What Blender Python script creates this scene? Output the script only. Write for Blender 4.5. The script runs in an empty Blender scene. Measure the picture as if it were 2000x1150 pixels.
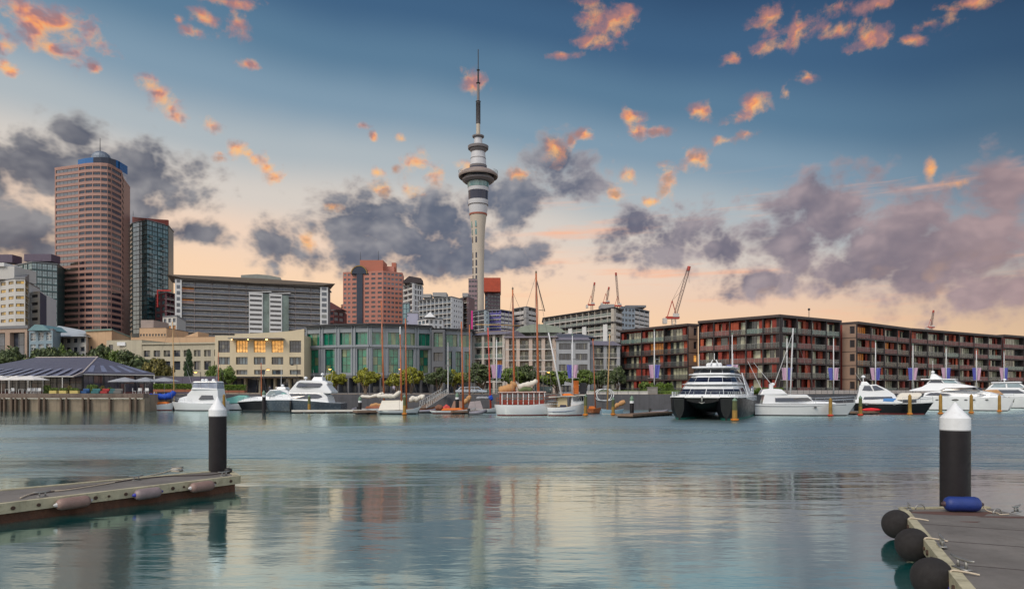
import bpy, bmesh, math, random
from mathutils import Vector, Matrix
R = random.Random(11)
SC = bpy.context.scene
COL = SC.collection
PI = math.pi
# ------------------------------------------------------------------ camera
F, HY, CZ = 1333.3, 762.0, 3.6           # focal length and horizon of the photograph, eye height above the water
cam_d = bpy.data.cameras.new('camera'); cam = bpy.data.objects.new('camera', cam_d); COL.objects.link(cam)
cam.location = (0, 0, CZ); cam.rotation_euler = (PI / 2, 0, 0)
cam_d.sensor_width = 36; cam_d.lens = 24.0; cam_d.shift_y = (HY - 575) / 2000.0
cam_d.clip_start = 0.2; cam_d.clip_end = 20000
SC.camera = cam
# ------------------------------------------------------------------ view, sun
SC.view_settings.view_transform = 'Standard'; SC.view_settings.look = 'None'
SC.view_settings.exposure = 0.0; SC.view_settings.gamma = 1.0
SC.render.engine = 'CYCLES'
SC.cycles.max_bounces = 6; SC.cycles.diffuse_bounces = 3; SC.cycles.glossy_bounces = 4
SC.cycles.transparent_max_bounces = 12; SC.cycles.caustics_reflective = False; SC.cycles.caustics_refractive = False
try: SC.cycles.use_denoising = True
except Exception: pass
SUN_EL, SUN_AZ = math.radians(42), math.radians(-140)     # azimuth from +Y, clockwise; a broad glow behind the left shoulder
sd = bpy.data.lights.new('sun', 'SUN'); sd.energy = 1.9; sd.angle = math.radians(24); sd.color = (1.0, 0.87, 0.72)
sun = bpy.data.objects.new('sun', sd); COL.objects.link(sun)
sv = Vector((math.sin(SUN_AZ) * math.cos(SUN_EL), math.cos(SUN_AZ) * math.cos(SUN_EL), math.sin(SUN_EL)))
sun.rotation_euler = sv.to_track_quat('Z', 'Y').to_euler(); sun.location = (-40, -30, 60)

def s2l(c):
    return tuple((v / 255 / 12.92) if v / 255 <= .04045 else ((v / 255 + .055) / 1.055) ** 2.4 for v in c)
# ------------------------------------------------------------------ node helper
class NT:
    def __init__(s, tree):
        s.t = tree; s.n = tree.nodes; s.l = tree.links
        for x in list(s.n): s.n.remove(x)
    def new(s, ty, **kw):
        x = s.n.new(ty)
        for k, v in kw.items(): setattr(x, k, v)
        return x
    def put(s, inp, v):
        if v is None: return
        if isinstance(v, bpy.types.NodeSocket): s.l.new(v, inp)
        else:
            try: inp.default_value = v
            except Exception: inp.default_value = tuple(v) + (1,)
    def math(s, op, a, b=None, c=None, clamp=False):
        x = s.new('ShaderNodeMath', operation=op, use_clamp=clamp)
        s.put(x.inputs[0], a); s.put(x.inputs[1], b); s.put(x.inputs[2], c); return x.outputs[0]
    def vm(s, op, a, b=None, c=None):
        x = s.new('ShaderNodeVectorMath', operation=op)
        s.put(x.inputs[0], a); s.put(x.inputs[1], b); s.put(x.inputs[2], c)
        return x.outputs['Value'] if op in ('DOT_PRODUCT', 'LENGTH') else x.outputs[0]
    def noise(s, v, scale, detail=6, rough=.55, dist=0.0, col=False):
        x = s.new('ShaderNodeTexNoise'); s.put(x.inputs['Vector'], v); x.inputs['Scale'].default_value = scale
        x.inputs['Detail'].default_value = detail; x.inputs['Roughness'].default_value = rough; x.inputs['Distortion'].default_value = dist
        return x.outputs[1 if col else 0]
    def mix(s, f, a, b, bt='MIX'):
        x = s.new('ShaderNodeMix', data_type='RGBA', blend_type=bt)
        s.put(x.inputs[0], f); s.put(x.inputs[6], a); s.put(x.inputs[7], b); return x.outputs[2]
    def ramp(s, f, stops, interp='LINEAR'):
        x = s.new('ShaderNodeValToRGB'); s.put(x.inputs[0], f); r = x.color_ramp; r.interpolation = interp
        while len(r.elements) < len(stops): r.elements.new(1.0)
        for e, (p, c) in zip(r.elements, stops): e.position = p; e.color = tuple(c) + (1,) if len(c) == 3 else c
        return x.outputs[0]
    def rng(s, v, a, b, c=0.0, d=1.0, smooth=False):
        x = s.new('ShaderNodeMapRange'); x.interpolation_type = 'SMOOTHSTEP' if smooth else 'LINEAR'; x.clamp = True
        for i, q in enumerate((v, a, b, c, d)): s.put(x.inputs[i], q)
        return x.outputs[0]
# ------------------------------------------------------------------ world: dusk sky with clouds
world = bpy.data.worlds.new('World'); SC.world = world; world.use_nodes = True
try: world.cycles.sampling_method = 'MANUAL'; world.cycles.sample_map_resolution = 512
except Exception: pass
def build_sky():
    k = NT(world.node_tree)
    d = k.vm('NORMALIZE', k.new('ShaderNodeTexCoord').outputs['Generated'])
    sp = k.new('ShaderNodeSeparateXYZ'); k.put(sp.inputs[0], d); X, Y, Z = sp.outputs
    az = k.math('ARCTAN2', X, Y)
    hyp = k.math('MAXIMUM', k.math('SQRT', k.math('ADD', k.math('MULTIPLY', X, X), k.math('MULTIPLY', Y, Y))), .08)
    el = k.math('DIVIDE', Z, hyp)
    cb = k.new('ShaderNodeCombineXYZ'); k.put(cb.inputs[0], az); k.put(cb.inputs[1], el); P = cb.outputs[0]
    # clear sky: warm band over the horizon, brighter to the left where the sun went down
    wv = k.noise(P, 2.2, 3, .5)
    t = k.math('ADD', k.math('ADD', k.math('MULTIPLY_ADD', az, .09, el), k.math('MULTIPLY', k.math('MAXIMUM', az, 0.0), .13)), k.math('MULTIPLY_ADD', wv, .08, -.04))
    g = [(-.20, (250, 200, 130)), (.06, (250, 206, 154)), (.13, (250, 214, 180)), (.19, (240, 212, 190)), (.245, (214, 206, 198)), (.31, (174, 184, 190)), (.385, (128, 154, 174)),
         (.46, (92, 125, 152)), (.54, (66, 99, 132)), (.66, (44, 72, 106)), (.95, (26, 50, 88)), (1.4, (40, 66, 110))]
    tt = k.math('DIVIDE', k.math('ADD', t, .4), 2.0)
    clear = k.ramp(tt, [((p + .4) / 2.0, s2l(c)) for p, c in g], 'EASE')
    low = k.ramp(k.math('ADD', el, .0), [(0.0, s2l((255, 208, 146))), (.06, s2l((250, 210, 165))), (.14, s2l((228, 190, 165))), (.24, s2l((196, 178, 172))), (.34, s2l((150, 150, 165)))])
    wl = k.math('MULTIPLY', k.rng(az, -.1, .45, 0, .85, True), k.rng(el, .07, .20, 1, 0, True))
    clear = k.mix(wl, clear, low)
    dim = k.math('MULTIPLY', k.rng(az, .35, .75, 0, 1, True), k.rng(el, 0, .5, .22, .5, False))
    clear = k.mix(dim, clear, (.012, .03, .07, 1))
    # thin pink streaks low on the right
    st = k.noise(k.vm('MULTIPLY', P, (3.2, 34, 1)), 1.0, 4, .6)
    stm = k.math('MULTIPLY', k.rng(st, .52, .72, 0, .8, True), k.math('MULTIPLY', k.rng(el, .06, .15, 0, 1, True), k.rng(el, .22, .33, 1, 0, True)))
    stm = k.math('MULTIPLY', stm, k.rng(az, -.08, .08, 0, 1, True))
    clear = k.mix(stm, clear, s2l((250, 185, 150)) + (1,))
    # cloud fields, each a set of soft ellipses on the dome broken up by noise
    def field(ells, gr):
        m = None
        for (px, py, rx, ry) in ells:
            rx *= gr; ry *= gr
            u = (px - 1000) / F; a0 = math.atan(u); c = math.cos(a0); e0 = (HY - py) / F * c
            ra, re = rx / F * c * c, ry / F * c
            q = k.vm('MULTIPLY_ADD', P, (1 / ra, 1 / re, 0), (-a0 / ra, -e0 / re, 0))
            q = k.vm('DOT_PRODUCT', q, q)
            m = q if m is None else k.math('MINIMUM', m, q)
        return k.math('SQRT', m)
    warp = k.noise(P, 7.0, 3, .5, col=True)
    PW = k.vm('MULTIPLY_ADD', k.vm('SUBTRACT', warp, (.5, .5, .5)), (.05, .04, 0), P)
    def billow(v, sc, det):
        x = k.new('ShaderNodeTexVoronoi', feature='SMOOTH_F1', voronoi_dimensions='2D'); k.put(x.inputs['Vector'], v); x.inputs['Scale'].default_value = sc
        x.inputs['Detail'].default_value = det; x.inputs['Roughness'].default_value = .55; x.inputs['Smoothness'].default_value = .35
        return k.math('SUBTRACT', 1.0, x.outputs['Distance'])
    V1 = k.vm('MULTIPLY', PW, (1, 1.25, 1))
    n1 = k.math('ADD', k.math('MULTIPLY', k.noise(V1, 12, 7, .52), .55), k.math('MULTIPLY', billow(V1, 22, 3), .42))
    V2 = k.vm('MULTIPLY', k.vm('ADD', PW, (-.010, .014, 0)), (1, 1.25, 1))
    n1b = k.math('ADD', k.math('MULTIPLY', k.noise(V2, 12, 4, .5), .55), k.math('MULTIPLY', billow(V2, 22, 2), .42))
    n2 = k.noise(PW, 34, 6, .60); n2s = k.noise(PW, 34, 3, .5); n2b = k.noise(k.vm('ADD', PW, (-.006, .010, 0)), 34, 3, .5)
    dark = field([(-40, 360, 130, 120), (70, 330, 120, 80), (150, 262, 60, 30), (60, 440, 150, 90), (300, 345, 110, 62), (250, 400, 90, 60), (375, 452, 80, 26), (545, 480, 52, 44),
                  (730, 440, 120, 74), (700, 500, 120, 40), (850, 425, 100, 60), (900, 505, 160, 46), (1000, 390, 70, 60), (1090, 320, 66, 48), (1140, 360, 50, 28), (1310, 470, 118, 54), (1390, 490, 60, 30), (1240, 440, 50, 36),
                  (1610, 430, 140, 82), (1540, 480, 90, 70), (1730, 470, 130, 70), (1850, 500, 150, 110), (1960, 420, 100, 100), (1490, 550, 90, 34), (1930, 570, 130, 50), (1790, 540, 110, 40), (1010, 500, 70, 36), (1800, 430, 120, 60), (800, 470, 170, 60), (130, 330, 120, 70), (680, 450, 90, 70), (1600, 400, 110, 60), (1900, 470, 150, 110), (1960, 370, 70, 70), (1700, 520, 160, 50)], 1.34)
    dd = k.math('ADD', k.math('SUBTRACT', 1.30, dark), k.math('MULTIPLY', k.math('SUBTRACT', n1, .5), 1.6))
    da = k.rng(dd, -.02, .72, 0, .97, True)
    # puffs lit orange from below
    puff = field([(40, 20, 60, 40), (120, 50, 64, 40), (100, 95, 40, 22), (150, 100, 40, 24), (10, 90, 26, 14), (12, 135, 30, 14), (185, 130, 16, 14), (290, 165, 24, 18), (325, 195, 30, 20), (345, 225, 22, 18),
                  (398, 35, 30, 18), (385, 62, 34, 14), (350, 38, 12, 10), (462, 45, 24, 28), (450, 5, 60, 14), (484, 126, 22, 10), (410, 245, 26, 18), (430, 300, 12, 10), (465, 295, 26, 16), (500, 312, 26, 14), (540, 345, 20, 14), (432, 308, 14, 9),
                  (815, 320, 26, 22), (845, 345, 26, 20), (745, 366, 24, 14), (785, 272, 12, 8), (735, 338, 16, 9), (815, 375, 22, 14), (710, 245, 14, 7), (730, 265, 8, 10), (772, 330, 10, 10),
                  (1165, 30, 36, 40), (1200, 50, 30, 40), (1170, 80, 50, 14), (1225, 20, 20, 14), (1505, 35, 32, 30), (1560, 55, 34, 24), (1520, 90, 46, 16), (1640, 60, 34, 14), (1700, 72, 34, 26), (1640, 12, 26, 16), (1720, 4, 60, 14), (1815, 45, 34, 14), (1855, 40, 26, 20), (1780, 80, 26, 12), (1900, 5, 60, 16),
                  (1430, 115, 18, 12), (1575, 152, 22, 14), (1535, 185, 12, 14), (1235, 230, 26, 16), (1245, 255, 22, 14), (1285, 255, 24, 10), (1370, 216, 24, 18), (1475, 205, 30, 20), (1445, 228, 28, 18), (1460, 260, 22, 10), (1355, 312, 26, 24), (1303, 348, 20, 32), (1228, 345, 16, 18), (1200, 380, 18, 20), (1135, 262, 24, 10), (1115, 275, 10, 14),
                  (1818, 330, 12, 20), (1868, 358, 28, 10), (1415, 275, 22, 9), (1270, 395, 16, 8), (1085, 290, 22, 30), (1015, 340, 26, 14), (920, 330, 30, 12), (925, 160, 26, 26), (1100, 108, 36, 8), (740, 370, 20, 12), (650, 405, 16, 10), (600, 470, 18, 20), (310, 182, 24, 16), (336, 212, 26, 16), (520, 328, 22, 14), (480, 300, 20, 14), (60, 40, 90, 50), (135, 75, 60, 40)], 1.28)
    pdn = k.math('ADD', k.math('SUBTRACT', 1.0, puff), k.math('MULTIPLY', k.math('SUBTRACT', n2, .5), 3.6))
    pa = k.math('MULTIPLY', k.rng(pdn, -.05, 1.35, 0, 1, True), k.rng(k.math('ABSOLUTE', az), .9, 1.2, 1, 0))
    # cloud colours
    n1s = k.math('ADD', k.math('MULTIPLY', k.noise(V1, 12, 4, .5), .55), k.math('MULTIPLY', billow(V1, 22, 2), .42))
    big = k.math('SUBTRACT', k.noise(PW, 8.5, 2, .5), k.noise(k.vm('ADD', PW, (-.022, .034, 0)), 8.5, 2, .5))
    rel = k.rng(k.math('ADD', k.math('MULTIPLY', k.math('SUBTRACT', n1s, n1b), .45), k.math('MULTIPLY', big, .75)), -.15, .17, 0, 1, False)
    core = k.ramp(k.rng(az, -.65, .65), [(0, s2l((86, 90, 104))), (.5, s2l((92, 102, 122))), (.66, s2l((104, 104, 122))), (.85, s2l((122, 115, 128))), (1, s2l((146, 128, 134)))])
    rim = k.ramp(k.rng(az, -.65, .65), [(0, s2l((186, 178, 168))), (.45, s2l((224, 190, 164))), (.7, s2l((206, 172, 162))), (1, s2l((172, 150, 150)))])
    cc = k.mix(k.math('MULTIPLY', k.rng(dd, .05, .7, 1, 0, True), k.math('MULTIPLY_ADD', rel, .6, .35)), core, rim)
    inner = k.ramp(k.rng(az, -.65, .65), [(0, s2l((158, 156, 158))), (.5, s2l((166, 164, 168))), (.8, s2l((176, 160, 164))), (1, s2l((184, 158, 158)))])
    cc = k.mix(k.math('MULTIPLY', k.math('POWER', rel, 1.5), .72), cc, inner)
    glow = k.math('MULTIPLY', k.rng(el, .06, .20, .6, 0, True), k.rng(n1b, .42, .66))
    cc = k.mix(glow, cc, s2l((238, 190, 150)) + (1,))
    prel = k.rng(k.math('SUBTRACT', n2b, n2s), -.15, .08, 0, 1, True)
    pc = k.ramp(prel, [(0, s2l((150, 116, 124))), (.35, s2l((216, 140, 118))), (.7, s2l((255, 164, 96))), (1, s2l((255, 190, 120)))])
    pc = k.mix(k.math('MULTIPLY', k.rng(el, .34, .5), .4), pc, s2l((206, 138, 118)) + (1,))
    pc = k.mix(k.math('MULTIPLY', k.rng(el, .40, .24, 0, 1), .5), pc, s2l((255, 196, 118)) + (1,))
    sky = k.mix(da, clear, cc)
    sky = k.mix(k.math('MULTIPLY', pa, .95), sky, pc)
    # the half of the sky behind the viewer: pale high overcast that fills the scene
    nb = k.noise(P, 3.0, 5, .55)
    back = k.mix(k.rng(nb, .38, .66), (.50, .56, .68, 1), (.88, .84, .82, 1))
    back = k.mix(k.rng(el, .0, .30, 1, 0, True), back, (.95, .80, .66, 1))
    ny = k.new('ShaderNodeTexSky', sky_type='NISHITA'); ny.sun_disc = False; ny.sun_elevation = SUN_EL; ny.sun_rotation = SUN_AZ
    bk = k.mix(1.0, back, k.mix(1.0, ny.outputs[0], (.04, .04, .04, 1), 'MULTIPLY'), 'ADD')
    fb = k.rng(k.math('ABSOLUTE', az), .95, 1.7, 0, 1, True)
    sky = k.mix(fb, sky, bk)
    sky = k.mix(k.rng(el, -.02, -.1), sky, (.10, .14, .15, 1))
    bg = k.new('ShaderNodeBackground'); k.put(bg.inputs[0], sky); bg.inputs[1].default_value = 1.0
    out = k.new('ShaderNodeOutputWorld'); k.l.new(bg.outputs[0], out.inputs[0])
build_sky()
# ------------------------------------------------------------------ materials
MATS = {}
def mat(name, col, rough=.6, metal=0.0, var=.12, vs=.6, bump=0.0, bs=8.0, isl=0.0, spec=.5, streak=0.0, grime=0.0, emit=None, es=0.0, coat=0.0, trans=0.0, alpha=1.0):
    if name in MATS: return MATS[name]
    m = bpy.data.materials.new(name); m.use_nodes = True; k = NT(m.node_tree)
    b = k.new('ShaderNodeBsdfPrincipled'); o = k.new('ShaderNodeOutputMaterial'); k.l.new(b.outputs[0], o.inputs[0])
    c = s2l(col); P = k.new('ShaderNodeNewGeometry').outputs['Position']
    base = c + (1,)
    if var > 0:
        n = k.noise(P, vs, 5, .6)
        base = k.mix(k.rng(n, .25, .75), tuple(v * (1 - var) for v in c) + (1,), tuple(min(1, v * (1 + var)) for v in c) + (1,))
    if isl > 0:
        r = k.new('ShaderNodeNewGeometry').outputs['Random Per Island']; r2 = k.new('ShaderNodeObjectInfo').outputs['Random']
        f = k.math('FRACT', k.math('ADD', r, r2))
        base = k.mix(1.0, base, k.mix(f, (1 - isl,) * 3 + (1,), (1 + isl,) * 3 + (1,)), 'MULTIPLY')
    if streak > 0:
        n = k.noise(k.vm('MULTIPLY', P, (1.6, 1.6, .12)), 1.0, 5, .65)
        base = k.mix(k.math('MULTIPLY', k.rng(n, .48, .75), streak), base, tuple(v * .35 for v in c) + (1,))
    if grime > 0:
        n = k.noise(P, vs * 4 + .5, 6, .7)
        base = k.mix(k.math('MULTIPLY', k.rng(n, .5, .8), grime), base, tuple(v * .4 for v in (c[0], c[1] * .93, c[2] * .85)) + (1,))
    k.put(b.inputs['Base Color'], base)
    rn = k.noise(P, vs * 3 + 1, 3, .5)
    k.put(b.inputs['Roughness'], k.rng(rn, .3, .7, max(.02, rough - .08), min(1, rough + .08)))
    b.inputs['Metallic'].default_value = metal; b.inputs['Specular IOR Level'].default_value = spec
    b.inputs['Coat Weight'].default_value = coat; b.inputs['Transmission Weight'].default_value = trans; b.inputs['Alpha'].default_value = alpha
    if emit is not None:
        k.put(b.inputs['Emission Color'], k.mix(1.0, base, tuple(v * 1.6 for v in s2l(emit)) + (1,), 'MULTIPLY') if var > .3 else s2l(emit) + (1,)); b.inputs['Emission Strength'].default_value = es
    if bump > 0:
        bn = k.new('ShaderNodeBump'); bn.inputs['Strength'].default_value = bump; bn.inputs['Distance'].default_value = .05
        k.put(bn.inputs['Height'], k.noise(P, bs, 5, .6)); k.l.new(bn.outputs[0], b.inputs['Normal'])
    MATS[name] = m; return m
def glass(name, ca, cb, cc=None, p=.3, rough=.06, ior=1.75):
    """window glass seen from outside: reflects, and shows a dim room or a curtain that differs from pane to pane"""
    if name in MATS: return MATS[name]
    m = bpy.data.materials.new(name); m.use_nodes = True; k = NT(m.node_tree)
    b = k.new('ShaderNodeBsdfPrincipled'); o = k.new('ShaderNodeOutputMaterial'); k.l.new(b.outputs[0], o.inputs[0])
    r = k.new('ShaderNodeNewGeometry').outputs['Random Per Island']; r2 = k.new('ShaderNodeObjectInfo').outputs['Random']
    f = k.math('FRACT', k.math('ADD', k.math('MULTIPLY', r, 7.31), k.math('MULTIPLY', r2, 3.7)))
    c = k.mix(f, s2l(ca) + (1,), s2l(cb) + (1,))
    if cc is not None: c = k.mix(k.math('LESS_THAN', f, p), c, s2l(cc) + (1,))
    P = k.new('ShaderNodeNewGeometry').outputs['Position']
    c = k.mix(k.rng(k.noise(P, .9, 3, .5), .35, .65), c, k.mix(1.0, c, (.6, .6, .62, 1), 'MULTIPLY'))
    k.put(b.inputs['Base Color'], c); b.inputs['Roughness'].default_value = rough; b.inputs['IOR'].default_value = ior
    bn = k.new('ShaderNodeBump'); bn.inputs['Strength'].default_value = .04; bn.inputs['Distance'].default_value = .1
    k.put(bn.inputs['Height'], k.noise(P, .5, 2, .5)); k.l.new(bn.outputs[0], b.inputs['Normal'])
    MATS[name] = m; return m
# ------------------------------------------------------------------ picture to place
def wx(px, Y): return (px - 1000) / F * Y
def wz(py, Y): return CZ + (HY - py) / F * Y
def at(px, py, Y): return Vector((wx(px, Y), Y, wz(py, Y)))
QZ = 2.9                                        # quay level
# ------------------------------------------------------------------ mesh builder
class MB:
    def __init__(s): s.v = []; s.f = []; s.m = []
    def pt(s, p): s.v.append(tuple(p)); return len(s.v) - 1
    def face(s, pts, mi=0):
        s.f.append([s.pt(p) for p in pts]); s.m.append(mi)
    def add(s, vs, fs, mi=0):
        n = len(s.v); s.v += [tuple(p) for p in vs]
        for i, f in enumerate(fs): s.f.append([n + q for q in f]); s.m.append(mi[i] if isinstance(mi, list) else mi)
    def box(s, x0, x1, y0, y1, z0, z1, mi=0, T=None):
        vs = [Vector(p) for p in ((x0, y0, z0), (x1, y0, z0), (x1, y1, z0), (x0, y1, z0), (x0, y0, z1), (x1, y0, z1), (x1, y1, z1), (x0, y1, z1))]
        if T is not None: vs = [T @ p for p in vs]
        s.add(vs, [(3, 2, 1, 0), (4, 5, 6, 7), (0, 1, 5, 4), (1, 2, 6, 5), (2, 3, 7, 6), (3, 0, 4, 7)], mi)
    def prism(s, poly, z0, z1, mi=0):
        n = len(poly); s.add([(x, y, z0) for x, y in poly] + [(x, y, z1) for x, y in poly],
            [tuple(range(n - 1, -1, -1)), tuple(range(n, 2 * n))] + [(i, (i + 1) % n, n + (i + 1) % n, n + i) for i in range(n)], mi)
    def ext(s, pts, vec, mi=0):
        n = len(pts); vec = Vector(vec); a = [Vector(p) for p in pts]
        s.add(a + [p + vec for p in a], [tuple(range(n - 1, -1, -1)), tuple(range(n, 2 * n))] + [(i, (i + 1) % n, n + (i + 1) % n, n + i) for i in range(n)], mi)
    def lathe(s, prof, n=24, mi=0, c=(0, 0, 0), cap=True, a0=0.0):
        vs = []; fs = []; ms = []
        for r, z in prof:
            for j in range(n):
                a = a0 + 2 * PI * j / n; vs.append((c[0] + r * math.cos(a), c[1] + r * math.sin(a), c[2] + z))
        for i in range(len(prof) - 1):
            for j in range(n):
                j2 = (j + 1) % n; fs.append((i * n + j, i * n + j2, (i + 1) * n + j2, (i + 1) * n + j)); ms.append(mi[i] if isinstance(mi, list) else mi)
        if cap:
            fs.append(tuple(range(n - 1, -1, -1))); ms.append(mi[0] if isinstance(mi, list) else mi)
            q = (len(prof) - 1) * n; fs.append(tuple(range(q, q + n))); ms.append(mi[-1] if isinstance(mi, list) else mi)
        s.add(vs, fs, ms)
    def tube(s, path, r, n=6, mi=0):
        P = [Vector(p) for p in path]; rr = r if isinstance(r, (list, tuple)) else [r] * len(P); vs = []; fs = []
        up = None
        for i, p in enumerate(P):
            t = (P[min(i + 1, len(P) - 1)] - P[max(i - 1, 0)])
            if t.length < 1e-9: t = Vector((0, 0, 1))
            t.normalize()
            if up is None: up = Vector((0, 0, 1)) if abs(t.z) < .9 else Vector((1, 0, 0))
            a = t.cross(up)
            if a.length < 1e-6: a = t.cross(Vector((0, 1, 0)))
            a.normalize(); b = a.cross(t).normalized(); up = b
            for j in range(n):
                q = 2 * PI * j / n; vs.append(p + (a * math.cos(q) + b * math.sin(q)) * rr[i])
        for i in range(len(P) - 1):
            for j in range(n): fs.append((i * n + j, i * n + (j + 1) % n, (i + 1) * n + (j + 1) % n, (i + 1) * n + j))
        fs.append(tuple(range(n - 1, -1, -1))); q = (len(P) - 1) * n; fs.append(tuple(range(q, q + n)))
        s.add(vs, fs, mi)
    def loft(s, rings, mi=0, closed=True, cap0=True, cap1=True, rowm=None):
        n = len(rings[0]); vs = [p for r in rings for p in r]; fs = []; ms = []
        for i in range(len(rings) - 1):
            for j in range(n if closed else n - 1):
                j2 = (j + 1) % n; fs.append((i * n + j, i * n + j2, (i + 1) * n + j2, (i + 1) * n + j)); ms.append(rowm[j] if rowm else mi)
        if cap0: fs.append(tuple(range(n - 1, -1, -1))); ms.append(mi)
        if cap1: q = (len(rings) - 1) * n; fs.append(tuple(range(q, q + n))); ms.append(mi)
        s.add(vs, fs, ms)
    def mesh(s, name, mats, origin=None, smooth=False, fix=True):
        me = bpy.data.meshes.new(name)
        vs = s.v if origin is None else [(x - origin[0], y - origin[1], z - origin[2]) for x, y, z in s.v]
        me.from_pydata(vs, [], s.f)
        for m in (mats if isinstance(mats, (list, tuple)) else [mats]): me.materials.append(m)
        me.polygons.foreach_set('material_index', s.m)
        if fix:
            bm = bmesh.new(); bm.from_mesh(me); bmesh.ops.recalc_face_normals(bm, faces=bm.faces); bm.to_mesh(me); bm.free()
        if smooth: me.polygons.foreach_set('use_smooth', [True] * len(me.polygons))
        me.update(); return me
    def build(s, name, mats, parent=None, origin=None, smooth=False, bevel=0.0, seg=2, loc=None, rz=0.0, fix=True, sharp=None):
        me = s.mesh(name, mats, origin, smooth, fix)
        o = bpy.data.objects.new(name, me); COL.objects.link(o)
        if parent is not None: o.parent = parent
        if loc is not None: o.location = loc
        elif parent is None and origin is not None: o.location = origin
        o.rotation_euler = (0, 0, rz)
        if smooth and sharp:
            try: me.set_sharp_from_angle(angle=math.radians(sharp))
            except Exception: pass
        if bevel > 0:
            b = o.modifiers.new('bevel', 'BEVEL'); b.width = bevel; b.segments = seg; b.limit_method = 'ANGLE'; b.angle_limit = math.radians(35); b.harden_normals = False
        return o
def tag(o, label, cat, group=None, kind=None):
    if label: o['label'] = label
    if cat: o['category'] = cat
    if group: o['group'] = group
    if kind: o['kind'] = kind
    return o
def struct(o): o['kind'] = 'structure'; return o
def thing(name, label, cat, loc=(0, 0, 0), rz=0.0, group=None):
    o = bpy.data.objects.new(name, None); COL.objects.link(o); o.empty_display_size = .3
    o.location = loc; o.rotation_euler = (0, 0, rz); return tag(o, label, cat, group)
def kids(o): return [c for c in ALLKIDS.get(o.name, [])]
ALLKIDS = {}
def dup(root, loc, rz=0.0, label=None, scale=None):
    """copy of a thing with copies of its parts and their sub-parts"""
    r = root.copy(); COL.objects.link(r); r.location = loc; r.rotation_euler = (0, 0, rz)
    if label: r['label'] = label
    if scale is not None: r.scale = scale
    for c in list(root.children):
        d = c.copy(); COL.objects.link(d); d.parent = r
        for g in list(c.children):
            h = g.copy(); COL.objects.link(h); h.parent = d
    return r
ORD = ['first', 'second', 'third', 'fourth', 'fifth', 'sixth', 'seventh', 'eighth', 'ninth', 'tenth', 'eleventh', 'twelfth', 'thirteenth', 'fourteenth', 'fifteenth', 'sixteenth']
# ------------------------------------------------------------------ buildings
WIN = {}
def win_mesh(w, h, nx, nz, g, fr, bar=.07, proud=.05):
    key = (round(w, 2), round(h, 2), nx, nz, g.name, fr.name, bar)
    if key in WIN: return WIN[key]
    b = MB(); 
    for i in range(nx):
        for j in range(nz): b.face([(w * i / nx, 0, h * j / nz), (w * (i + 1) / nx, 0, h * j / nz), (w * (i + 1) / nx, 0, h * (j + 1) / nz), (w * i / nx, 0, h * (j + 1) / nz)], 0)
    for i in range(nx + 1):
        x = min(max(w * i / nx, bar / 2), w - bar / 2); b.box(x - bar / 2, x + bar / 2, -proud, -.003, 0, h, 1)
    for j in range(nz + 1):
        z = min(max(h * j / nz, bar / 2), h - bar / 2); b.box(bar / 2, w - bar / 2, -proud + .004, -.004, z - bar / 2, z + bar / 2, 1)
    WIN[key] = b.mesh('window', [g, fr], fix=False); return WIN[key]
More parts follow.
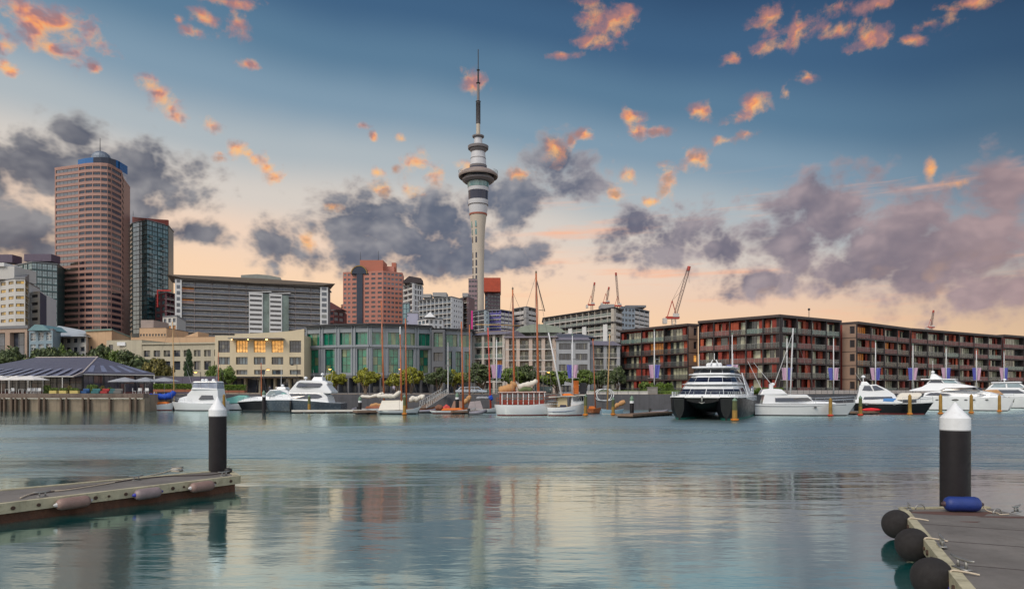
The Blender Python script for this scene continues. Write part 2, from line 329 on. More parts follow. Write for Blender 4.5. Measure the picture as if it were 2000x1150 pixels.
class Bld:
    def __init__(s, name, label, cat, loc, wall, group=None):
        s.root = thing(name, label, cat, loc, 0, group); s.o = Vector(loc); s.walls = wall if isinstance(wall, list) else [wall]
        s.w = MB(); s.wins = []; s.extra = {}
    def part(s, name, m):                       # a named part collected from several shapes
        if name not in s.extra: s.extra[name] = (MB(), m)
        return s.extra[name][0]
    def one(s, name, b, m, **kw):
        return b.build(name, m, s.root, origin=s.o, loc=(0, 0, 0), **kw)
    def fr(s, p0, p1):
        p0 = Vector((p0[0], p0[1], 0)); p1 = Vector((p1[0], p1[1], 0)); u = p1 - p0; W = u.length; u.normalize(); n = Vector((-u.y, u.x, 0)); return p0, u, n, W
    def face(s, p0, p1, z0, z1, nx, nz, win=(.2, .8, .25, .8), depth=.25, wm=0, gm=None, fm=None, mull=(1, 1), skip=None, lit=None, litm=None, bar=.07, name='window'):
        """one wall of the building with real openings; each opening gets its own window"""
        p0, u, n, W = s.fr(p0, p1); H = z1 - z0; cw, ch = W / nx, H / nz; ang = math.atan2(u.y, u.x)
        xs = [0.0]; zs = [0.0]
        for i in range(nx): xs += [(i + win[0]) * cw, (i + win[1]) * cw]
        for j in range(nz): zs += [(j + win[2]) * ch, (j + win[3]) * ch]
        xs.append(W); zs.append(H)
        def q(x, z, d=0.0): return p0 + u * x + n * d + Vector((0, 0, z0 + z))
        for i in range(len(xs) - 1):
            for j in range(len(zs) - 1):
                a, b, c, d = xs[i], xs[i + 1], zs[j], zs[j + 1]
                if b - a < 1e-4 or d - c < 1e-4: continue
                hole = i % 2 == 1 and j % 2 == 1 and not (skip and skip(i // 2, j // 2))
                if not hole: s.w.face([q(a, c), q(b, c), q(b, d), q(a, d)], wm)
                else:
                    s.w.face([q(a, c), q(b, c), q(b, c, depth), q(a, c, depth)], wm); s.w.face([q(a, d), q(b, d), q(b, d, depth), q(a, d, depth)], wm)
                    s.w.face([q(a, c), q(a, d), q(a, d, depth), q(a, c, depth)], wm); s.w.face([q(b, c), q(b, d), q(b, d, depth), q(b, c, depth)], wm)
                    l = litm if (lit and lit(i // 2, j // 2)) else None
                    s.wins.append((win_mesh(b - a, d - c, mull[0], mull[1], gm, fm, bar), q(a, c, depth), ang, l, name))
        return p0, u, n, W
    def balc(s, p0, p1, z0, z1, nx, nz, depth=1.4, slab=.22, wm=0, gm=None, fm=None, railm=None, slabm=None, mull=(3, 1), lit=None, litm=None, post=.15, rail=1.0, winx=(.04, .96), out=.0, head=.12):
        """open balconies: floor slabs, a balustrade for every bay, dividing walls and set-back windows"""
        p0, u, n, W = s.fr(p0, p1); H = z1 - z0; cw, ch = W / nx, H / nz; ang = math.atan2(u.y, u.x)
        T = Matrix(((u.x, n.x, 0, p0.x), (u.y, n.y, 0, p0.y), (0, 0, 1, 0), (0, 0, 0, 1)))
        def q(x, z, d=0.0): return p0 + u * x + n * d + Vector((0, 0, z))
        wl, wr = winx
        for j in range(nz):
            zb = z0 + j * ch
            sb = MB(); sb.box(.0, W, -out, depth + .05, zb - slab, zb, 0, T); s.one('balcony_slab', sb, slabm)
            for i in range(nx):
                x0 = i * cw
                # set-back wall round the window
                ww0, ww1, h1 = x0 + wl * cw, x0 + wr * cw, ch * (1 - head) - slab
                s.w.face([q(x0, zb, depth), q(ww0, zb, depth), q(ww0, zb + ch, depth), q(x0, zb + ch, depth)], wm)
                s.w.face([q(ww1, zb, depth), q(x0 + cw, zb, depth), q(x0 + cw, zb + ch, depth), q(ww1, zb + ch, depth)], wm)
                s.w.face([q(ww0, zb + h1, depth), q(ww1, zb + h1, depth), q(ww1, zb + ch, depth), q(ww0, zb + ch, depth)], wm)
                l = litm if (lit and lit(i, j)) else None
                s.wins.append((win_mesh(ww1 - ww0, h1, mull[0], mull[1], gm, fm), q(ww0, zb, depth + .02), ang, l, 'window'))
                if railm is not None:
                    key = ('rail', round(cw, 2), rail, railm.name)
                    if key not in WIN:
                        rb = MB(); rb.box(.09, cw - .09, 0, .03, .08, rail, 0); rb.box(.05, cw - .05, -.03, .06, rail + .003, rail + .06, 1)
                        WIN[key] = rb.mesh('balustrade', [railm, slabm])
                    s.wins.append((WIN[key], q(x0, zb, -out + .06), ang, None, 'balustrade'))
        if post > 0:
            for i in range(nx + 1):
                x = min(max(i * cw, post / 2), W - post / 2); s.w.box(x - post / 2, x + post / 2, .04, depth - .004, z0, z1, wm, T)
    def plain(s, p0, p1, z0, z1, wm=0):
        a, b = p0, p1; s.w.face([(a[0], a[1], z0), (b[0], b[1], z0), (b[0], b[1], z1), (a[0], a[1], z1)], wm)
    def slab(s, poly, z0, z1, wm=0, name=None, m=None, bevel=0):
        if name is None: s.w.prism(poly, z0, z1, wm)
        else:
            b = MB(); b.prism(poly, z0, z1); s.one(name, b, m, bevel=bevel)
    def finish(s, limit=100):
        if s.w.f: s.one('wall', s.w, s.walls, fix=False)
        for name, (b, m) in s.extra.items(): s.one(name, b, m)
        by = {}
        for w in s.wins: by.setdefault(w[4], []).append(w)
        for name, L in by.items():
            for me, p, a, l, _ in L[:limit]:
                o = bpy.data.objects.new(name, me); COL.objects.link(o); o.parent = s.root; o.location = p - s.o; o.rotation_euler = (0, 0, a)
                if l is not None: o.material_slots[0].link = 'OBJECT'; o.material_slots[0].material = l
            rest = L[limit:]
            if rest:
                b = MB(); mats = []
                for me, p, a, l, _ in rest:
                    ms = [l if (l is not None and i == 0) else m for i, m in enumerate(me.materials)]
                    ix = []
                    for m in ms:
                        if m not in mats: mats.append(m)
                        ix.append(mats.index(m))
                    T = Matrix.Translation(p - s.o) @ Matrix.Rotation(a, 4, 'Z'); n = len(b.v)
                    b.v += [tuple(T @ v.co) for v in me.vertices]
                    for f in me.polygons: b.f.append([n + q for q in f.vertices]); b.m.append(ix[f.material_index])
                o = b.build(name + '_bank', mats, s.root, fix=False, loc=(0, 0, 0)); o['kind'] = 'stuff'
        return s.root
# ------------------------------------------------------------------ common materials
concrete = mat('concrete', (138, 134, 128), .8, var=.2, vs=.5, bump=.25, bs=20, grime=.35)
dockdeck = mat('dock_concrete', (112, 108, 103), .75, var=.3, vs=.7, bump=.4, bs=60, grime=.5)
galv = mat('galvanised_steel', (150, 150, 146), .45, .7, var=.15, vs=6)
waler = mat('weathered_timber', (180, 174, 146), .75, var=.28, vs=1.1, bump=.3, bs=30, grime=.95, streak=.6)
rust = mat('rusty_float', (86, 58, 42), .8, var=.45, vs=2.5, bump=.5, bs=16, grime=.7, streak=.5)
blackp = mat('black_sleeve', (27, 23, 26), .55, var=.3, vs=3, spec=.3, bump=.06, bs=30, streak=.3)
whitep = mat('white_plastic', (226, 230, 232), .4, var=.05, vs=1.5, grime=.3, streak=.22)
rope_m = mat('rope', (188, 176, 156), .9, var=.2, vs=20)
darkrope = mat('dark_rope', (58, 46, 46), .9, var=.2, vs=20)
white = mat('white_gelcoat', (226, 230, 232), .22, var=.03, coat=.3)
steel = mat('stainless', (190, 194, 198), .25, .9, var=.05)
black = mat('black_rubber', (30, 30, 30), .6, var=.2, vs=4)
darkm = mat('dark_metal', (52, 52, 56), .5, .2)
# ------------------------------------------------------------------ water
def water_mat():
    m = bpy.data.materials.new('water'); m.use_nodes = True; k = NT(m.node_tree)
    P = k.new('ShaderNodeNewGeometry').outputs['Position']; sp = k.new('ShaderNodeSeparateXYZ'); k.put(sp.inputs[0], P); X, Y = sp.outputs[0], sp.outputs[1]
    # glassy in the lee of the pontoons, wind-ruffled in the open basin, calmer again under the left quay
    wob = k.math('SUBTRACT', k.noise(k.vm('MULTIPLY', P, (.035, .13, 1)), 1, 4, .55), .5)
    far = k.rng(k.math('MULTIPLY_ADD', wob, 30, Y), 24, 40, 0, 1, True)
    lee = k.math('MULTIPLY', k.rng(k.math('MULTIPLY_ADD', wob, 40, Y), 60, 78, 0, .8, True), k.rng(X, -16, 2, 1, 0, True))
    patch = k.rng(k.noise(k.vm('MULTIPLY', P, (.02, .09, 1)), 1, 4, .6), .34, .60, .45, 1, True)
    slick = k.math('MULTIPLY', k.math('MULTIPLY', k.rng(k.math('MULTIPLY_ADD', wob, 14, X), -32, -18, 0, 1, True), k.rng(k.math('MULTIPLY_ADD', wob, 20, X), -2, 12, 1, 0, True)), k.math('MULTIPLY', k.rng(Y, 28, 38, 0, .6, True), k.rng(Y, 66, 84, 1, 0, True)))
    ruff = k.math('MULTIPLY', k.math('MULTIPLY', k.math('MULTIPLY', far, patch), k.math('SUBTRACT', 1.0, lee)), k.math('MULTIPLY_ADD', slick, .45, 1.0))
    h1 = k.noise(k.vm('MULTIPLY', P, (.5, 1.2, 1)), 1.9, 3, .6)
    h2 = k.noise(k.vm('MULTIPLY', P, (.30, .9, 1)), .55, 3, .5)
    h3 = k.noise(k.vm('MULTIPLY', P, (.30, .62, 1)), 1.0, 4, .6)
    h = k.math('ADD', k.math('MULTIPLY', h3, k.math('MULTIPLY', ruff, .34)), k.math('ADD', k.math('MULTIPLY', h1, k.math('MULTIPLY_ADD', ruff, .10, .008)), k.math('MULTIPLY', h2, .030)))
    bn = k.new('ShaderNodeBump'); bn.inputs['Strength'].default_value = 1.0; bn.inputs['Distance'].default_value = 1.0; k.put(bn.inputs['Height'], h)
    gl = k.new('ShaderNodeBsdfGlossy'); gl.inputs[0].default_value = (.86, .99, .97, 1)
    k.put(gl.inputs['Roughness'], k.math('MULTIPLY_ADD', ruff, .26, .085)); k.l.new(bn.outputs[0], gl.inputs['Normal'])
    df = k.new('ShaderNodeBsdfDiffuse'); df.inputs[0].default_value = s2l((0, 94, 94)) + (1,)
    fr = k.new('ShaderNodeFresnel'); fr.inputs['IOR'].default_value = 1.45; k.l.new(bn.outputs[0], fr.inputs['Normal'])
    fac = k.rng(fr.outputs[0], .04, .55, .46, .95)
    mx = k.new('ShaderNodeMixShader'); k.put(mx.inputs[0], fac); k.l.new(df.outputs[0], mx.inputs[1]); k.l.new(gl.outputs[0], mx.inputs[2])
    o = k.new('ShaderNodeOutputMaterial'); k.l.new(mx.outputs[0], o.inputs[0]); return m
b = MB(); b.face([(-2500, -400, 0), (2500, -400, 0), (2500, 420, 0), (-2500, 420, 0)])
struct(b.build('water', water_mat()))
# ------------------------------------------------------------------ land
EDGE = [(-900, 117), (-63, 117), (-63, 126), (37, 126), (56, 134), (76, 147), (140, 186), (900, 640)]
paving = mat('paving', (128, 120, 112), .85, var=.2, vs=.3, bump=.2, bs=6, grime=.3)
b = MB(); b.face([(x, y, QZ) for x, y in EDGE] + [(9000, 640, QZ), (9000, 9000, QZ), (-9000, 9000, QZ), (-9000, 117, QZ)])
struct(b.build('ground', paving))
qw = mat('stained_quay_concrete', (142, 130, 112), .85, var=.25, vs=.35, bump=.4, bs=6, streak=.75, grime=.4)
qpile = mat('quay_timber', (108, 92, 78), .85, var=.3, vs=1.2, bump=.5, bs=12, streak=.4)
t = thing('quay_wall', 'stained concrete quay wall with dark timber fender piles below the restaurant terrace', 'quay wall', (-110, 117, 0))
o = Vector((-110, 117, 0))
b = MB(); b.box(-900, -63, 117.0, 118.2, -1, 2.30); b.box(-63.4, -63.0, 118.2, 126, -1, 2.88)
b.build('wall_panel', qw, t, origin=o, loc=(0, 0, 0))
b = MB(); b.box(-900, -63, 116.75, 118.4, 2.30, 3.05); b.build('cap_beam', mat('dark_stained_cap', (116, 102, 92), .85, var=.3, vs=.5, bump=.4, bs=6, streak=.7, grime=.5), t, origin=o, loc=(0, 0, 0), bevel=.05)
b = MB(); b.tube([(-900, 116.6, 2.2), (-63, 116.6, 2.2)], .06); b.build('pipe_rail', galv, t, origin=o, loc=(0, 0, 0))
for px in (4, 12, 26, 34, 47, 55, 80, 90, 122, 133, 165, 176, 217, 257, 268):
    b = MB(); b.box(wx(px, 117) - .14, wx(px, 117) + .14, 116.45, 116.95, -1, 2.28); b.build('fender_pile', qpile, t, origin=o, loc=(0, 0, 0), bevel=.04)
t = thing('basin_wall', 'dark grey sea wall behind the moored boats and below the promenade', 'sea wall', (0, 126, 0))
o = Vector((0, 126, 0)); dk = mat('dark_sea_wall', (88, 88, 92), .85, var=.2, vs=.4, bump=.3, bs=5, streak=.5, grime=.3)
b = MB()
for (x0, y0), (x1, y1) in zip(EDGE[2:], EDGE[3:]):
    u = Vector((x1 - x0, y1 - y0, 0)).normalized(); n = Vector((-u.y, u.x, 0))
    b.ext([(x0, y0, -1), (x1, y1, -1), (x1 + n.x * .6, y1 + n.y * .6, -1), (x0 + n.x * .6, y0 + n.y * .6, -1)], (0, 0, QZ + .99))
b.build('wall_panel', dk, t, origin=o, loc=(0, 0, 0))
b = MB()
for (x0, y0), (x1, y1) in zip(EDGE[2:], EDGE[3:]):
    u = Vector((x1 - x0, y1 - y0, 0)).normalized(); n = Vector((-u.y, u.x, 0)); W = math.dist((x0, y0), (x1, y1))
    for h in (.35, .7, 1.05): b.tube([(x0 + n.x * .3, y0 + n.y * .3, QZ + h), (x1 + n.x * .3, y1 + n.y * .3, QZ + h)], .022, 4)
    for i in range(int(min(W, 120) / 2)):
        q = Vector((x0, y0, 0)) + u * (2 * i + .5) + n * .3; b.tube([(q.x, q.y, QZ - .05), (q.x, q.y, QZ + 1.08)], .03, 4)
b.build('railing', darkm, t, origin=o, loc=(0, 0, 0))
# ------------------------------------------------------------------ near pontoon, left
DZ = .52
A, Bp, Cc = Vector((-9.81, 24.44, 0)), Vector((-13.81, 18.41, 0)), Vector((-10.95, 26.3, 0)); Db = Vector((-15.71, 20.95, 0))
A2 = A + (Bp - A) * 2.6; C2 = Cc + (Db - Cc) * 2.6
ud = (Bp - A).normalized(); nf = Vector((-ud.y, ud.x, 0)); nf = nf if nf.y < 0 else -nf       # out of the front edge
def strip(b, p, q, n, w, z0, z1, mi=0):
    b.ext([p + Vector((0, 0, z0)), q + Vector((0, 0, z0)), q + n * w + Vector((0, 0, z0)), p + n * w + Vector((0, 0, z0))], (0, 0, z1 - z0), mi)
def pontoon(name, label, poly, edges, bolts=True):
    o = Vector((poly[0].x, poly[0].y, 0)); t = thing(name, label, 'floating dock', o)
    kw = dict(origin=o, loc=(0, 0, 0))
    b = MB(); b.prism([(p.x, p.y) for p in poly], .34, DZ); b.build('deck', dockdeck, t, **kw)
    c = sum(poly, Vector()) / len(poly)
    b = MB(); b.prism([(p.x + (c.x - p.x) * .012, p.y + (c.y - p.y) * .012) for p in poly], -.5, .335); b.build('float', rust, t, **kw)
    for p, q in edges:
        u = (q - p).normalized(); n = Vector((-u.y, u.x, 0))
        if n.dot(c - p) > 0: n = -n
        L = (q - p).length; b = MB()
        strip(b, p, q, n, .09, .27, DZ + .035); strip(b, p - n * .10, q - n * .10, n, .10, DZ + .002, DZ + .035)
        if bolts:
            s = .35
            while s < L - .2:
                c0 = p + u * s + n * .09 + Vector((0, 0, .40)); r = R.choice([.035, .05, .055])
                b.tube([c0 - n * .02, c0 + n * .035], r, 10, 1); s += R.choice([.38, .5, .62])
        b.build('edge_waler', [waler, mat('rusty_bolts', (70, 52, 42), .7, .3, var=.3, vs=9)], t, **kw)
    return t
ldock = pontoon('floating_dock', 'long floating concrete dock at the left with pale bolted edge and tan fenders', [A, A2, C2, Cc], [(A, A2), (A, Cc), (C2, Cc)])
# cracks and seams on the decks
def fender_cyl(name, label, p, q, r, m, endm, group=None, wrap=None):
    p, q = Vector(p), Vector(q); u = (q - p).normalized(); L = (q - p).length; o = (p + q) / 2
    t = thing(name, label, 'fender', o, 0, group); b = MB(); path = []; rr = []
    for s in [0, .03, .08, .15]: path.append(p + u * (s * L)); rr.append(r * (.25, .62, .88, 1)[[0, .03, .08, .15].index(s)])
    for s in (.3, .5, .7): path.append(p + u * (s * L)); rr.append(r * R.uniform(.97, 1.03))
    for s, f in ((.85, 1), (.92, .88), (.97, .62), (1, .25)): path.append(p + u * (s * L)); rr.append(r * f)
    b.tube(path, rr, 18); b.build('body', m, t, origin=o, loc=(0, 0, 0), smooth=True)
    for e, sgn in ((p, -1), (q, 1)):
        b = MB(); b.tube([e - u * (sgn * .10), e - u * sgn * .02, e + u * (sgn * .07)], [r * .62, r * .42, r * .16], 12); b.build('end_cap', endm, t, origin=o, loc=(0, 0, 0), smooth=True)
    return t
tan = mat('tan_fender_cover', (138, 113, 104), .5, var=.15, vs=4, bump=.3, bs=14, grime=.35)
tan2 = mat('grey_fender_cover', (138, 124, 124), .45, var=.18, vs=5, bump=.3, bs=14, grime=.35)
plast = mat('wrapped_plastic', (196, 196, 196), .3, var=.2, vs=12, bump=.5, bs=30)
bluep = mat('blue_plastic', (30, 40, 150), .4)
def on_edge(tt, off, z): q = A + (Bp - A) * tt + nf * off; return Vector((q.x, q.y, z))
for i, (tt, L, m, em, lab) in enumerate(((.765, .92, tan, plast, 'pinkish tan cylinder fender with crumpled white ends, nearest the left picture edge'),
                                         (.468, .84, tan2, bluep, 'greyish tan cylinder fender with a blue end at the middle of the left dock'),
                                         (.215, .86, tan, plast, 'pinkish tan cylinder fender closest to the black and white pile of the left dock'))):
    dt = L / 2 / (Bp - A).length
    fender_cyl('dock_fender', lab, on_edge(tt + dt, .30, .36), on_edge(tt - dt, .27, .37), .168, m, em, 'cylinder fenders hung along the left dock')
# cleats
def cleat(t, p, ang, s=1.0, m=None):
    b = MB(); T = Matrix.Translation(Vector(p) - Vector(t.location)) @ Matrix.Rotation(ang, 4, 'Z') @ Matrix.Scale(s, 4)
    b.box(-.09, .09, -.035, .035, 0, .012, 0, T)
    for x in (-.05, .05): b.tube([T @ Vector((x, 0, .01)), T @ Vector((x, 0, .085))], .014 * s, 8)
    b.tube([T @ Vector((x, 0, z)) for x, z in ((-.15, .10), (-.08, .088), (0, .086), (.08, .088), (.15, .10))], [.008 * s, .015 * s, .017 * s, .015 * s, .008 * s], 8)
    b.build('cleat', m or galv, t, loc=(0, 0, 0), smooth=True)
ang = math.atan2(ud.y, ud.x)
q = A + ud * .35 - nf * .3; cleat(ldock, (q.x, q.y, DZ + .035), ang, 1.6)
q = A + (Bp - A) * .84 - nf * .35; cleat(ldock, (q.x, q.y, DZ + .035), ang, 1.5)
q = A + (Bp - A) * .36 - nf * 1.9; cleat(ldock, (q.x, q.y, DZ + .004), ang, 1.6)
def rope(name, label, pts, r, m, parent=None):
    P = [Vector(p) for p in pts]; out = []
    for i in range(len(P) - 1):                 # Catmull-Rom
        p0, p1, p2, p3 = P[max(i - 1, 0)], P[i], P[i + 1], P[min(i + 2, len(P) - 1)]
        for s in range(8):
            u = s / 8; out.append(.5 * ((2 * p1) + (-p0 + p2) * u + (2 * p0 - 5 * p1 + 4 * p2 - p3) * u * u + (-p0 + 3 * p1 - 3 * p2 + p3) * u ** 3))
    out.append(P[-1]); b = MB(); b.tube(out, r, 6)
    if parent is not None: return b.build(name, m, parent, origin=parent.location, loc=(0, 0, 0), smooth=True)
    return tag(b.build(name, m, origin=P[0], smooth=True), label, 'rope')
def dk(px, py, z=DZ): Y = (CZ - z) * F / (py - HY); return Vector((wx(px, Y), Y, z))
rope('mooring_rope', 'pale mooring rope lying slack along the deck of the left dock', [dk(40, 974) + Vector((0, 0, .03)), dk(70, 964) + Vector((0, 0, .03)), dk(130, 958) + Vector((0, 0, .03)), dk(200, 947) + Vector((0, 0, .03)), dk(270, 934) + Vector((0, 0, .03)), dk(320, 924) + Vector((0, 0, .03)), dk(345, 919) + Vector((0, 0, .12))], .022, rope_m)
rope('mooring_line', 'dark mooring line running from the rope heap past the left pile', [dk(60, 968) + Vector((0, 0, .03)), dk(160, 952) + Vector((0, 0, .03)), dk(260, 938) + Vector((0, 0, .03)), dk(330, 931) + Vector((0, 0, .03)), dk(400, 929) + Vector((0, 0, .03)), dk(440, 926) + Vector((0, 0, .06))], .018, darkrope)
t = thing('rope_heap', 'small heap of coiled rope and grey shackles on the left dock', 'rope heap', dk(346, 921))
for i in range(5):
    b = MB(); pts = []
    for j in range(26):
        a = j / 24 * 2 * PI; pts.append((.19 * math.cos(a + i) + .02 * math.sin(3 * a), .13 * math.sin(a + i), .03 + .035 * i + .012 * math.sin(2 * a + i)))
    b.tube(pts, .022, 6); b.build('coil', [rope_m, galv, plast][i % 3], t, smooth=True)
t = thing('black_float', 'small black float tied beside the left pile at the dock corner', 'float', dk(446, 924))
b = MB(); b.lathe([(.02, .0), (.10, .02), (.14, .09), (.12, .17), (.04, .2)], 14); b.build('body', black, t, smooth=True)
b = MB(); b.tube([(.04 * math.cos(a), 0, .21 + .04 * math.sin(a)) for a in [i * .5 for i in range(13)]], .012, 6); b.build('eye', galv, t, smooth=True)
# ------------------------------------------------------------------ big piles of the near docks
def big_pile(label, x, y, r, ztip, zcone, zwhite):
    t = thing('mooring_pile', label, 'pile', (x, y, 0), 0, 'black piles with white cone caps')
    b = MB(); b.lathe([(r, -3), (r, zwhite - .001)], 40, 0); b.build('sleeve', blackp, t, smooth=True, sharp=40)
    b = MB(); b.lathe([(r * 1.015, zwhite), (r * 1.015, zcone), (r * .5, zcone + (ztip - zcone) * .5), (r * .06, ztip - .012), (.004, ztip)], 40); b.build('cone_cap', whitep, t, smooth=True, sharp=25)
    b = MB(); b.lathe([(r * 1.022, zwhite - .012), (r * 1.022, zwhite + .012)], 40); b.build('cap_seam', mat('cap_seam', (150, 152, 154), .5), t, smooth=True, sharp=30)
    return t
big_pile('black mooring pile with white cone cap standing on the left dock end', -11.2, 25.98, .318, 3.35, 2.86, 2.62)
big_pile('tall black mooring pile with white cone cap beside the blue fender', 11.89, 18.32, .357, 3.28, 2.86, 2.54)
# ------------------------------------------------------------------ near pontoon, right
P0 = Vector((10.16, 17.77, 0)); P1 = Vector((12.5, 17.92, 0)); ul = Vector((-.396, -.918, 0)).normalized(); P3 = P0 + ul * 17; P2 = Vector((13.2, P3.y, 0))
rdock = pontoon('floating_dock', 'grey floating concrete dock at the lower right with black ball fenders', [P0, P3, P2, P1], [(P0, P3), (P0, P1)], bolts=True)
# angle iron and holes along the left waler, seams in the deck
nl = Vector((-ul.y, ul.x, 0)); nl = nl if nl.x < 0 else -nl
b = MB(); seam = mat('deck_joint', (62, 56, 54), .9)
for s in (2.1, 4.0, 6.1, 8.6):
    p = P0 + ul * s - nl * .2; q = p - nl * 7
    strip(b, p, Vector((q.x, q.y, 0)), ul, .035, DZ + .0005, DZ + .004)
b.build('joint', seam, rdock, origin=rdock.location, loc=(0, 0, 0))
stain = mat('deck_stain', (92, 66, 58), .8, var=.3, vs=3)
b = MB()
for cx, cy, a_, b_ in ((11.1, 17.1, .95, .32), (12.1, 16.6, .7, .14), (10.75, 16.0, .22, .07)):
    b.face([(cx + a_ * (1 + .25 * math.sin(3 * q * .35)) * math.cos(q * .35), cy + b_ * (1 + .3 * math.cos(2.3 * q * .35)) * math.sin(q * .35), DZ + .003) for q in range(18)])
b.build('rust_stain', stain, rdock, origin=rdock.location, loc=(0, 0, 0))
al = math.atan2(ul.y, ul.x)
for s, of, sc_ in ((.25, -.12, 1.5), (4.75, -.14, 1.9), (6.6, -.15, 1.9)):
    q = P0 + ul * s + nl * of; cleat(rdock, (q.x, q.y, DZ + .035), al + PI / 2 * (s > 5) * .3, sc_)
q = dk(1985, 1000); cleat(rdock, (q.x, q.y, DZ), .6, 1.7)
def ring(t, p, a, r=.13):
    b = MB(); u = Vector((math.cos(a), math.sin(a), 0)); o = Vector(p) - Vector(t.location)
    b.tube([o + u * (r * math.cos(g)) + Vector((0, 0, r * math.sin(g))) for g in [i * PI / 12 for i in range(13)]], .016, 8); b.build('lifting_ring', galv, t, loc=(0, 0, 0), smooth=True)
q = dk(1797, 994); ring(rdock, q, .1); q = dk(1948, 1003); ring(rdock, q, .2)
ballm = mat('black_fender_cloth', (32, 29, 29), .85, var=.2, vs=3, bump=.35, bs=60)
purple = mat('blue_rope_eye', (52, 44, 150), .45, var=.15)
for i, (x, y, lab) in enumerate(((9.30, 16.5, 'black ball fender at the far corner of the right dock'), (8.39, 14.3, 'black ball fender hung second from the pile on the right dock'), (7.26, 11.8, 'black ball fender nearest the viewer at the lower right edge'))):
    t = thing('ball_fender', lab, 'fender', (x, y, .37), 0, 'black ball fenders on the right dock')
    b = MB(); ax = Vector((.45, -.80, -.28)).normalized(); M3 = ax.to_track_quat('Z', 'Y').to_matrix().to_4x4()
    prof = [(.05, -.33)] + [(.335 * math.cos(g) * (1 + .05 * math.cos(2 * g)), .34 * math.sin(g)) for g in [(-PI / 2 + .28) + (PI - .5) * j / 14 for j in range(15)]] + [(.06, .335)]
    b.lathe(prof, 36); b.v = [tuple(M3 @ Vector(v)) for v in b.v]; b.build('body', ballm, t, smooth=True)
    b = MB(); b.lathe([(.085, .315), (.095, .345), (.06, .37), (.03, .40), (.025, .44)], 16); b.v = [tuple(M3 @ Vector(v)) for v in b.v]; b.build('rope_eye', purple, t, smooth=True)
    e = Vector((x, y, .37)) + ax * .43; ed = Vector((x, y, 0)); s_ = (ed - P0).dot(ul); ep = P0 + ul * (s_ + .25)
    rope('lashing', None, [e, e.lerp(Vector((ep.x, ep.y, DZ + .05)), .5) + Vector((0, 0, -.01)), Vector((ep.x, ep.y, DZ + .05)) + nl * .06, Vector((ep.x, ep.y, DZ + .05)) - nl * .16, Vector((ep.x, ep.y, DZ + .03)) - nl * .34 + ul * .03], .017, rope_m, t)
t = fender_cyl('boat_fender', 'dark blue sausage fender lying on the deck in front of the right pile', (10.98, 17.35, DZ + .20), (11.86, 17.28, DZ + .20), .19, mat('blue_fender', (28, 52, 120), .5, var=.12, vs=4, bump=.2, bs=25, grime=.15), mat('fender_end', (70, 52, 56), .6, var=.2))
rope('fender_cord', None, [Vector((11.9, 17.28, DZ + .2)), Vector((12.0, 17.25, DZ + .05)), Vector((12.12, 17.05, DZ + .02)), Vector((12.05, 16.85, DZ + .02)), Vector((12.3, 16.9, DZ + .02))], .014, rope_m, t)
# ------------------------------------------------------------------ marina piles
timb = mat('pile_timber_yellow', (150, 118, 56), .8, var=.35, vs=1.2, bump=.4, bs=14, streak=.35)
timg = mat('pile_timber_green', (86, 92, 58), .8, var=.35, vs=1.2, bump=.4, bs=14, streak=.35)
collar_o = mat('pile_collar_orange', (196, 120, 40), .6, var=.2); collar_r = mat('pile_collar_red', (190, 62, 44), .6, var=.2)
gcap = mat('pile_cap_green', (104, 132, 112), .6, var=.2, grime=.3)
TP = [(305.5, 123, 765, 0, 1), (437.5, 119, 769, 0, 1), (604, 111, 770, 1, 1), (790, 100, 770, 1, 1), (1143.5, 96, 769, 1, 1), (1197.5, 98, 775, 1, 1), (1435, 80, 776, 1, 1), (1508, 98, 772, 1, 2), (1622, 94, 776, 0, 2), (1680.5, 96, 772, 1, 2), (1777, 100, 769, 0, 1), (1837, 102, 769, 0, 1), (1897, 106, 769, 0, 1), (1952, 114, 770, 0, 1)]
lab = ['yellow timber pile beside the boat with the blue sail cover', 'brown timber pile right behind the white cone cap of the left pile', 'greenish timber pile in front of the big dark hulled motor yacht', 'green over orange timber pile in front of the white boat tent', 'green timber pile at the right end of the white workboat', 'slim green timber pile in front of the small blue boat', 'thick green over orange timber pile beside the big catamaran', 'dark green pile with red collar at the stern of the white launch', 'brown pile with red collar at the bow of the white launch',
       'dark green pile with red collar by the red kayak', 'orange timber pile at the black bow of the small cruiser', 'orange timber pile left of the white cone cap', 'orange timber pile right of the white cone cap', 'orange timber pile farthest right before the white catamaran bow']
for (px, Y, pt, kind, col), l in zip(TP, lab):
    r = .31 if Y == 80 else .25; x = wx(px, Y); zt = wz(pt, Y); t = thing('timber_pile', l, 'pile', (x, Y, 0), 0, 'timber mooring piles in the marina')
    b = MB(); h = zt - .35
    prof = [(r * 1.0, -3)] + [(r * (1 - .12 * i / 8) * R.uniform(.97, 1.03), .15 + (h - .15) * i / 8) for i in range(9)]
    b.lathe(prof, 14, [0] * 5 + ([1] * 4 if kind else [0] * 4)); b.build('shaft', [timb, timg], t, smooth=True, sharp=50)
    b = MB(); b.lathe([(r * .95, h - .04), (r * .95, h + .02), (r * .5, h + .2), (.02, zt)], 14); b.build('cap', gcap if kind else timb, t, smooth=True, sharp=40)
    b = MB(); b.lathe([(r * 1.15, .04), (r * 1.55, .10), (r * 1.55, .24), (r * 1.15, .3)], 14); b.build('collar', collar_r if col == 2 else collar_o, t, smooth=True, sharp=40)
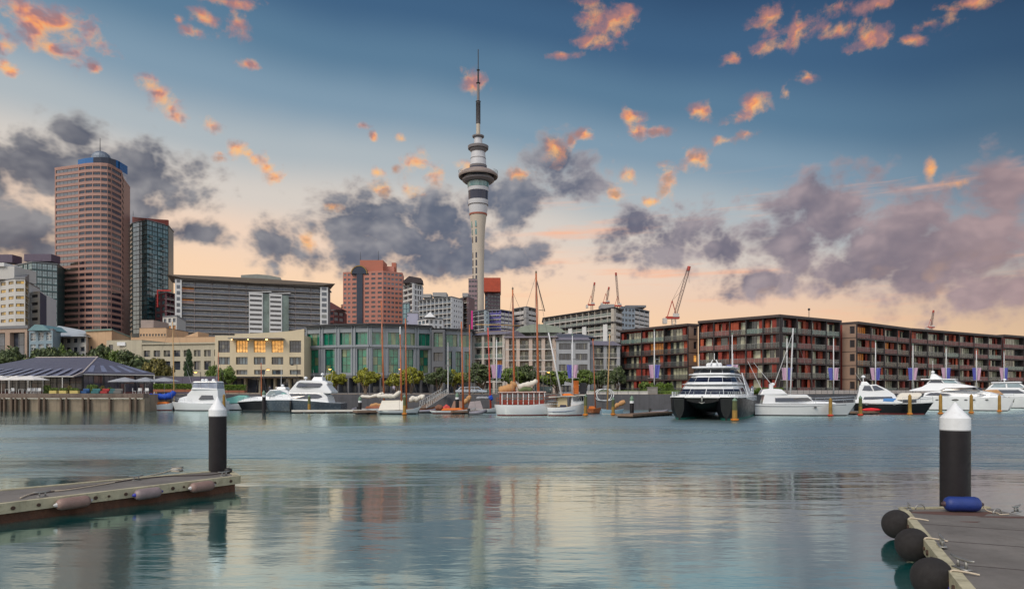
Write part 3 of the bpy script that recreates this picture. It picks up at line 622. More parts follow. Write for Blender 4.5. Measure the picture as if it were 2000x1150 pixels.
for (px, Y, pt), l in zip(((515.5, 108, 762), (703, 110, 773), (893, 105, 766), (1038, 103, 772), (1234, 93, 772), (1721, 112, 770)),
        ('black pile with pale cap at the bow of the dark motor yacht', 'black and white banded pile at the end of the long white pontoon', 'black pile with green cap between the wooden sailing boats', 'black pile with green cap in front of the timber ketch', 'black pile with green cap on the wooden dock left of the catamaran', 'black pile with green cap amid the small black hulled cruiser')):
    r = .28; zt = wz(pt, Y); t = thing('sleeved_pile', l, 'pile', (wx(px, Y), Y, 0), 0, 'black sleeved piles in the marina')
    b = MB(); b.lathe([(r, -3), (r, zt - .95)], 16); b.build('sleeve', blackp, t, smooth=True, sharp=40)
    b = MB(); b.lathe([(r * 1.03, zt - 1.05), (r * 1.03, zt - .75)], 16); b.build('white_band', whitep, t, smooth=True, sharp=40)
    b = MB(); b.lathe([(r * .96, zt - .8), (r * .96, zt - .5), (r * 1.1, zt - .48), (r * .5, zt - .15), (.02, zt)], 16); b.build('cap', gcap, t, smooth=True, sharp=40)
# ------------------------------------------------------------------ marina pontoons
planks = mat('dock_planks', (124, 104, 88), .8, var=.25, vs=1.0, bump=.3, bs=16, grime=.4)
def far_dock(label, px0, px1, Y0, Y1, w=1.6, m=None, edge=None):
    p = Vector((wx(px0, Y0), Y0, 0)); q = Vector((wx(px1, Y1), Y1, 0)); u = (q - p).normalized(); L = (q - p).length
    t = thing('marina_pontoon', label, 'floating dock', p, math.atan2(u.y, u.x), 'marina pontoons between the boats')
    b = MB(); b.box(0, L, -w / 2, w / 2, .36, .5); b.build('deck', m or planks, t)
    b = MB(); b.box(-.06, L + .06, -w / 2 - .06, -w / 2 - .002, .22, .52); b.box(-.06, -.002, -w / 2 - .002, w / 2, .22, .52); b.box(L + .002, L + .06, -w / 2 - .002, w / 2, .22, .52); b.build('edging', edge or planks, t)
    b = MB(); s = .3
    while s < L - 1.3: b.box(s, s + 1.1, -w / 2 + .1, w / 2 - .1, -.4, .355); s += 1.7
    b.build('float', mat('dock_float', (60, 56, 54), .8, grime=.4), t); return t
far_dock('long pontoon with white rubbing strip beside the dark motor yacht', 572, 716, 108, 110, 1.8, concrete, mat('white_rubbing_strip', (214, 210, 200), .6, grime=.3))
far_dock('short timber pontoon carrying the black and white banded pile', 694, 742, 104, 106, 2.0)
far_dock('timber pontoon at the grey inflatable dinghy', 880, 935, 104, 106, 2.0)
far_dock('timber pontoon in front of the timber ketch hull', 1024, 1072, 101, 103, 2.0)
far_dock('weathered wooden pontoon left of the black catamaran bows', 1219, 1300, 89, 100, 2.4)
far_dock('pontoon carrying the red kayak', 1662, 1728, 101, 104, 1.6, concrete)
far_dock('dark pontoon beside the boat with the blue sail cover', 268, 340, 121, 124, 1.8)
# ------------------------------------------------------------------ middle ground buildings along the promenade
fdark = mat('dark_frame', (44, 44, 48), .5, .2, var=.08)
fgrey = mat('grey_frame', (112, 114, 118), .5, .2, var=.08)
fwhite = mat('white_frame', (205, 205, 200), .5, var=.06)
g_dark = glass('dark_window_glass', (44, 48, 58), (78, 84, 96), (120, 120, 112), .16)
g_curt = glass('curtained_glass', (92, 98, 90), (54, 58, 60), (196, 196, 166), .6)
g_teal = glass('green_tinted_glass', (10, 98, 84), (24, 138, 108), (112, 134, 96), .22)
g_blue = glass('blue_grey_glass', (82, 98, 112), (110, 130, 140), (60, 66, 76), .4)
warm = mat('lit_room', (206, 172, 118), .4, var=.7, vs=1.1, emit=(255, 206, 140), es=.62)
warm2 = mat('dim_lit_room', (150, 110, 60), .4, var=.5, vs=1.2, emit=(255, 190, 100), es=.28)
cream = mat('cream_render', (202, 190, 162), .85, var=.07, vs=.25, bump=.1, bs=6, streak=.14)
shop = mat('shopfront_dark', (52, 48, 50), .5, var=.3, vs=.8)
mgrey = mat('grey_panel', (134, 142, 148), .6, var=.08, vs=.3, streak=.15)
mgrey2 = mat('dark_grey_panel', (92, 95, 100), .6, var=.08, vs=.3, streak=.15)
def foot(px0, Y0, px1, Y1, dep):
    a = Vector((wx(px0, Y0), Y0)); c = Vector((wx(px1, Y1), Y1)); u = (c - a).normalized(); n = Vector((-u.y, u.x)); return a, c, c + n * dep, a + n * dep
def band(B, p0, p1, zlo, zhi, nx, wx0, wx1, z0, z1, **k):
    return B.face(p0, p1, zlo, zhi, nx, 1, (wx0, wx1, (z0 - zlo) / (zhi - zlo), (z1 - zlo) / (zhi - zlo)), **k)
# --- cream warehouse
Y = 165; a, c, c2, a2 = foot(420, Y, 594, Y, 30)
B = Bld('warehouse', 'cream converted warehouse with three rows of wide windows and lit top floor', 'warehouse', (a.x, a.y, QZ), [cream, shop])
z = lambda py: wz(py, Y)
kw = dict(gm=g_dark, fm=fdark, depth=.45)
band(B, a, c, z(692), z(655), 5, .17, .83, z(688), z(665), mull=(4, 3), lit=lambda i, j: i in (1, 2, 3), litm=warm, **kw)
band(B, a, c, z(716), z(692), 5, .17, .83, z(711.5), z(697), mull=(4, 1), **dict(kw, gm=g_blue))
band(B, a, c, z(735), z(716), 5, .19, .81, z(731), z(722), mull=(3, 1), **dict(kw, gm=g_blue))
band(B, a, c, QZ, z(735), 6, .06, .94, QZ + .1, z(739), mull=(3, 1), **dict(kw, depth=1.2, gm=g_dark))
pts = [(0, 655), (38, 655), (38.5, 652), (80, 650.5), (120, 648.5), (150, 646), (174, 642)]
b = MB(); b.ext([(wx(420 + x, Y), Y, z(py)) for x, py in pts] + [(wx(594, Y), Y, z(655.01) - .002), (wx(420, Y), Y, z(655.01) - .002)], (0, .4, 0)); B.one('parapet', b, cream)
B.plain(a2, a, QZ, z(655)); B.plain(c, c2, QZ, z(655)); B.slab([a + Vector((.02, .45)), c + Vector((-.02, .45)), c2, a2], z(656), z(655.4), 0)
b = MB(); b.box(wx(452, Y), wx(556, Y), Y - 2.2, Y - .003, z(662.5), z(661)); B.one('canopy', b, fgrey)
b = MB(); b.box(wx(438, Y), wx(592, Y), Y - 3, Y - .003, z(738), z(735.5)); B.one('awning', b, fdark)
for px in (455, 487, 522, 524):
    b = MB(); b.lathe([(.10, -.18), (.14, -.1), (.05, 0)], 8, c=(wx(px, Y), Y - .8, z(662.6))); B.one('spot_lamp', b, mat('lamp_glow', (255, 220, 160), .4, var=0, emit=(255, 200, 120), es=9))
B.finish()
# --- grey building with green glass
P = [(597, 171), (660, 167), (722, 165), (784, 167), (843, 171)]
o3 = Vector((wx(597, 171), 171, QZ))
B = Bld('office_building', 'grey waterfront building with green glass and a bowed facade over a dark colonnade', 'office building', o3, [mgrey, mgrey2, shop])
zt, z1, z2, z3, z4 = wz(637, 168), wz(677, 168), wz(681.5, 168), wz(733, 168), QZ
pp = [(wx(x, y), y) for x, y in P]
for (p0, p1) in zip(pp, pp[1:]):
    band(B, p0, p1, z1, zt, 2, .07, .93, wz(674, 168), wz(650, 168), gm=g_teal, fm=fgrey, mull=(3, 1), depth=.5)
    band(B, p0, p1, z3, z1, 2, .20, .80, wz(728, 168), wz(682, 168), gm=g_teal, fm=fdark, mull=(2, 3), depth=.5)
    band(B, p0, p1, z4, z3, 3, .05, .95, z4 + .1, wz(738, 168), gm=g_dark, fm=fdark, mull=(3, 2), depth=2.2, wm=1)
    q0, u, n, W = B.fr(p0, p1); T = Matrix(((u.x, n.x, 0, q0.x), (u.y, n.y, 0, q0.y), (0, 0, 1, 0), (0, 0, 0, 1)))
    for s in (0, .5, 1):
        for off in (-.4, .4):
            x = s * W + off
            if 0 < x < W: b = MB(); b.box(x - .10, x + .10, -.2, -.003, z3, zt, 0, T); B.one('pilaster', b, mgrey)
    b = MB(); b.box(.0, W - .001, -.35, -.004, z1 - .22, z1 + .22, 0, T); B.one('string_course', b, mgrey)
poly = pp + [(pp[-1][0], 200), (pp[0][0], 200)]
B.slab(poly, zt - .7, zt - .3, 0); B.plain((pp[0][0], 200), pp[0], QZ, zt)
b = MB(); b.prism([(x, y - .9) for x, y in pp] + [(pp[-1][0], 201), (pp[0][0] - .6, 201)], zt + .0, zt + .42); B.one('roof', b, fdark)
B.finish()
# --- projecting stair block and east wing of the same grey terrace
p0, p1, p2, p3 = (wx(843, 166), 166), (wx(868.5, 166), 166), (wx(869, 170), 170), (wx(921, 173), 173)
B = Bld('corner_block', 'grey projecting block with stacked loggias beside the green glass building', 'building', (p0[0], p0[1], QZ), [mgrey2, mgrey, shop])
zz = [QZ, wz(733, 166), wz(709, 166), wz(681, 166), wz(641, 166)]
for j in range(4): band(B, p0, p1, zz[j], zz[j + 1], 1, .15, .85, zz[j] + .5, zz[j + 1] - (.9 if j < 3 else 1.0), gm=[g_dark, g_dark, g_dark, g_teal][j], fm=fdark, mull=(2, 1), depth=1.0)
B.plain(p1, (p1[0], 176), QZ, zz[4]); B.plain((p0[0], 176), p0, QZ, zz[4]); B.slab([p0, p1, (p1[0], 185), (p0[0], 185)], zz[4] - .3, zz[4] - .05)
B.finish()
B = Bld('terrace_wing', 'lower grey wing with green glazed top storey right of the stair block', 'building', (p2[0], p2[1], QZ), [mgrey, mgrey2, shop])
zt, z1, z3 = wz(645, 171), wz(680, 171), wz(734, 171)
band(B, p2, p3, z1, zt, 2, .06, .94, wz(677, 171), wz(653, 171), gm=g_teal, fm=fgrey, mull=(3, 1), depth=.5)
band(B, p2, p3, z3, z1, 3, .2, .8, wz(728, 171), wz(686, 171), gm=g_teal, fm=fdark, mull=(2, 3), depth=.5)
band(B, p2, p3, QZ, z3, 3, .06, .94, QZ + .1, wz(739, 171), gm=g_dark, fm=fdark, mull=(2, 2), depth=1.6)
B.plain(p3, (p3[0], 190), QZ, zt); b = MB(); b.prism([(p2[0] - .2, p2[1] - .8), (p3[0] + .6, p3[1] - .8), (p3[0] + .6, 195), (p2[0] - .2, 195)], zt, zt + .4); B.one('roof', b, fdark)
B.finish()
# --- beige apartment terrace
beige = mat('beige_render', (182, 176, 168), .85, var=.08, vs=.3, streak=.2); bgrey = mat('cool_grey_render', (158, 162, 166), .85, var=.07, vs=.3, streak=.18)
railg = mat('green_glass_rail', (112, 136, 130), .15, var=.2, vs=1, spec=.8, alpha=.5); railw = mat('white_slab_edge', (196, 194, 190), .7, var=.06)
raild = mat('smoked_glass_rail', (80, 84, 84), .15, var=.25, vs=1.2, spec=.8, alpha=.45)
pinkw = mat('pinkish_render', (184, 168, 156), .85, var=.08)
def flats(name, label, px0, Y0, px1, Y1, ptop, nx, nz, wall, style='balc', dep=14, roofm=None, zb=QZ, mull=(4, 1), gm=None, railm=None, zoff=0, litf=None, win=(.15, .85, .2, .8), slabm=None, depth=1.3, cat='apartment building', overh=.5, pitch=0, post=.3):
    a, c, c2, a2 = foot(px0, Y0, px1, Y1, dep); zt = wz(ptop, Y0)
    B = Bld(name, label, cat, (a.x, a.y, zb), [wall, mgrey2])
    if style == 'balc': B.balc(a, c, zb, zt, nx, nz, gm=gm or g_curt, fm=fdark, railm=railm or railg, slabm=slabm or railw, mull=mull, depth=depth, lit=litf, litm=warm2, post=post)
    else: B.face(a, c, zb, zt, nx, nz, win, gm=gm or g_dark, fm=fdark, mull=mull, lit=litf, litm=warm2)
    B.plain(c, c2, zb, zt); B.plain(a2, a, zb, zt)
    b = MB(); n = (a2 - a).normalized() * overh; u = (c - a).normalized() * overh * .6
    pl = [a - n - u, c - n + u, c2 + n + u, a2 + n - u]
    if pitch: 
        h = pitch; m0, m1 = (pl[0] + pl[3]) / 2, (pl[1] + pl[2]) / 2
        b.add([(p.x, p.y, zt) for p in pl] + [(m0.x, m0.y, zt + h), (m1.x, m1.y, zt + h)], [(0, 1, 5, 4), (2, 3, 4, 5), (1, 2, 5), (3, 0, 4), (3, 2, 1, 0)])
    else: b.prism(pl, zt + .001, zt + .35)
    B.one('roof', b, roofm or fgrey)
    return B
mauve = mat('mauve_metal_roof', (132, 126, 136), .5, .3, var=.08)
flats('apartment_building', 'beige waterfront flats with green glass balconies right of the grey wing', 922, 176, 986, 172, 655, 3, 5, beige, roofm=mauve, railm=railg, post=.7, mull=(4, 1), litf=lambda i, j: (i, j) == (2, 2), pitch=1.4).finish()
flats('apartment_building', 'flats with pinkish pier and deep balconies behind the tall orange masts', 987, 172, 1086, 170, 660, 4, 5, pinkw, roofm=mauve, railm=raild, post=.9, depth=1.8, litf=lambda i, j: (i, j) == (0, 1)).finish()
flats('apartment_building', 'cool grey flats with a shallow pitched roof behind the slanting white boom', 1087, 168, 1152, 168, 664, 2, 5, bgrey, roofm=mauve, style='face', win=(.14, .86, .12, .72), mull=(6, 1), pitch=1.2).finish()
flats('apartment_building', 'low grey flats squeezed against the left end of the red timber blocks', 1153, 171, 1211, 172, 674, 2, 4, bgrey, post=.8, railm=raild, roofm=mauve, mull=(4, 1), pitch=1.6).finish()
# --- red timber apartment blocks
redt = mat('red_timber', (134, 52, 40), .7, var=.22, vs=.8, bump=.3, bs=20, isl=.3); oranget = mat('orange_timber', (164, 76, 50), .7, var=.22, vs=.8, bump=.3, bs=20, isl=.25)
dkslab = mat('brown_black_slab', (66, 56, 54), .7, var=.15, vs=.5); dkcol = mat('black_column', (42, 36, 38), .6, var=.1)
railp = mat('pinkish_mesh_rail', (132, 92, 88), .6, var=.2, vs=1.2, alpha=.75)
tanp = mat('tan_panel', (146, 122, 106), .7, var=.1, vs=.5)
def red_face(B, p0, p1, z0, z1, nx, nz, seed, pinktop=False, depth=1.15):
    Rr = random.Random(seed); p0, u, n, W = B.fr(p0, p1); H = z1 - z0; cw, ch = W / nx, H / nz; ang = math.atan2(u.y, u.x)
    T = Matrix(((u.x, n.x, 0, p0.x), (u.y, n.y, 0, p0.y), (0, 0, 1, 0), (0, 0, 0, 1)))
    def q(x, z, d=0.0): return p0 + u * x + n * d + Vector((0, 0, z))
    for j in range(nz):
        zb = z0 + j * ch; b = MB(); b.box(0, W, -.12, depth, zb - .26, zb - .002, 0, T)
        B.one('floor_slab', b, dkslab)
        for i in range(nx):
            x = i * cw + .12; xe = (i + 1) * cw - .12; fl = Rr.random() < .5; h = ch - .36
            B.w.face([q(i * cw, zb, depth), q((i + 1) * cw, zb, depth), q((i + 1) * cw, zb + ch, depth), q(i * cw, zb + ch, depth)], 1)
            nscr = Rr.choice([1, 2, 2, 3, 3]); sw = .9; gw = (xe - x) - nscr * (sw + .02)
            left = Rr.choice([0, nscr, 1 if nscr > 1 else 0])
            xx = x
            for s_ in range(nscr):
                if s_ == left: xx += gw
                m = redt if Rr.random() < .6 else oranget
                key = ('scr', round(h, 2), m.name)
                if key not in WIN:
                    sb = MB()
                    for kx in range(6): sb.box(kx * sw / 6 + .012, (kx + 1) * sw / 6 - .012, 0, .06, 0, h); 
                    sb.box(.0, sw, .062, .09, 0, h); WIN[key] = sb.mesh('screen', [m])
                B.wins.append((WIN[key], q(xx, zb, depth - Rr.choice([.12, .12, .5, .95])), ang, None, 'screen')); xx += sw + .02
            gx = x if left == 0 else x + left * (sw + .02)
            if gw > .5: B.wins.append((win_mesh(gw, h, max(1, int(gw / .85)), 1, g_curt, fdark), q(gx, zb, depth - .03), ang, warm2 if Rr.random() < .02 else None, 'window'))
            rm = railp if (pinktop and j >= nz - 1 or Rr.random() < .22) else (railg if Rr.random() < .25 else raild)
            key = ('rrail', round(cw, 2), rm.name)
            if key not in WIN:
                rb = MB(); rb.box(.1, cw - .1, 0, .03, .08, 1.0); rb.box(.08, cw - .08, -.02, .05, 1.003, 1.05, 1)
                for g in range(1, 4): rb.box(cw * g / 4 - .02, cw * g / 4 + .02, -.03, -.002, .0, 1.0, 1)
                WIN[key] = rb.mesh('balustrade', [rm, galv])
            B.wins.append((WIN[key], q(i * cw, zb, -.06), ang, None, 'balustrade'))
    for i in range(nx + 1):
        x = min(max(i * cw, .14), W - .14); b = MB(); b.box(x - .12, x + .12, -.16, depth + .05, z0, z1 - .003, 0, T); B.one('column', b, dkcol)
def red_block(label, pts, ztop, bays, seed, ends=None, pinktop=False):
    a = pts[0]; B = Bld('apartment_building', label, 'apartment building', (a[0], a[1], QZ), [tanp, redt, dkslab], 'red timber apartment blocks on the right quay')
    for k, (p0, p1) in enumerate(zip(pts, pts[1:])):
        if bays[k] > 0: red_face(B, p0, p1, QZ + .25, ztop, bays[k], 5, seed + k, pinktop)
        else:
            _, u, n, W = B.fr(p0, p1)
            for j in range(5):
                ch = (ztop - QZ) / 5; B.face(p0, p1, QZ + j * ch + .12, QZ + (j + 1) * ch, 1, 1, (.55, .9, .3, .85), gm=g_blue if ends == 'blue' else g_dark, fm=fdark, depth=.2, lit=(lambda i, jj, j=j: j == 2 and ends != 'blue'), litm=warm)
                b = MB(); q = [Vector((p0[0], p0[1], 0)), Vector((p1[0], p1[1], 0))]
                b.ext([q[0] - n * .05, q[1] - n * .05, q[1] + n * .3, q[0] + n * .3], (0, 0, .12)); b.v = [(x, y, z_ + QZ + j * ch) for x, y, z_ in b.v]; B.one('floor_band', b, dkcol)
    _, u, n, W = B.fr(pts[-2], pts[-1]); e = Vector((pts[-1][0], pts[-1][1], 0)); _, u0, n0, _ = B.fr(pts[0], pts[1])
    f = Vector((pts[0][0], pts[0][1], 0))
    if bays[0] == 0: n0 = n
    B.plain(pts[-1], (e.x + n.x * 14, e.y + n.y * 14), QZ, ztop, 1); B.plain((f.x + n0.x * 14, f.y + n0.y * 14), pts[0], QZ, ztop, 1)
    poly = [(p[0] - n.x * .5, p[1] - n.y * .5) if k == len(pts) - 1 else (p[0] - n0.x * .5, p[1] - n0.y * .5) for k, p in enumerate(pts)] + [(e.x + n.x * 14, e.y + n.y * 14), (f.x + n0.x * 14, f.y + n0.y * 14)]
    b = MB(); b.prism(poly, ztop, ztop + .55); B.one('roof', b, dkslab)
    B.finish(200)
    return B
def wp(px, Y): return (wx(px, Y), Y)
ZR = 18.4
red_block('red timber apartment block with tan end wall behind the trees left of the catamaran', [wp(1212, 176), wp(1345, 158), wp(1363, 159.5)], ZR + .1, [3, 0], 3, 'tan')
red_block('large red timber apartment block with its corner behind the catamaran and tilted mast', [wp(1365, 153.5), wp(1525, 140), wp(1640, 152)], ZR + .2, [5, 4], 21)
red_block('red timber apartment block with grey end wall and blue windows', [wp(1645, 154.6), wp(1672, 152.4), wp(1776, 169)], ZR, [0, 4], 33, 'blue', True)
red_block('long red timber apartment block behind the white catamaran yacht', [wp(1778, 170), wp(1956, 193)], ZR + .1, [6], 47, None, True)
red_block('red timber apartment block cut off by the right picture edge', [wp(1958, 194), wp(2075, 212)], ZR + .5, [3], 55, None, True)
# low planter wall in front of the red blocks
b = MB(); q = [wp(1530, 137), wp(1643, 147), wp(1800, 165), wp(2050, 198)]
pl = mat('white_planter_wall', (196, 190, 184), .8, var=.08, streak=.2)
t = thing('planter_wall', 'low pale planter wall along the foot of the red timber blocks', 'wall', (q[0][0], q[0][1], QZ)); o = Vector(t.location)
for p0, p1 in zip(q, q[1:]):
    u = Vector((p1[0] - p0[0], p1[1] - p0[1], 0)).normalized(); n = Vector((-u.y, u.x, 0)) * .4
    b.ext([(p0[0], p0[1], QZ), (p1[0], p1[1], QZ), (p1[0] + n.x, p1[1] + n.y, QZ), (p0[0] + n.x, p0[1] + n.y, QZ)], (0, 0, .75))
b.build('wall_panel', pl, t, origin=o, loc=(0, 0, 0))
# --- restaurant pavilion with hipped metal roof
rf = mat('violet_metal_roof', (96, 95, 110), .45, .3, var=.1, vs=.4, bump=.15, bs=3); rlight = mat('translucent_roof_strip', (114, 119, 142), .35, var=.08)
W_, C_, E_ = Vector((wx(-90, 130), 130, 7.0)), Vector((wx(162, 130), 130, 7.0)), Vector((wx(302, 140), 140, 7.06))
RR, RL = Vector((wx(191, 146), 146, wz(697, 146))), Vector((wx(70, 146), 146, wz(698, 146)))
Wb, Eb = Vector((W_.x, 165, 7.0)), Vector((E_.x - 15, 165, 7.0))
t = thing('restaurant', 'waterfront restaurant pavilion with violet hipped roof and pale blue roof stripes', 'restaurant', (C_.x, C_.y, QZ)); o = Vector(t.location); kw = dict(origin=o, loc=(0, 0, 0))
b = MB()
for pl_ in ([W_, C_, RR, RL], [C_, E_, RR], [E_, Eb, RR], [Eb, Wb, RL, RR], [Wb, W_, RL]): b.face(pl_)
for pl_ in ([W_, C_], [C_, E_]): b.face([pl_[0], pl_[1], pl_[1] - Vector((0, 0, .35)), pl_[0] - Vector((0, 0, .35))])
AW = [Vector((W_.x, 124.4, 6.1)), Vector((wx(143, 124.4), 124.4, 6.1)), C_ - Vector((0, 0, .02)), W_ - Vector((0, 0, .02))]
b.face(AW); b.face([AW[1], AW[2], AW[2] + Vector((0, 0, -.8)), AW[1] + Vector((0, 0, -.1))])
b.build('roof', rf, t, **kw)
def strips(e0, e1, r0, r1, n, lo, hi, frac, lift):
    for i in range(n):
        f0, f1 = (i + .25) / n, (i + .25 + frac) / n
        q = [e0.lerp(e1, f0).lerp(r0.lerp(r1, f0), lo), e0.lerp(e1, f1).lerp(r0.lerp(r1, f1), lo), e0.lerp(e1, f1).lerp(r0.lerp(r1, f1), hi), e0.lerp(e1, f0).lerp(r0.lerp(r1, f0), hi)]
        b = MB(); b.ext([p + Vector((0, 0, lift)) for p in q], (0, 0, .04)); b.build('roof_light', rlight, t, **kw)
strips(C_, E_, RR, RR, 5, .03, .42, .42, .03); strips(AW[0], AW[1], W_ + (RL - W_) * .18, C_ + (RR - C_) * .22, 12, .04, .98, .38, .10)
b = MB(); b.tube([AW[1] + Vector((0, 0, .05)), C_ + Vector((0, 0, .06)), RR + Vector((0, 0, .05))], .13, 6); b.tube([RR + Vector((0, 0, .03)), RL + Vector((0, 0, .03))], .1, 6); b.build('hip_capping', mat('pale_capping', (196, 184, 176), .5), t, **kw)
b = MB(); b.tube([AW[0], AW[1]], .09, 6); b.tube([AW[1], C_ - Vector((0, 0, .35))], .07, 6); b.tube([C_ - Vector((0, 0, .37)), E_ - Vector((0, 0, .37))], .09, 6); b.build('gutter', fwhite, t, **kw)
pvc = glass('clear_curtain_wall', (58, 56, 66), (86, 84, 96), (104, 76, 74), .3, .12, 1.5)
for p0, p1, n in ((Vector((W_.x, 130.4, 0)), Vector((C_.x - .4, 130.4, 0)), 10), (Vector((C_.x - .4, 130.6, 0)), Vector((E_.x - .4, 140.4, 0)), 7)):
    u = (p1 - p0); L = u.length; ang = math.atan2(u.y, u.x)
    for i in range(n):
        me = win_mesh(L / n, 6.55 - QZ - .4, 2, 2, pvc, fdark, .08); w = bpy.data.objects.new('glazed_bay', me); COL.objects.link(w); w.parent = t; w.location = p0 + u * (i / n) + Vector((0, 0, QZ + .42)) - o; w.rotation_euler = (0, 0, ang)
    b = MB(); nn = Vector((-u.y, u.x, 0)).normalized(); b.ext([p0 + Vector((0, 0, QZ)), p1 + Vector((0, 0, QZ)), p1 + nn * .2 + Vector((0, 0, QZ)), p0 + nn * .2 + Vector((0, 0, QZ))], (0, 0, .42)); b.build('base_wall', mat('maroon_panel', (104, 58, 54), .7), t, **kw)
for px in (18, 55, 84, 122): 
    b = MB(); b.tube([(wx(px, 124.5), 124.5, QZ), (wx(px, 124.5), 124.5, 6.08)], .09, 8); b.build('post', fwhite, t, **kw)
for f in (0.0, .27, .5, .75, .995):
    q = C_.lerp(E_, f); b = MB(); b.box(q.x - .1, q.x + .1, q.y - .1, q.y + .1, QZ, 6.6); b.build('post', fdark if f < .9 else fwhite, t, **kw)
# --- low pale car park building at the left
pale = mat('pale_warehouse', (178, 172, 152), .85, var=.08, vs=.3, streak=.25)
a, c, c2, a2 = foot(278, 190, 436, 186, 30)
B = Bld('warehouse', 'low pale warehouse with two rows of dark square windows behind the restaurant', 'warehouse', (a.x, a.y, QZ), pale)
z = lambda py: wz(py, 188)
band(B, a, c, z(700), z(672), 8, .12, .80, z(696), z(683.5), gm=g_dark, fm=fdark, mull=(2, 1), depth=.5)
band(B, a, c, z(728), z(700), 8, .12, .80, z(722), z(705), gm=g_dark, fm=fdark, mull=(2, 1), depth=.5)
B.plain(a, c, QZ, z(728)); B.plain(c, c2, QZ, z(672)); B.plain(a2, a, QZ, z(672)); B.slab([a, c, c2, a2], z(673), z(672.4))
b = MB(); b.prism([a + Vector((-.3, -.4)), c + Vector((.3, -.4)), c2, a2], z(672), z(669)); B.one('parapet', b, pale); B.finish()
a, c, c2, a2 = foot(208, 192, 277, 190, 20)
B = Bld('warehouse_annex', 'pale flat roofed annex with a white panel left of the low warehouse', 'annex', (a.x, a.y, QZ), pale)
B.face(a, c, QZ, wz(664, 191), 4, 3, (.25, .75, .4, .75), gm=g_dark, fm=fdark, depth=.3, skip=lambda i, j: not (j == 2 and i == 0)); B.plain(c, c2, QZ, wz(664, 191)); B.plain(a2, a, QZ, wz(664, 191)); B.slab([a, c, c2, a2], wz(665, 191), wz(664.3, 191))
b = MB(); b.box(wx(222, 189), wx(238, 189), 190.6, 190.9, wz(675, 191), wz(668, 191)); B.one('white_panel', b, whitep); B.finish()
peach = mat('peach_render', (190, 160, 128), .85, var=.1, vs=.2, streak=.25)
a, c, c2, a2 = foot(256, 225, 422, 222, 20)
B = Bld('rooftop_building', 'peach stepped building rising behind the low pale warehouse', 'building', (a.x, a.y, QZ), [peach, pale])
za, zb = wz(658, 224), wz(640, 224)
B.plain(a, c, QZ, za); B.plain(a2, a, QZ, za); B.plain(c, c2, QZ, za); B.slab([a, c, c2, a2], za - .2, za - .02)
m0, m1 = a.lerp(c, .1), a.lerp(c, .42)
B.face(m0, m1, za, zb, 9, 1, (.2, .8, .1, .35), gm=g_dark, fm=fdark, depth=.2); B.plain(m1, m1 + Vector((0, 15)), za, zb); B.plain(m0 + Vector((0, 15)), m0, za, zb); B.slab([m0, m1, m1 + Vector((0, 15)), m0 + Vector((0, 15))], zb - .2, zb - .02)
b = MB(); q0, q1 = a.lerp(c, .62), a.lerp(c, .78); b.ext([(q0.x, q0.y + .5, za), (q1.x, q1.y + .5, za), (q1.x, q1.y + .5, wz(648, 224))], (0, 8, 0)); B.one('ramp_wall', b, peach)
b = MB(); b.box(wx(275, 226), wx(300, 226), 226, 236, zb, wz(625, 226)); B.one('plant_room', b, mat('brown_grey_render', (150, 138, 132), .8)); B.finish()
# ------------------------------------------------------------------ the city behind
g_gold = glass('gold_reflecting_glass', (196, 154, 66), (138, 120, 76), (214, 176, 92), .45, .1, 1.5)
g_city = glass('city_window_glass', (52, 58, 70), (84, 94, 108), (120, 124, 122), .14)
g_black = glass('near_black_glass', (34, 34, 44), (58, 58, 70), None)
g_sea = glass('sea_green_glass', (54, 96, 102), (84, 130, 136), (112, 150, 152), .22, .06, 2.2)
def tower(name, label, cs, ptop, faces, walls, zlo=None, cat='tower', roofm=None, roofh=.5, back=None, ov=.2, finish=True, limit=100, group=None):
    """cs: visible corners left to right as (picture column, distance); faces: one dict per visible wall"""
    P = [(wx(px, Y), Y) for px, Y in cs]; k = min(range(len(cs)), key=lambda i: cs[i][1]); zt = wz(ptop, cs[k][1])
    B = Bld(name, label, cat, (P[0][0], P[0][1], QZ), walls, group); B.zt = zt; B.P = P
    zl = QZ if zlo is None else wz(zlo, cs[k][1])
    for (p0, p1), f in zip(zip(P, P[1:]), faces):
        wm = f.get('wm', 0)
        if zl > QZ: B.plain(p0, p1, QZ, zl, wm)
        if f.get('k') == 'plain': B.plain(p0, p1, zl, zt, wm)
        elif f.get('k') == 'balc': B.balc(p0, p1, zl, zt, f['nx'], f['nz'], wm=wm, gm=f.get('gm', g_city), fm=f.get('fm', fdark), railm=f.get('railm', raild), slabm=f.get('slabm', railw), mull=f.get('mull', (2, 1)), depth=f.get('depth', 1.2), lit=f.get('lit'), litm=f.get('litm', warm2), post=f.get('post', .3), slab=f.get('slab', .35), out=f.get('out', 0))
        else: B.face(p0, p1, zl, zt, f['nx'], f['nz'], f.get('win', (.15, .85, .25, .8)), gm=f.get('gm', g_city), fm=f.get('fm', fdark), mull=f.get('mull', (1, 1)), depth=f.get('depth', .3), wm=wm, lit=f.get('lit'), litm=f.get('litm', warm2), skip=f.get('skip'), bar=f.get('bar', .1))
    d = back or 18; a, e = P[0], P[-1]; bk = [(e[0] * (1 + d / e[1] * .6), e[1] + d), (a[0] * (1 + d / a[1] * .6), a[1] + d)]
    B.plain(e, bk[0], QZ, zt); B.plain(bk[0], bk[1], QZ, zt); B.plain(bk[1], a, QZ, zt)
    b = MB(); cx = sum(p[0] for p in P + bk) / len(P + bk); cy = sum(p[1] for p in P + bk) / len(P + bk); s = 1 + ov / 10
    b.prism([(cx + (x - cx) * s, cy + (y - cy) * s) for x, y in P + bk], zt + .002, zt + roofh); B.one('roof', b, roofm or fgrey)
    if finish: B.finish(limit)
    return B
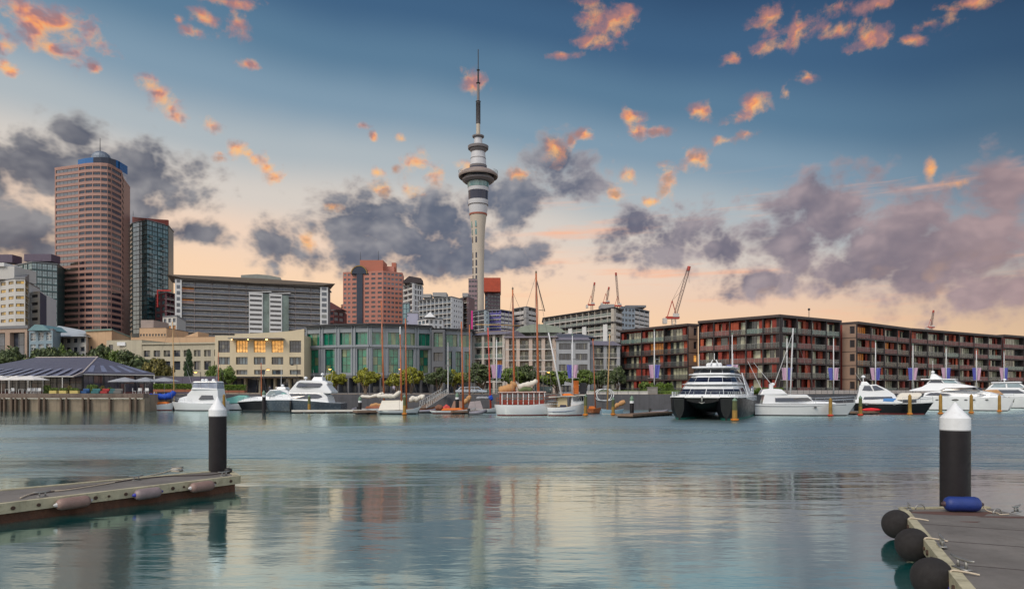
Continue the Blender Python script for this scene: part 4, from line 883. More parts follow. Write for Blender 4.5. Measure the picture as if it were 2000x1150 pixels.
def topbox(B, name, px0, px1, Y, py0, py1, m, dep=8, **k):
    b = MB(); b.box(wx(px0, Y), wx(px1, Y), Y, Y + dep, wz(py1, Y), wz(py0, Y)); return B.one(name, b, m, **k)
def mast_on(B, px, Y, py0, py1, r=.12): b = MB(); b.tube([(wx(px, Y), Y, wz(py1, Y)), (wx(px, Y), Y, wz(py0, Y))], [r, r * .5], 6); B.one('aerial', b, darkm)
wpale = mat('pale_tower_render', (186, 186, 182), .8, var=.06, vs=.1, streak=.12); wwhite = mat('white_tower_render', (206, 208, 208), .8, var=.05, vs=.1, streak=.1)
wbrown = mat('brown_pink_granite', (156, 120, 108), .55, var=.07, vs=.1); wpink = mat('pink_granite', (170, 114, 100), .6, var=.07, vs=.1)
wgreen = mat('green_spandrel', (44, 70, 72), .35, var=.15, vs=.15); wdark = mat('dark_cladding', (54, 54, 62), .5, var=.15, vs=.2); wgrey = mat('grey_tower_render', (150, 150, 150), .8, var=.08, vs=.1, streak=.15)
wred = mat('brick_red_cladding', (122, 56, 46), .7, var=.12, vs=.2); wblue = mat('blue_grey_cladding', (118, 140, 152), .6, var=.1, vs=.2)
# far left cluster
B = tower('office_tower', 'dark green glass office building with violet roof boxes left of the brown tower', [(18, 400), (62, 385), (112, 392)], 512, [dict(nx=5, nz=10, win=(.04, .96, .1, .92), gm=g_sea, mull=(2, 2)), dict(nx=5, nz=10, win=(.04, .96, .1, .92), gm=g_sea, mull=(2, 2))], [wgreen], zlo=650, finish=False)
vio = mat('violet_plant_box', (84, 74, 92), .6, var=.12)
topbox(B, 'plant_box', 47, 100, 393, 496, 510, vio, 8); topbox(B, 'plant_box', -12, 24, 402, 497, 512, vio, 8); B.finish()
B = tower('office_building', 'pale grey office building with gold reflecting windows at the left picture edge', [(-45, 315), (29, 300), (49, 300), (57, 312)], 545, [dict(nx=5, nz=7, win=(.2, .85, .35, .78), gm=g_gold, mull=(2, 1)), dict(nx=1, nz=7, win=(.1, .9, .35, .78), gm=g_gold, mull=(2, 1)), dict(nx=1, nz=7, win=(.05, .95, .05, .97), gm=g_gold, mull=(2, 2))], [wpale], zlo=648, finish=False)
topbox(B, 'roof_storey', -40, 28, 303, 520, 545, wpale, 14); topbox(B, 'plant_box', -40, 8, 302, 513, 520, wwhite, 10)
b = MB(); b.prism([(wx(29, 300), 300), (wx(49, 300), 300), (wx(57, 312), 312), (wx(30, 312), 312)], wz(545, 300) + .5, wz(541, 300)); b.v = [(x, y, z_ + (3.2 if (x < wx(38, 305) and z_ > wz(544, 300) + .3) else 0)) for x, y, z_ in b.v]; B.one('sloped_roof', b, fgrey); B.finish()
B = tower('portal_building', 'brown beige portal framed building below the gold windows at the left edge', [(-60, 235), (53, 228), (56, 240)], 641, [dict(nx=3, nz=2, win=(.12, .88, .1, .88), gm=g_city, mull=(3, 2), depth=1.5), dict(k='plain')], [mat('brown_beige_stone', (158, 138, 122), .8, var=.08)], cat='building', roofh=1.0, ov=.3)
B = tower('apartment_building', 'narrow white and navy building between the gold windows and the brown tower', [(57, 315), (78, 310), (91, 325)], 570, [dict(nx=1, nz=5, win=(.2, .8, .35, .75), gm=g_black, mull=(3, 1)), dict(k='plain', wm=1)], [wwhite, mat('navy_render', (52, 58, 82), .7, var=.1)], zlo=645, cat='building', roofm=wwhite)
B = tower('gabled_house', 'small blue house with teal bay windows below the brown tower', [(57, 222), (103, 218)], 645, [dict(nx=3, nz=2, win=(.15, .85, .15, .85), gm=g_blue, mull=(2, 3), fm=fwhite)], [wblue], zlo=690, cat='house', finish=False, back=10)
b = MB(); b.ext([(wx(58, 219), 218.0, B.zt), (wx(101, 219), 218.0, B.zt), (wx(88, 219), 218.0, wz(635, 219)), (wx(72, 219), 218.0, wz(634, 219))], (0, 9, 0)); B.one('gable', b, mat('teal_gable', (104, 140, 146), .6)); B.finish()
B = tower('terrace_house', 'white terrace with a long pale sloping roof in front of the brown tower', [(100, 236), (168, 228)], 655, [dict(nx=5, nz=2, win=(.2, .8, .25, .75), gm=g_city, mull=(2, 1))], [wpale], zlo=690, cat='house', finish=False, back=12)
b = MB(); x0, x1 = wx(80, 232), wx(170, 228); zr = B.zt; b.add([(x0, 229, zr - .4), (x1, 226, zr - .4), (x1 - 2, 246, zr - .4), (x0, 248, zr - .4), (x0 + 2, 238, zr + 4.2), (x1 - 5, 236, zr + 2.2)], [(0, 1, 5, 4), (1, 2, 5), (2, 3, 4, 5), (3, 0, 4), (3, 2, 1, 0)]); B.one('pitched_roof', b, mat('pale_metal_roof', (176, 184, 188), .4, .2)); B.finish()
B = tower('house', 'tan flat roofed house with green eaves right of the white terrace', [(168, 232), (218, 228), (232, 240)], 645, [dict(nx=2, nz=2, win=(.3, .5, .4, .7), skip=lambda i, j: j == 1, gm=g_city), dict(k='plain')], [peach], zlo=690, cat='house', roofm=mat('sage_roof', (120, 140, 128), .6), ov=.5)
B = tower('office_building', 'thin orange brown building showing between the two left towers', [(233, 470), (249, 468)], 528, [dict(nx=2, nz=10, win=(.2, .8, .3, .7), gm=g_city)], [mat('orange_brown_cladding', (160, 96, 66), .7, var=.1)], zlo=650, cat='building', finish=False); mast_on(B, 243, 470, 505, 528, .2); B.finish()
# brown round-fronted tower
cs = [(107, 411), (154, 405), (166, 403), (181, 402), (197, 402), (210, 403), (217, 405), (238, 417), (242, 432)]
fl = 28
def lf(nx): return dict(nx=nx, nz=fl, win=(.05, .95, .3, .82), mull=(max(1, 5 // nx), 1), gm=g_black, lit=lambda i, j: False)
B = tower('skyscraper', 'tall brown pink tower with curved front ribbon windows and a blue crown', cs, 322, [dict(nx=1, nz=fl, win=(.04, .98, .28, .84), mull=(6, 1), gm=glass('bronze_sky_glass', (64, 60, 56), (88, 82, 72), None, rough=.05, ior=2.3)), lf(1), lf(1), lf(1), lf(1), lf(1), dict(nx=1, nz=fl, win=(.06, .96, .28, .84), mull=(4, 1), gm=g_black), dict(nx=1, nz=fl, win=(.2, .9, .28, .84), gm=g_black)], [wbrown], zlo=646, finish=False, roofm=wbrown, ov=.05, roofh=1.2)
blue = mat('blue_crown_panel', (22, 92, 152), .4, var=.1); navy = mat('navy_crown_glass', (28, 34, 52), .2, var=.1)
ring = [(146, 409), (160, 406), (176, 404.5), (192, 404), (206, 405), (221, 409), (226, 411), (242, 420)]
pr = [(wx(a, b_), b_ + 3) for a, b_ in ring]
for i, (p0, p1) in enumerate(zip(pr, pr[1:])):
    b = MB(); zt = wz(303.5, 404); z0 = B.zt + 1.0; b.add([(p0[0], p0[1], z0), (p1[0], p1[1], z0), (p1[0], p1[1], zt), (p0[0], p0[1], zt), (p0[0], p0[1] + 1, z0), (p1[0], p1[1] + 1, z0), (p1[0], p1[1] + 1, zt), (p0[0], p0[1] + 1, zt)], [(0, 1, 2, 3), (4, 5, 6, 7), (3, 2, 6, 7), (0, 3, 7, 4), (1, 2, 6, 5)])
    B.one('crown_panel', b, blue if i in (0, 1, 5, 6) else navy)
b = MB(); b.lathe([(5.6, -3.5), (5.4, 0), (4.6, 1.8), (3.0, 3.2), (1.2, 3.9), (.05, 4.05)], 20, c=(wx(194, 416), 418, wz(306.5, 416))); B.one('dome', b, mat('grey_dome', (116, 126, 138), .4, .3)); mast_on(B, 195.5, 416, 270, 298, .25); B.finish()
# green glass apartment tower
cs = [(246, 470), (258, 455), (287, 446), (329, 462)]
B = tower('skyscraper', 'slim green glass apartment tower with small balconies right of the brown tower', cs, 430, [dict(k='balc', nx=1, nz=24, gm=g_sea, railm=raild, depth=1.5), dict(nx=2, nz=24, win=(.03, .97, .06, .97), gm=g_sea, mull=(2, 1)), dict(nx=4, nz=24, win=(.03, .97, .08, .96), gm=g_sea, mull=(2, 1))], [wgreen], zlo=650, finish=False, roofm=fgrey)
b = MB(); q = [Vector((wx(258, 455), 455.2, B.zt)), Vector((wx(287, 446), 446.3, B.zt)), Vector((wx(328, 461), 461.2, B.zt))]
b.face([q[0], q[1], q[1] + Vector((0, 0, 1.0)), q[0] + Vector((0, 0, 4.6))]); b.face([q[1], q[2], q[2] + Vector((0, 0, 4.0)), q[1] + Vector((0, 0, 1.0))]); b.face([q[0] + Vector((0, 1, 0)), q[2] + Vector((0, 1, 0)), q[2] + Vector((0, 1, 4)), q[0] + Vector((0, 1, 4.6))])
B.one('red_crown', b, mat('red_screen', (134, 66, 56), .6, var=.2, vs=.4)); mast_on(B, 260, 455, 412, 422, .15)
u = (Vector(B.P[3]) - Vector(B.P[2])).normalized(); n = Vector((u.y, -u.x)); 
for j in range(17):
    for f in (.08, .66):
        p = Vector(B.P[2]) + u * (f * 16); b = MB(); zz_ = wz(646 - j * 11.5, 446); b.ext([(p.x, p.y, zz_), (p.x + u.x * 2.6, p.y + u.y * 2.6, zz_), (p.x + u.x * 2.6 + n.x * 1.2, p.y + u.y * 2.6 + n.y * 1.2, zz_), (p.x + n.x * 1.2, p.y + n.y * 1.2, zz_)], (0, 0, 1.0)); B.one('balcony', b, mat('balcony_front', (104, 116, 116), .4, var=.1))
B.finish()
B = tower('apartment_building', 'maroon balcony block with a red portal at the foot of the green glass tower', [(303, 440), (326, 428), (341, 436)], 571, [dict(nx=2, nz=7, win=(.15, .85, .2, .8), gm=g_sea), dict(k='balc', nx=2, nz=7, gm=g_black, depth=1.4)], [mat('maroon_cladding', (92, 54, 62), .6, var=.1)], zlo=655, finish=False)
b = MB(); b.box(wx(307, 427), wx(309, 427), 426.5, 427.3, wz(600, 427), wz(566, 427)); b.box(wx(309, 427), wx(334, 427), 426.5, 427.3, wz(569, 427), wz(566, 427)); B.one('red_portal', b, mat('red_portal', (176, 44, 40), .5)); B.finish()
B = tower('house', 'small pale house with yellow lit windows at the left foot of the hotel', [(318, 250), (345, 246)], 618, [dict(nx=3, nz=3, win=(.2, .8, .25, .8), gm=g_city, lit=lambda i, j: j == 1, litm=warm2)], [wpale], zlo=660, cat='house')
# long hotel with flying roof
cs = [(345, 320), (638, 345)]
hz = dict(gm=g_city, railm=mat('hotel_rail', (120, 128, 142), .3, var=.12, vs=.3, alpha=.42), slabm=mat('hotel_slab', (150, 146, 142), .7), depth=1.8)
B = tower('hotel', 'long grey balconied hotel with a thin flying roof and two white bays', cs, 546, [dict(k='balc', nx=9, nz=10, mull=(4, 1), lit=lambda i, j: i == 0 and j in (6, 8), litm=warm2, **hz)], [mat('hotel_wall', (118, 112, 112), .8, var=.1)], zlo=658, finish=False, roofm=wgrey)
p0, u, n, W = B.fr(B.P[0], B.P[1]); T = Matrix(((u.x, n.x, 0, p0.x), (u.y, n.y, 0, p0.y), (0, 0, 1, 0), (0, 0, 0, 1)))
b = MB(); L = W + 8
prof = [(-4.0, .9), (2, -.4), (W * .5, -1.0), (W - 2, -.3), (W + 4, .9), (W * .75, 1.25), (W * .5, 1.4), (W * .25, 1.3)]
b.ext([T @ Vector((x, -2.2, B.zt + 1.0 + z_)) for x, z_ in prof], n * 26); B.one('flying_roof', b, mat('roof_soffit', (110, 100, 90), .6, var=.08))
b = MB(); b.ext([T @ Vector((x, 6, B.zt + 2.1 + z_)) for x, z_ in ((W * .41, 0), (W * .41, 2.7), (W * .52, 3.6), (W * .6, 3.4), (W * .68, 2.6), (W * .7, 0))], n * 10); B.one('roof_pavilion', b, mat('grey_green_panel', (140, 144, 138), .6))
def hotel_bay(x0, x1, ztop, nz, m):
    b = MB(); zb_ = wz(655, 332)
    q = lambda x, d: (T @ Vector((x, d, 0)))
    a_, c_ = q(x0, -1.4), q(x1, -1.4); B.face((a_.x, a_.y), (c_.x, c_.y), zb_, ztop, 1, nz, (.06, .94, .12, .58), gm=g_black, fm=fdark, mull=(4, 1), wm=1, depth=.5)
    l_, r_ = q(x0, .3), q(x1, .3); B.plain((l_.x, l_.y), (a_.x, a_.y), zb_, ztop, 1); B.plain((c_.x, c_.y), (r_.x, r_.y), zb_, ztop, 1)
    b.ext([T @ Vector((x0, -1.5, ztop)), T @ Vector((x1 + 4, -1.5, ztop + .7)), T @ Vector((x1 + 4, -1.5, ztop + 1.1)), T @ Vector((x0 - .3, -1.5, ztop + .25))], n * 2); B.one('bay_roof', b, wwhite)
    b = MB(); b.box(x1 + .01, x1 + 3.2, -.9, .1, zb_, ztop - .3, 0, T); B.one('bay_column', b, mat('bay_glass_column', (110, 126, 120), .3, var=.5, vs=.25))
B.walls.append(wwhite); B.walls[1:] = [wwhite]
hotel_bay(W * .463, W * .555, wz(572, 332), 9, wwhite); hotel_bay(W * .60, W * .685, wz(573, 332), 9, wwhite)
for xa, xb in ((-.6, 2.2), (W - 3.2, W + .5)):
    b = MB(); b.box(xa, xb, -1.2, 3, QZ, B.zt - .1, 0, T); B.one('end_pier', b, wwhite)
    for j in range(9): b = MB(); b.box(xa + .7, xb - .7, -1.3, -1.203, wz(650 - j * 11.2, 333), wz(643.5 - j * 11.2, 333), 0, T); B.one('window', b, g_city)
B.finish()
B = tower('building', 'dark red roofed building between the hotel and the pink tower', [(634, 420), (652, 415), (672, 424)], 606, [dict(nx=2, nz=4, win=(.1, .9, .2, .8), gm=g_black), dict(nx=2, nz=4, win=(.1, .9, .2, .8), gm=g_city)], [mat('dark_red_render', (92, 46, 44), .7, var=.1)], zlo=650, cat='building', finish=False)
b = MB(); b.ext([(wx(638, 416), 416, B.zt + .5), (wx(671, 416), 416, B.zt + .5), (wx(657, 416), 416, wz(597, 416)), (wx(638, 416), 416, wz(586, 416))], (0, 12, 0)); B.one('pitched_roof', b, mat('maroon_roof', (88, 44, 44), .6)); B.finish()
# pink granite tower
cs = [(670, 476), (686, 475), (748, 470), (786, 478)]
B = tower('skyscraper', 'pink granite tower with square windows and an arched dark glass crown', cs, 530, [dict(nx=2, nz=12, win=(.2, .8, .3, .75), gm=g_city), dict(nx=5, nz=12, win=(.18, .82, .3, .75), gm=g_black, mull=(2, 1), skip=lambda i, j: i == 1), dict(nx=5, nz=12, win=(.15, .85, .3, .75), gm=g_blue, mull=(2, 1))], [wpink], zlo=640, finish=False, roofm=wpink, ov=.02)
navyg = mat('blue_black_glass', (30, 42, 62), .15, var=.15, vs=.2)
b = MB(); b.box(wx(697, 473), wx(708, 472), 472.2, 478, QZ, wz(532, 480)); B.one('glass_shaft', b, navyg)
cx0, r_ = wx(702, 473), (wx(719, 473) - wx(686, 473)) / 2
b = MB(); b.ext([(cx0 + r_ * math.cos(a), 472.0, wz(535, 473) + r_ * 1.0 * math.sin(a)) for a in [PI * i / 14 for i in range(15)]], (0, 6, 0)); B.one('arched_window', b, [navyg])
b = MB(); pts = []
for a in [PI * i / 14 for i in range(15)]: pts.append((cx0 + (r_ + 0) * math.cos(a) * .93, 471.9, wz(535, 473) + r_ * .93 * math.sin(a)))
b.tube(pts, .35, 5); B.one('arch_rim', b, mat('gold_rim', (150, 120, 60), .4, .4))
topbox(B, 'penthouse', 703, 748, 478, 508, 531, mat('orange_granite', (166, 100, 80), .6, var=.06), 16); topbox(B, 'plant_tower', 765, 773, 486, 513, 531, mat('orange_granite', (166, 100, 80), .6), 4); topbox(B, 'upper_storey', 748.5, 770, 484, 520, 531, wpink, 10)
mast_on(B, 704, 480, 492, 509, .18); mast_on(B, 739, 480, 490, 508, .18); B.finish()
B = tower('office_building', 'low pink granite wing stepping out left of the pink tower', [(666, 482), (671, 478), (672, 486)], 595, [dict(nx=1, nz=5, win=(.2, .8, .3, .75), gm=g_black), dict(k='plain')], [wpink], zlo=640, cat='building')
# black and white tower
B = tower('apartment_tower', 'black and white striped apartment tower with a dark gabled top', [(787, 462), (805, 450), (824, 458)], 553, [dict(k='balc', nx=2, nz=9, gm=g_black, railm=railw, depth=1.2, mull=(1, 1)), dict(nx=4, nz=9, win=(.2, .8, .15, .85), gm=g_black)], [wwhite], zlo=650, finish=False)
b = MB(); zt = B.zt + .5; b.ext([(wx(787, 452), 452, zt), (wx(824, 452), 452, zt), (wx(822, 452), 452, wz(543, 452)), (wx(799, 452), 452, wz(539, 452)), (wx(788, 452), 452, wz(548, 452))], (0, 10, 0)); B.one('gabled_top', b, mat('dark_brown_gable', (50, 40, 44), .6)); B.finish()
B = tower('apartment_building', 'blue grey gridded apartment block with a white end wall below the needle tower', [(818, 400), (881, 384), (903, 396)], 580, [dict(k='balc', nx=8, nz=7, gm=g_city, railm=mat('grey_blue_rail', (104, 116, 126), .4), depth=1.2, mull=(2, 1)), dict(nx=5, nz=7, win=(.3, .65, .3, .7), gm=g_black)], [wwhite], zlo=652, finish=False)
topbox(B, 'plant_room', 845, 872, 395, 571, 579, wgrey, 10); topbox(B, 'plant_room', 826, 842, 399, 574, 581, wgrey, 8); B.finish()
B = tower('house', 'white gabled villa with a peaked roof in front of the gridded block', [(816, 300), (838, 292), (865, 297)], 622, [dict(nx=3, nz=3, win=(.12, .88, .2, .8), gm=g_blue, mull=(2, 1)), dict(nx=3, nz=3, win=(.25, .75, .2, .8), gm=g_blue)], [wwhite], zlo=655, cat='house', finish=False)
b = MB(); zt = B.zt + .5; b.add([(wx(829, 292), 290.5, zt), (wx(850, 292), 290.5, zt), (wx(850, 292), 300, zt), (wx(829, 292), 300, zt), (wx(839, 293), 295, wz(608, 293))], [(0, 1, 4), (1, 2, 4), (2, 3, 4), (3, 0, 4), (3, 2, 1, 0)]); B.one('peaked_roof', b, wwhite); B.finish()
B = tower('building', 'small lilac rendered block left of the white gabled villa', [(795, 300), (816, 300)], 612, [dict(nx=3, nz=4, win=(.1, .35, .4, .7), gm=g_city, skip=lambda i, j: i > 0)], [mat('lilac_render', (156, 158, 178), .8, var=.06)], zlo=655, cat='building', back=10)
B = tower('building', 'slim teal glass stair block between the pink tower and the lilac block', [(786, 330), (799, 328)], 592, [dict(nx=2, nz=6, win=(.05, .95, .06, .95), gm=glass('pale_teal_glass', (90, 130, 136), (120, 156, 160)))], [wblue], zlo=650, cat='building', back=10)
B = tower('apartment_building', 'brown balconied block directly left of the needle tower shaft', [(896, 420), (912, 410), (926, 420)], 580, [dict(k='balc', nx=2, nz=7, gm=g_black, depth=1.1), dict(k='plain')], [mat('mauve_brown_render', (122, 100, 102), .8, var=.08)], zlo=650, finish=False); topbox(B, 'plant_room', 903, 914, 414, 572, 579, wgrey, 8); B.finish()
B = tower('office_tower', 'thin mauve tower peeping out left of the needle tower shaft', [(915, 600), (932, 600)], 545, [dict(nx=3, nz=8, win=(.1, .9, .3, .7), gm=g_black)], [mat('mauve_render', (140, 122, 128), .8)], zlo=620)
B = tower('office_tower', 'violet grey tower with an orange red top band right of the needle tower', [(947, 600), (953, 592), (977, 600)], 560, [dict(nx=1, nz=8, win=(.1, .9, .1, .9), gm=g_blue), dict(nx=4, nz=9, win=(.02, .98, .25, .85), gm=g_black)], [mat('violet_grey_cladding', (92, 78, 86), .6, var=.08)], zlo=625, finish=False)
b = MB(); zt = wz(543, 592); b.prism([(wx(945, 590), 590), (wx(977.5, 590), 590), (wx(977.5, 590), 612), (wx(945, 590), 612)], B.zt - 4.5, zt); B.one('orange_top', b, mat('orange_red_louvre', (164, 66, 40), .6, var=.18, vs=.3)); B.finish()
pur = mat('purple_panel', (78, 74, 140), .7, var=.12)
B = tower('apartment_building', 'curved pale and dark apartment block with a magenta strip sign', [(922, 320), (946, 312), (955, 316)], 606, [dict(k='balc', nx=2, nz=5, gm=g_black, railm=raild, depth=1.2), dict(nx=1, nz=5, win=(.3, .7, .3, .7), gm=g_black)], [mat('blue_white_render', (168, 182, 188), .8, var=.06)], zlo=650, finish=False)
b = MB(); b.box(wx(920.5, 316), wx(923.5, 316), 315, 317, wz(650, 316), wz(607, 316)); B.one('magenta_sign', b, mat('magenta_strip', (196, 40, 130), .5)); B.finish()
B = tower('apartment_building', 'purple and pale chequered apartment block behind the orange masts', [(953, 330), (978, 328), (1001, 336)], 606, [dict(k='balc', nx=3, nz=6, gm=g_city, railm=pur, depth=1.2, slabm=railw), dict(k='balc', nx=3, nz=6, gm=g_city, railm=railw, depth=1.2)], [pur], zlo=655, cat='apartment building')
B = tower('apartment_building', 'grey banded apartment block with open balconies right of the purple block', [(1003, 345), (1028, 336), (1050, 346)], 600, [dict(k='balc', nx=2, nz=5, gm=g_black, railm=railw, depth=1.5, slab=.6), dict(k='balc', nx=2, nz=5, gm=g_city, railm=railw, depth=1.5, slab=.6)], [wgrey], zlo=650, cat='apartment building')
# long pale apartment building with wing
B = tower('apartment_building', 'long pale apartment slab with dark roof line behind the grey flats', [(1062, 300), (1199, 262), (1215, 270)], 602, [dict(k='balc', nx=12, nz=7, gm=g_city, railm=mat('pale_green_rail', (126, 136, 130), .3, var=.15), depth=1.2, mull=(3, 1)), dict(k='balc', nx=2, nz=7, gm=g_city, railm=railw, depth=1.2)], [mat('warm_pale_render', (170, 164, 154), .8, var=.07)], zlo=690, finish=False, roofm=fdark, ov=.3)
for (pa, pb) in zip(B.P, B.P[1:]):
    q0, u, n, W = B.fr(pa, pb); T = Matrix(((u.x, n.x, 0, q0.x), (u.y, n.y, 0, q0.y), (0, 0, 1, 0), (0, 0, 0, 1))); b = MB(); b.box(.01, W - .01, -.8, -.02, B.zt - 5.6, B.zt - 5.1, 0, T); B.one('roof_ledge', b, fdark)
    for f in (.18, .42, .62, .9):
        if W > 15: b = MB(); b.box(f * W - 1.2, f * W + 1.2, -.5, -.02, QZ, B.zt - 5.7, 0, T); B.one('pier', b, wwhite)
topbox(B, 'plant_room', 1174, 1200, 268, 594, 602, wgrey, 8); B.finish()
B = tower('apartment_building', 'cool grey stepped apartment wing right of the long pale slab', [(1213, 300), (1240, 305), (1268, 318)], 600, [dict(nx=4, nz=8, win=(.15, .85, .3, .8), gm=g_city), dict(k='balc', nx=3, nz=9, gm=g_black, railm=railw, depth=1.4)], [mat('blue_grey_render', (146, 158, 168), .8, var=.06)], zlo=680, finish=False); topbox(B, 'roof_storey', 1222, 1262, 312, 596, 600, fgrey, 8); B.finish()
B = tower('hall', 'pale green hall with a barrel roof behind the beige flats', [(1004, 220), (1096, 214)], 652, [dict(nx=7, nz=3, win=(.2, .7, .3, .7), gm=g_city)], [mat('sage_render', (150, 158, 142), .8, var=.06)], zlo=690, cat='hall', finish=False)
b = MB(); x0, x1 = wx(1002, 216), wx(1104, 216); n_ = 14
b.ext([(x0 + (x1 - x0) * i / n_, 214, B.zt + .5 + 2.6 * math.sin(PI * i / n_) ** .6) for i in range(n_ + 1)], (0, 16, 0)); B.one('barrel_roof', b, mat('sage_roof_metal', (140, 150, 136), .5)); B.finish()
B = tower('house', 'dark hip roofed building behind the cool grey flats', [(1080, 210), (1160, 206)], 664, [dict(nx=6, nz=3, win=(.2, .8, .3, .7), gm=g_city)], [wgrey], zlo=690, cat='house', finish=False)
b = MB(); x0, x1 = wx(1074, 205), wx(1164, 205); zt = B.zt + .5; b.add([(x0, 204, zt), (x1, 202, zt), (x1, 222, zt), (x0, 224, zt), (x0 + 3, 213, zt + 2.0), (x1 - 4, 212, zt + 1.9)], [(0, 1, 5, 4), (1, 2, 5), (2, 3, 4, 5), (3, 0, 4), (3, 2, 1, 0)]); B.one('hip_roof', b, mat('slate_roof', (78, 80, 90), .6, var=.1)); B.finish()
B = tower('house', 'grey gallery house with a flat brown eave behind the first beige flats', [(922, 212), (998, 206)], 648, [dict(nx=9, nz=4, win=(.15, .85, .3, .75), gm=g_city)], [wgrey], zlo=690, cat='house', roofm=mat('brown_eave', (120, 106, 96), .6), ov=.4)
# ------------------------------------------------------------------ needle tower
SY = 690; sx = wx(934, SY); m_px = SY / F
t = thing('observation_tower', 'tall needle tower with ringed observation pod and striped mast over the city', 'tower', (sx, SY, QZ))
conc = mat('tower_concrete', (184, 175, 161), .8, var=.06, vs=.04, streak=.12); twhite = mat('tower_white_cladding', (190, 192, 196), .5, var=.05, vs=.1); tgrey = mat('tower_ring_grey', (112, 108, 110), .5, var=.08); tdark = mat('tower_dark_glass', (48, 48, 62), .15, var=.15, vs=.2); tteal = glass('tower_teal_glass', (70, 120, 120), (120, 160, 156), None)
def ringp(name, prof, m, n=40, sharp=30):
    b = MB(); b.lathe([(hw * m_px, wz(py, SY) - QZ) for hw, py in prof], n); return b.build(name, m, t, smooth=True, sharp=sharp)
ringp('shaft', [(12.0, 768), (11.4, 600), (11.4, 520), (12.2, 470), (13.6, 444), (16.4, 421)], conc)
ringp('red_collar', [(17.4, 421), (17.6, 418)], mat('collar_red', (150, 84, 66), .6))
ringp('lower_pod', [(17.0, 418), (19.2, 398), (19.6, 392)], twhite); ringp('lower_pod_band', [(19.75, 402), (19.95, 400.5)], tgrey)
ringp('window_band', [(19.2, 392), (19.4, 374.5)], tdark)
ringp('upper_pod', [(19.8, 374.5), (20.2, 367.5)], twhite)
ringp('pod_soffit', [(20.6, 358), (27, 357), (31.2, 353.5), (31.2, 350.5), (29.0, 350)], tgrey)
ringp('observation_glass', [(29, 350.2), (31, 341)], tdark); ringp('rim', [(31, 341.5), (37.6, 347.5), (38.6, 345.5), (38.4, 342.5), (31, 336.5), (20, 331.5)], mat('tower_rim', (136, 124, 118), .55))
ringp('upper_window_ring', [(17.2, 332), (17.2, 328)], tdark); ringp('upper_ring', [(16.6, 328), (16.9, 324), (15.8, 323.8)], tgrey)
ringp('neck', [(16.0, 324), (13.6, 300), (13.4, 298)], twhite); ringp('neck_band', [(15.1, 311), (15.1, 310)], tgrey)
ringp('dish_ring', [(13.6, 298), (16.4, 294.5), (16.4, 292), (19.8, 291.5), (20.2, 286.5), (15, 285), (9, 284.5)], tgrey)
ringp('upper_neck', [(8.6, 285), (7.6, 270)], twhite); ringp('antenna_ring', [(7.8, 270), (11.2, 268.5), (11.6, 266), (5, 264.6)], tgrey)
for hw, a, b_, m in ((4.0, 265, 242, conc), (4.2, 242, 200, tgrey), (2.7, 198, 164, tgrey), (1.8, 162, 138, darkm), (.9, 137, 97, darkm)): ringp('mast_segment', [(hw, a), (hw * .92, b_)], m, 12)
for hw, y_ in ((5.0, 199), (4.2, 163), (3.2, 137.5)): ringp('mast_collar', [(hw * .7, y_ + 1), (hw, y_), (hw, y_ - .8), (hw * .5, y_ - 1.5)], darkm, 12)
b = MB()
for i in range(46):
    zz_ = wz(242 - i * .9, SY) - QZ; b.lathe([(4.45 * m_px, zz_), (4.45 * m_px, zz_ + .16)], 10)
b.build('mast_ladder', darkm, t)
b = MB(); n_ = 30
for i in range(n_):
    a0, a1 = 2 * PI * i / n_, 2 * PI * (i + 1) / n_; r0, r1 = 20.6 * m_px, 21.4 * m_px
    b.face([(r0 * math.cos(a0), r0 * math.sin(a0), wz(367.4, SY) - QZ), (r0 * math.cos(a1), r0 * math.sin(a1), wz(367.4, SY) - QZ), (r1 * math.cos(a1), r1 * math.sin(a1), wz(358, SY) - QZ), (r1 * math.cos(a0), r1 * math.sin(a0), wz(358, SY) - QZ)])
b.build('teal_window_ring', tteal, t)
for i in range(11):
    zb_ = wz(590 - i * 15.0, SY) - QZ; r0 = 11.55 * m_px if i < 8 else (12.3 if i == 8 else (13.0 if i == 9 else 14.6)) * m_px
    for a0 in (-PI / 2 - .28, -PI / 2 - 1.02):
        b = MB(); c_ = Vector((r0 * math.cos(a0), r0 * math.sin(a0), 0)); T = Matrix.Translation(c_) @ Matrix.Rotation(a0 + PI / 2, 4, 'Z'); b.box(-.8, .8, -.12, 1.0, zb_ - 2.9, zb_ + 2.9, 0, T); b.build('slot_window', tdark if i < 9 else tteal, t)
for sgn in (1, -1):
    for k_ in range(3):
        b = MB(); pts = [((30 + 8.4 * math.cos(g)) * m_px * sgn, -4 + k_ * 4, wz(339 - 5 * math.sin(g) - 1, SY) - QZ) for g in [i * PI / 8 for i in range(0, 5)]]; b.tube(pts, .18, 5); b.build('rim_arm', darkm, t)
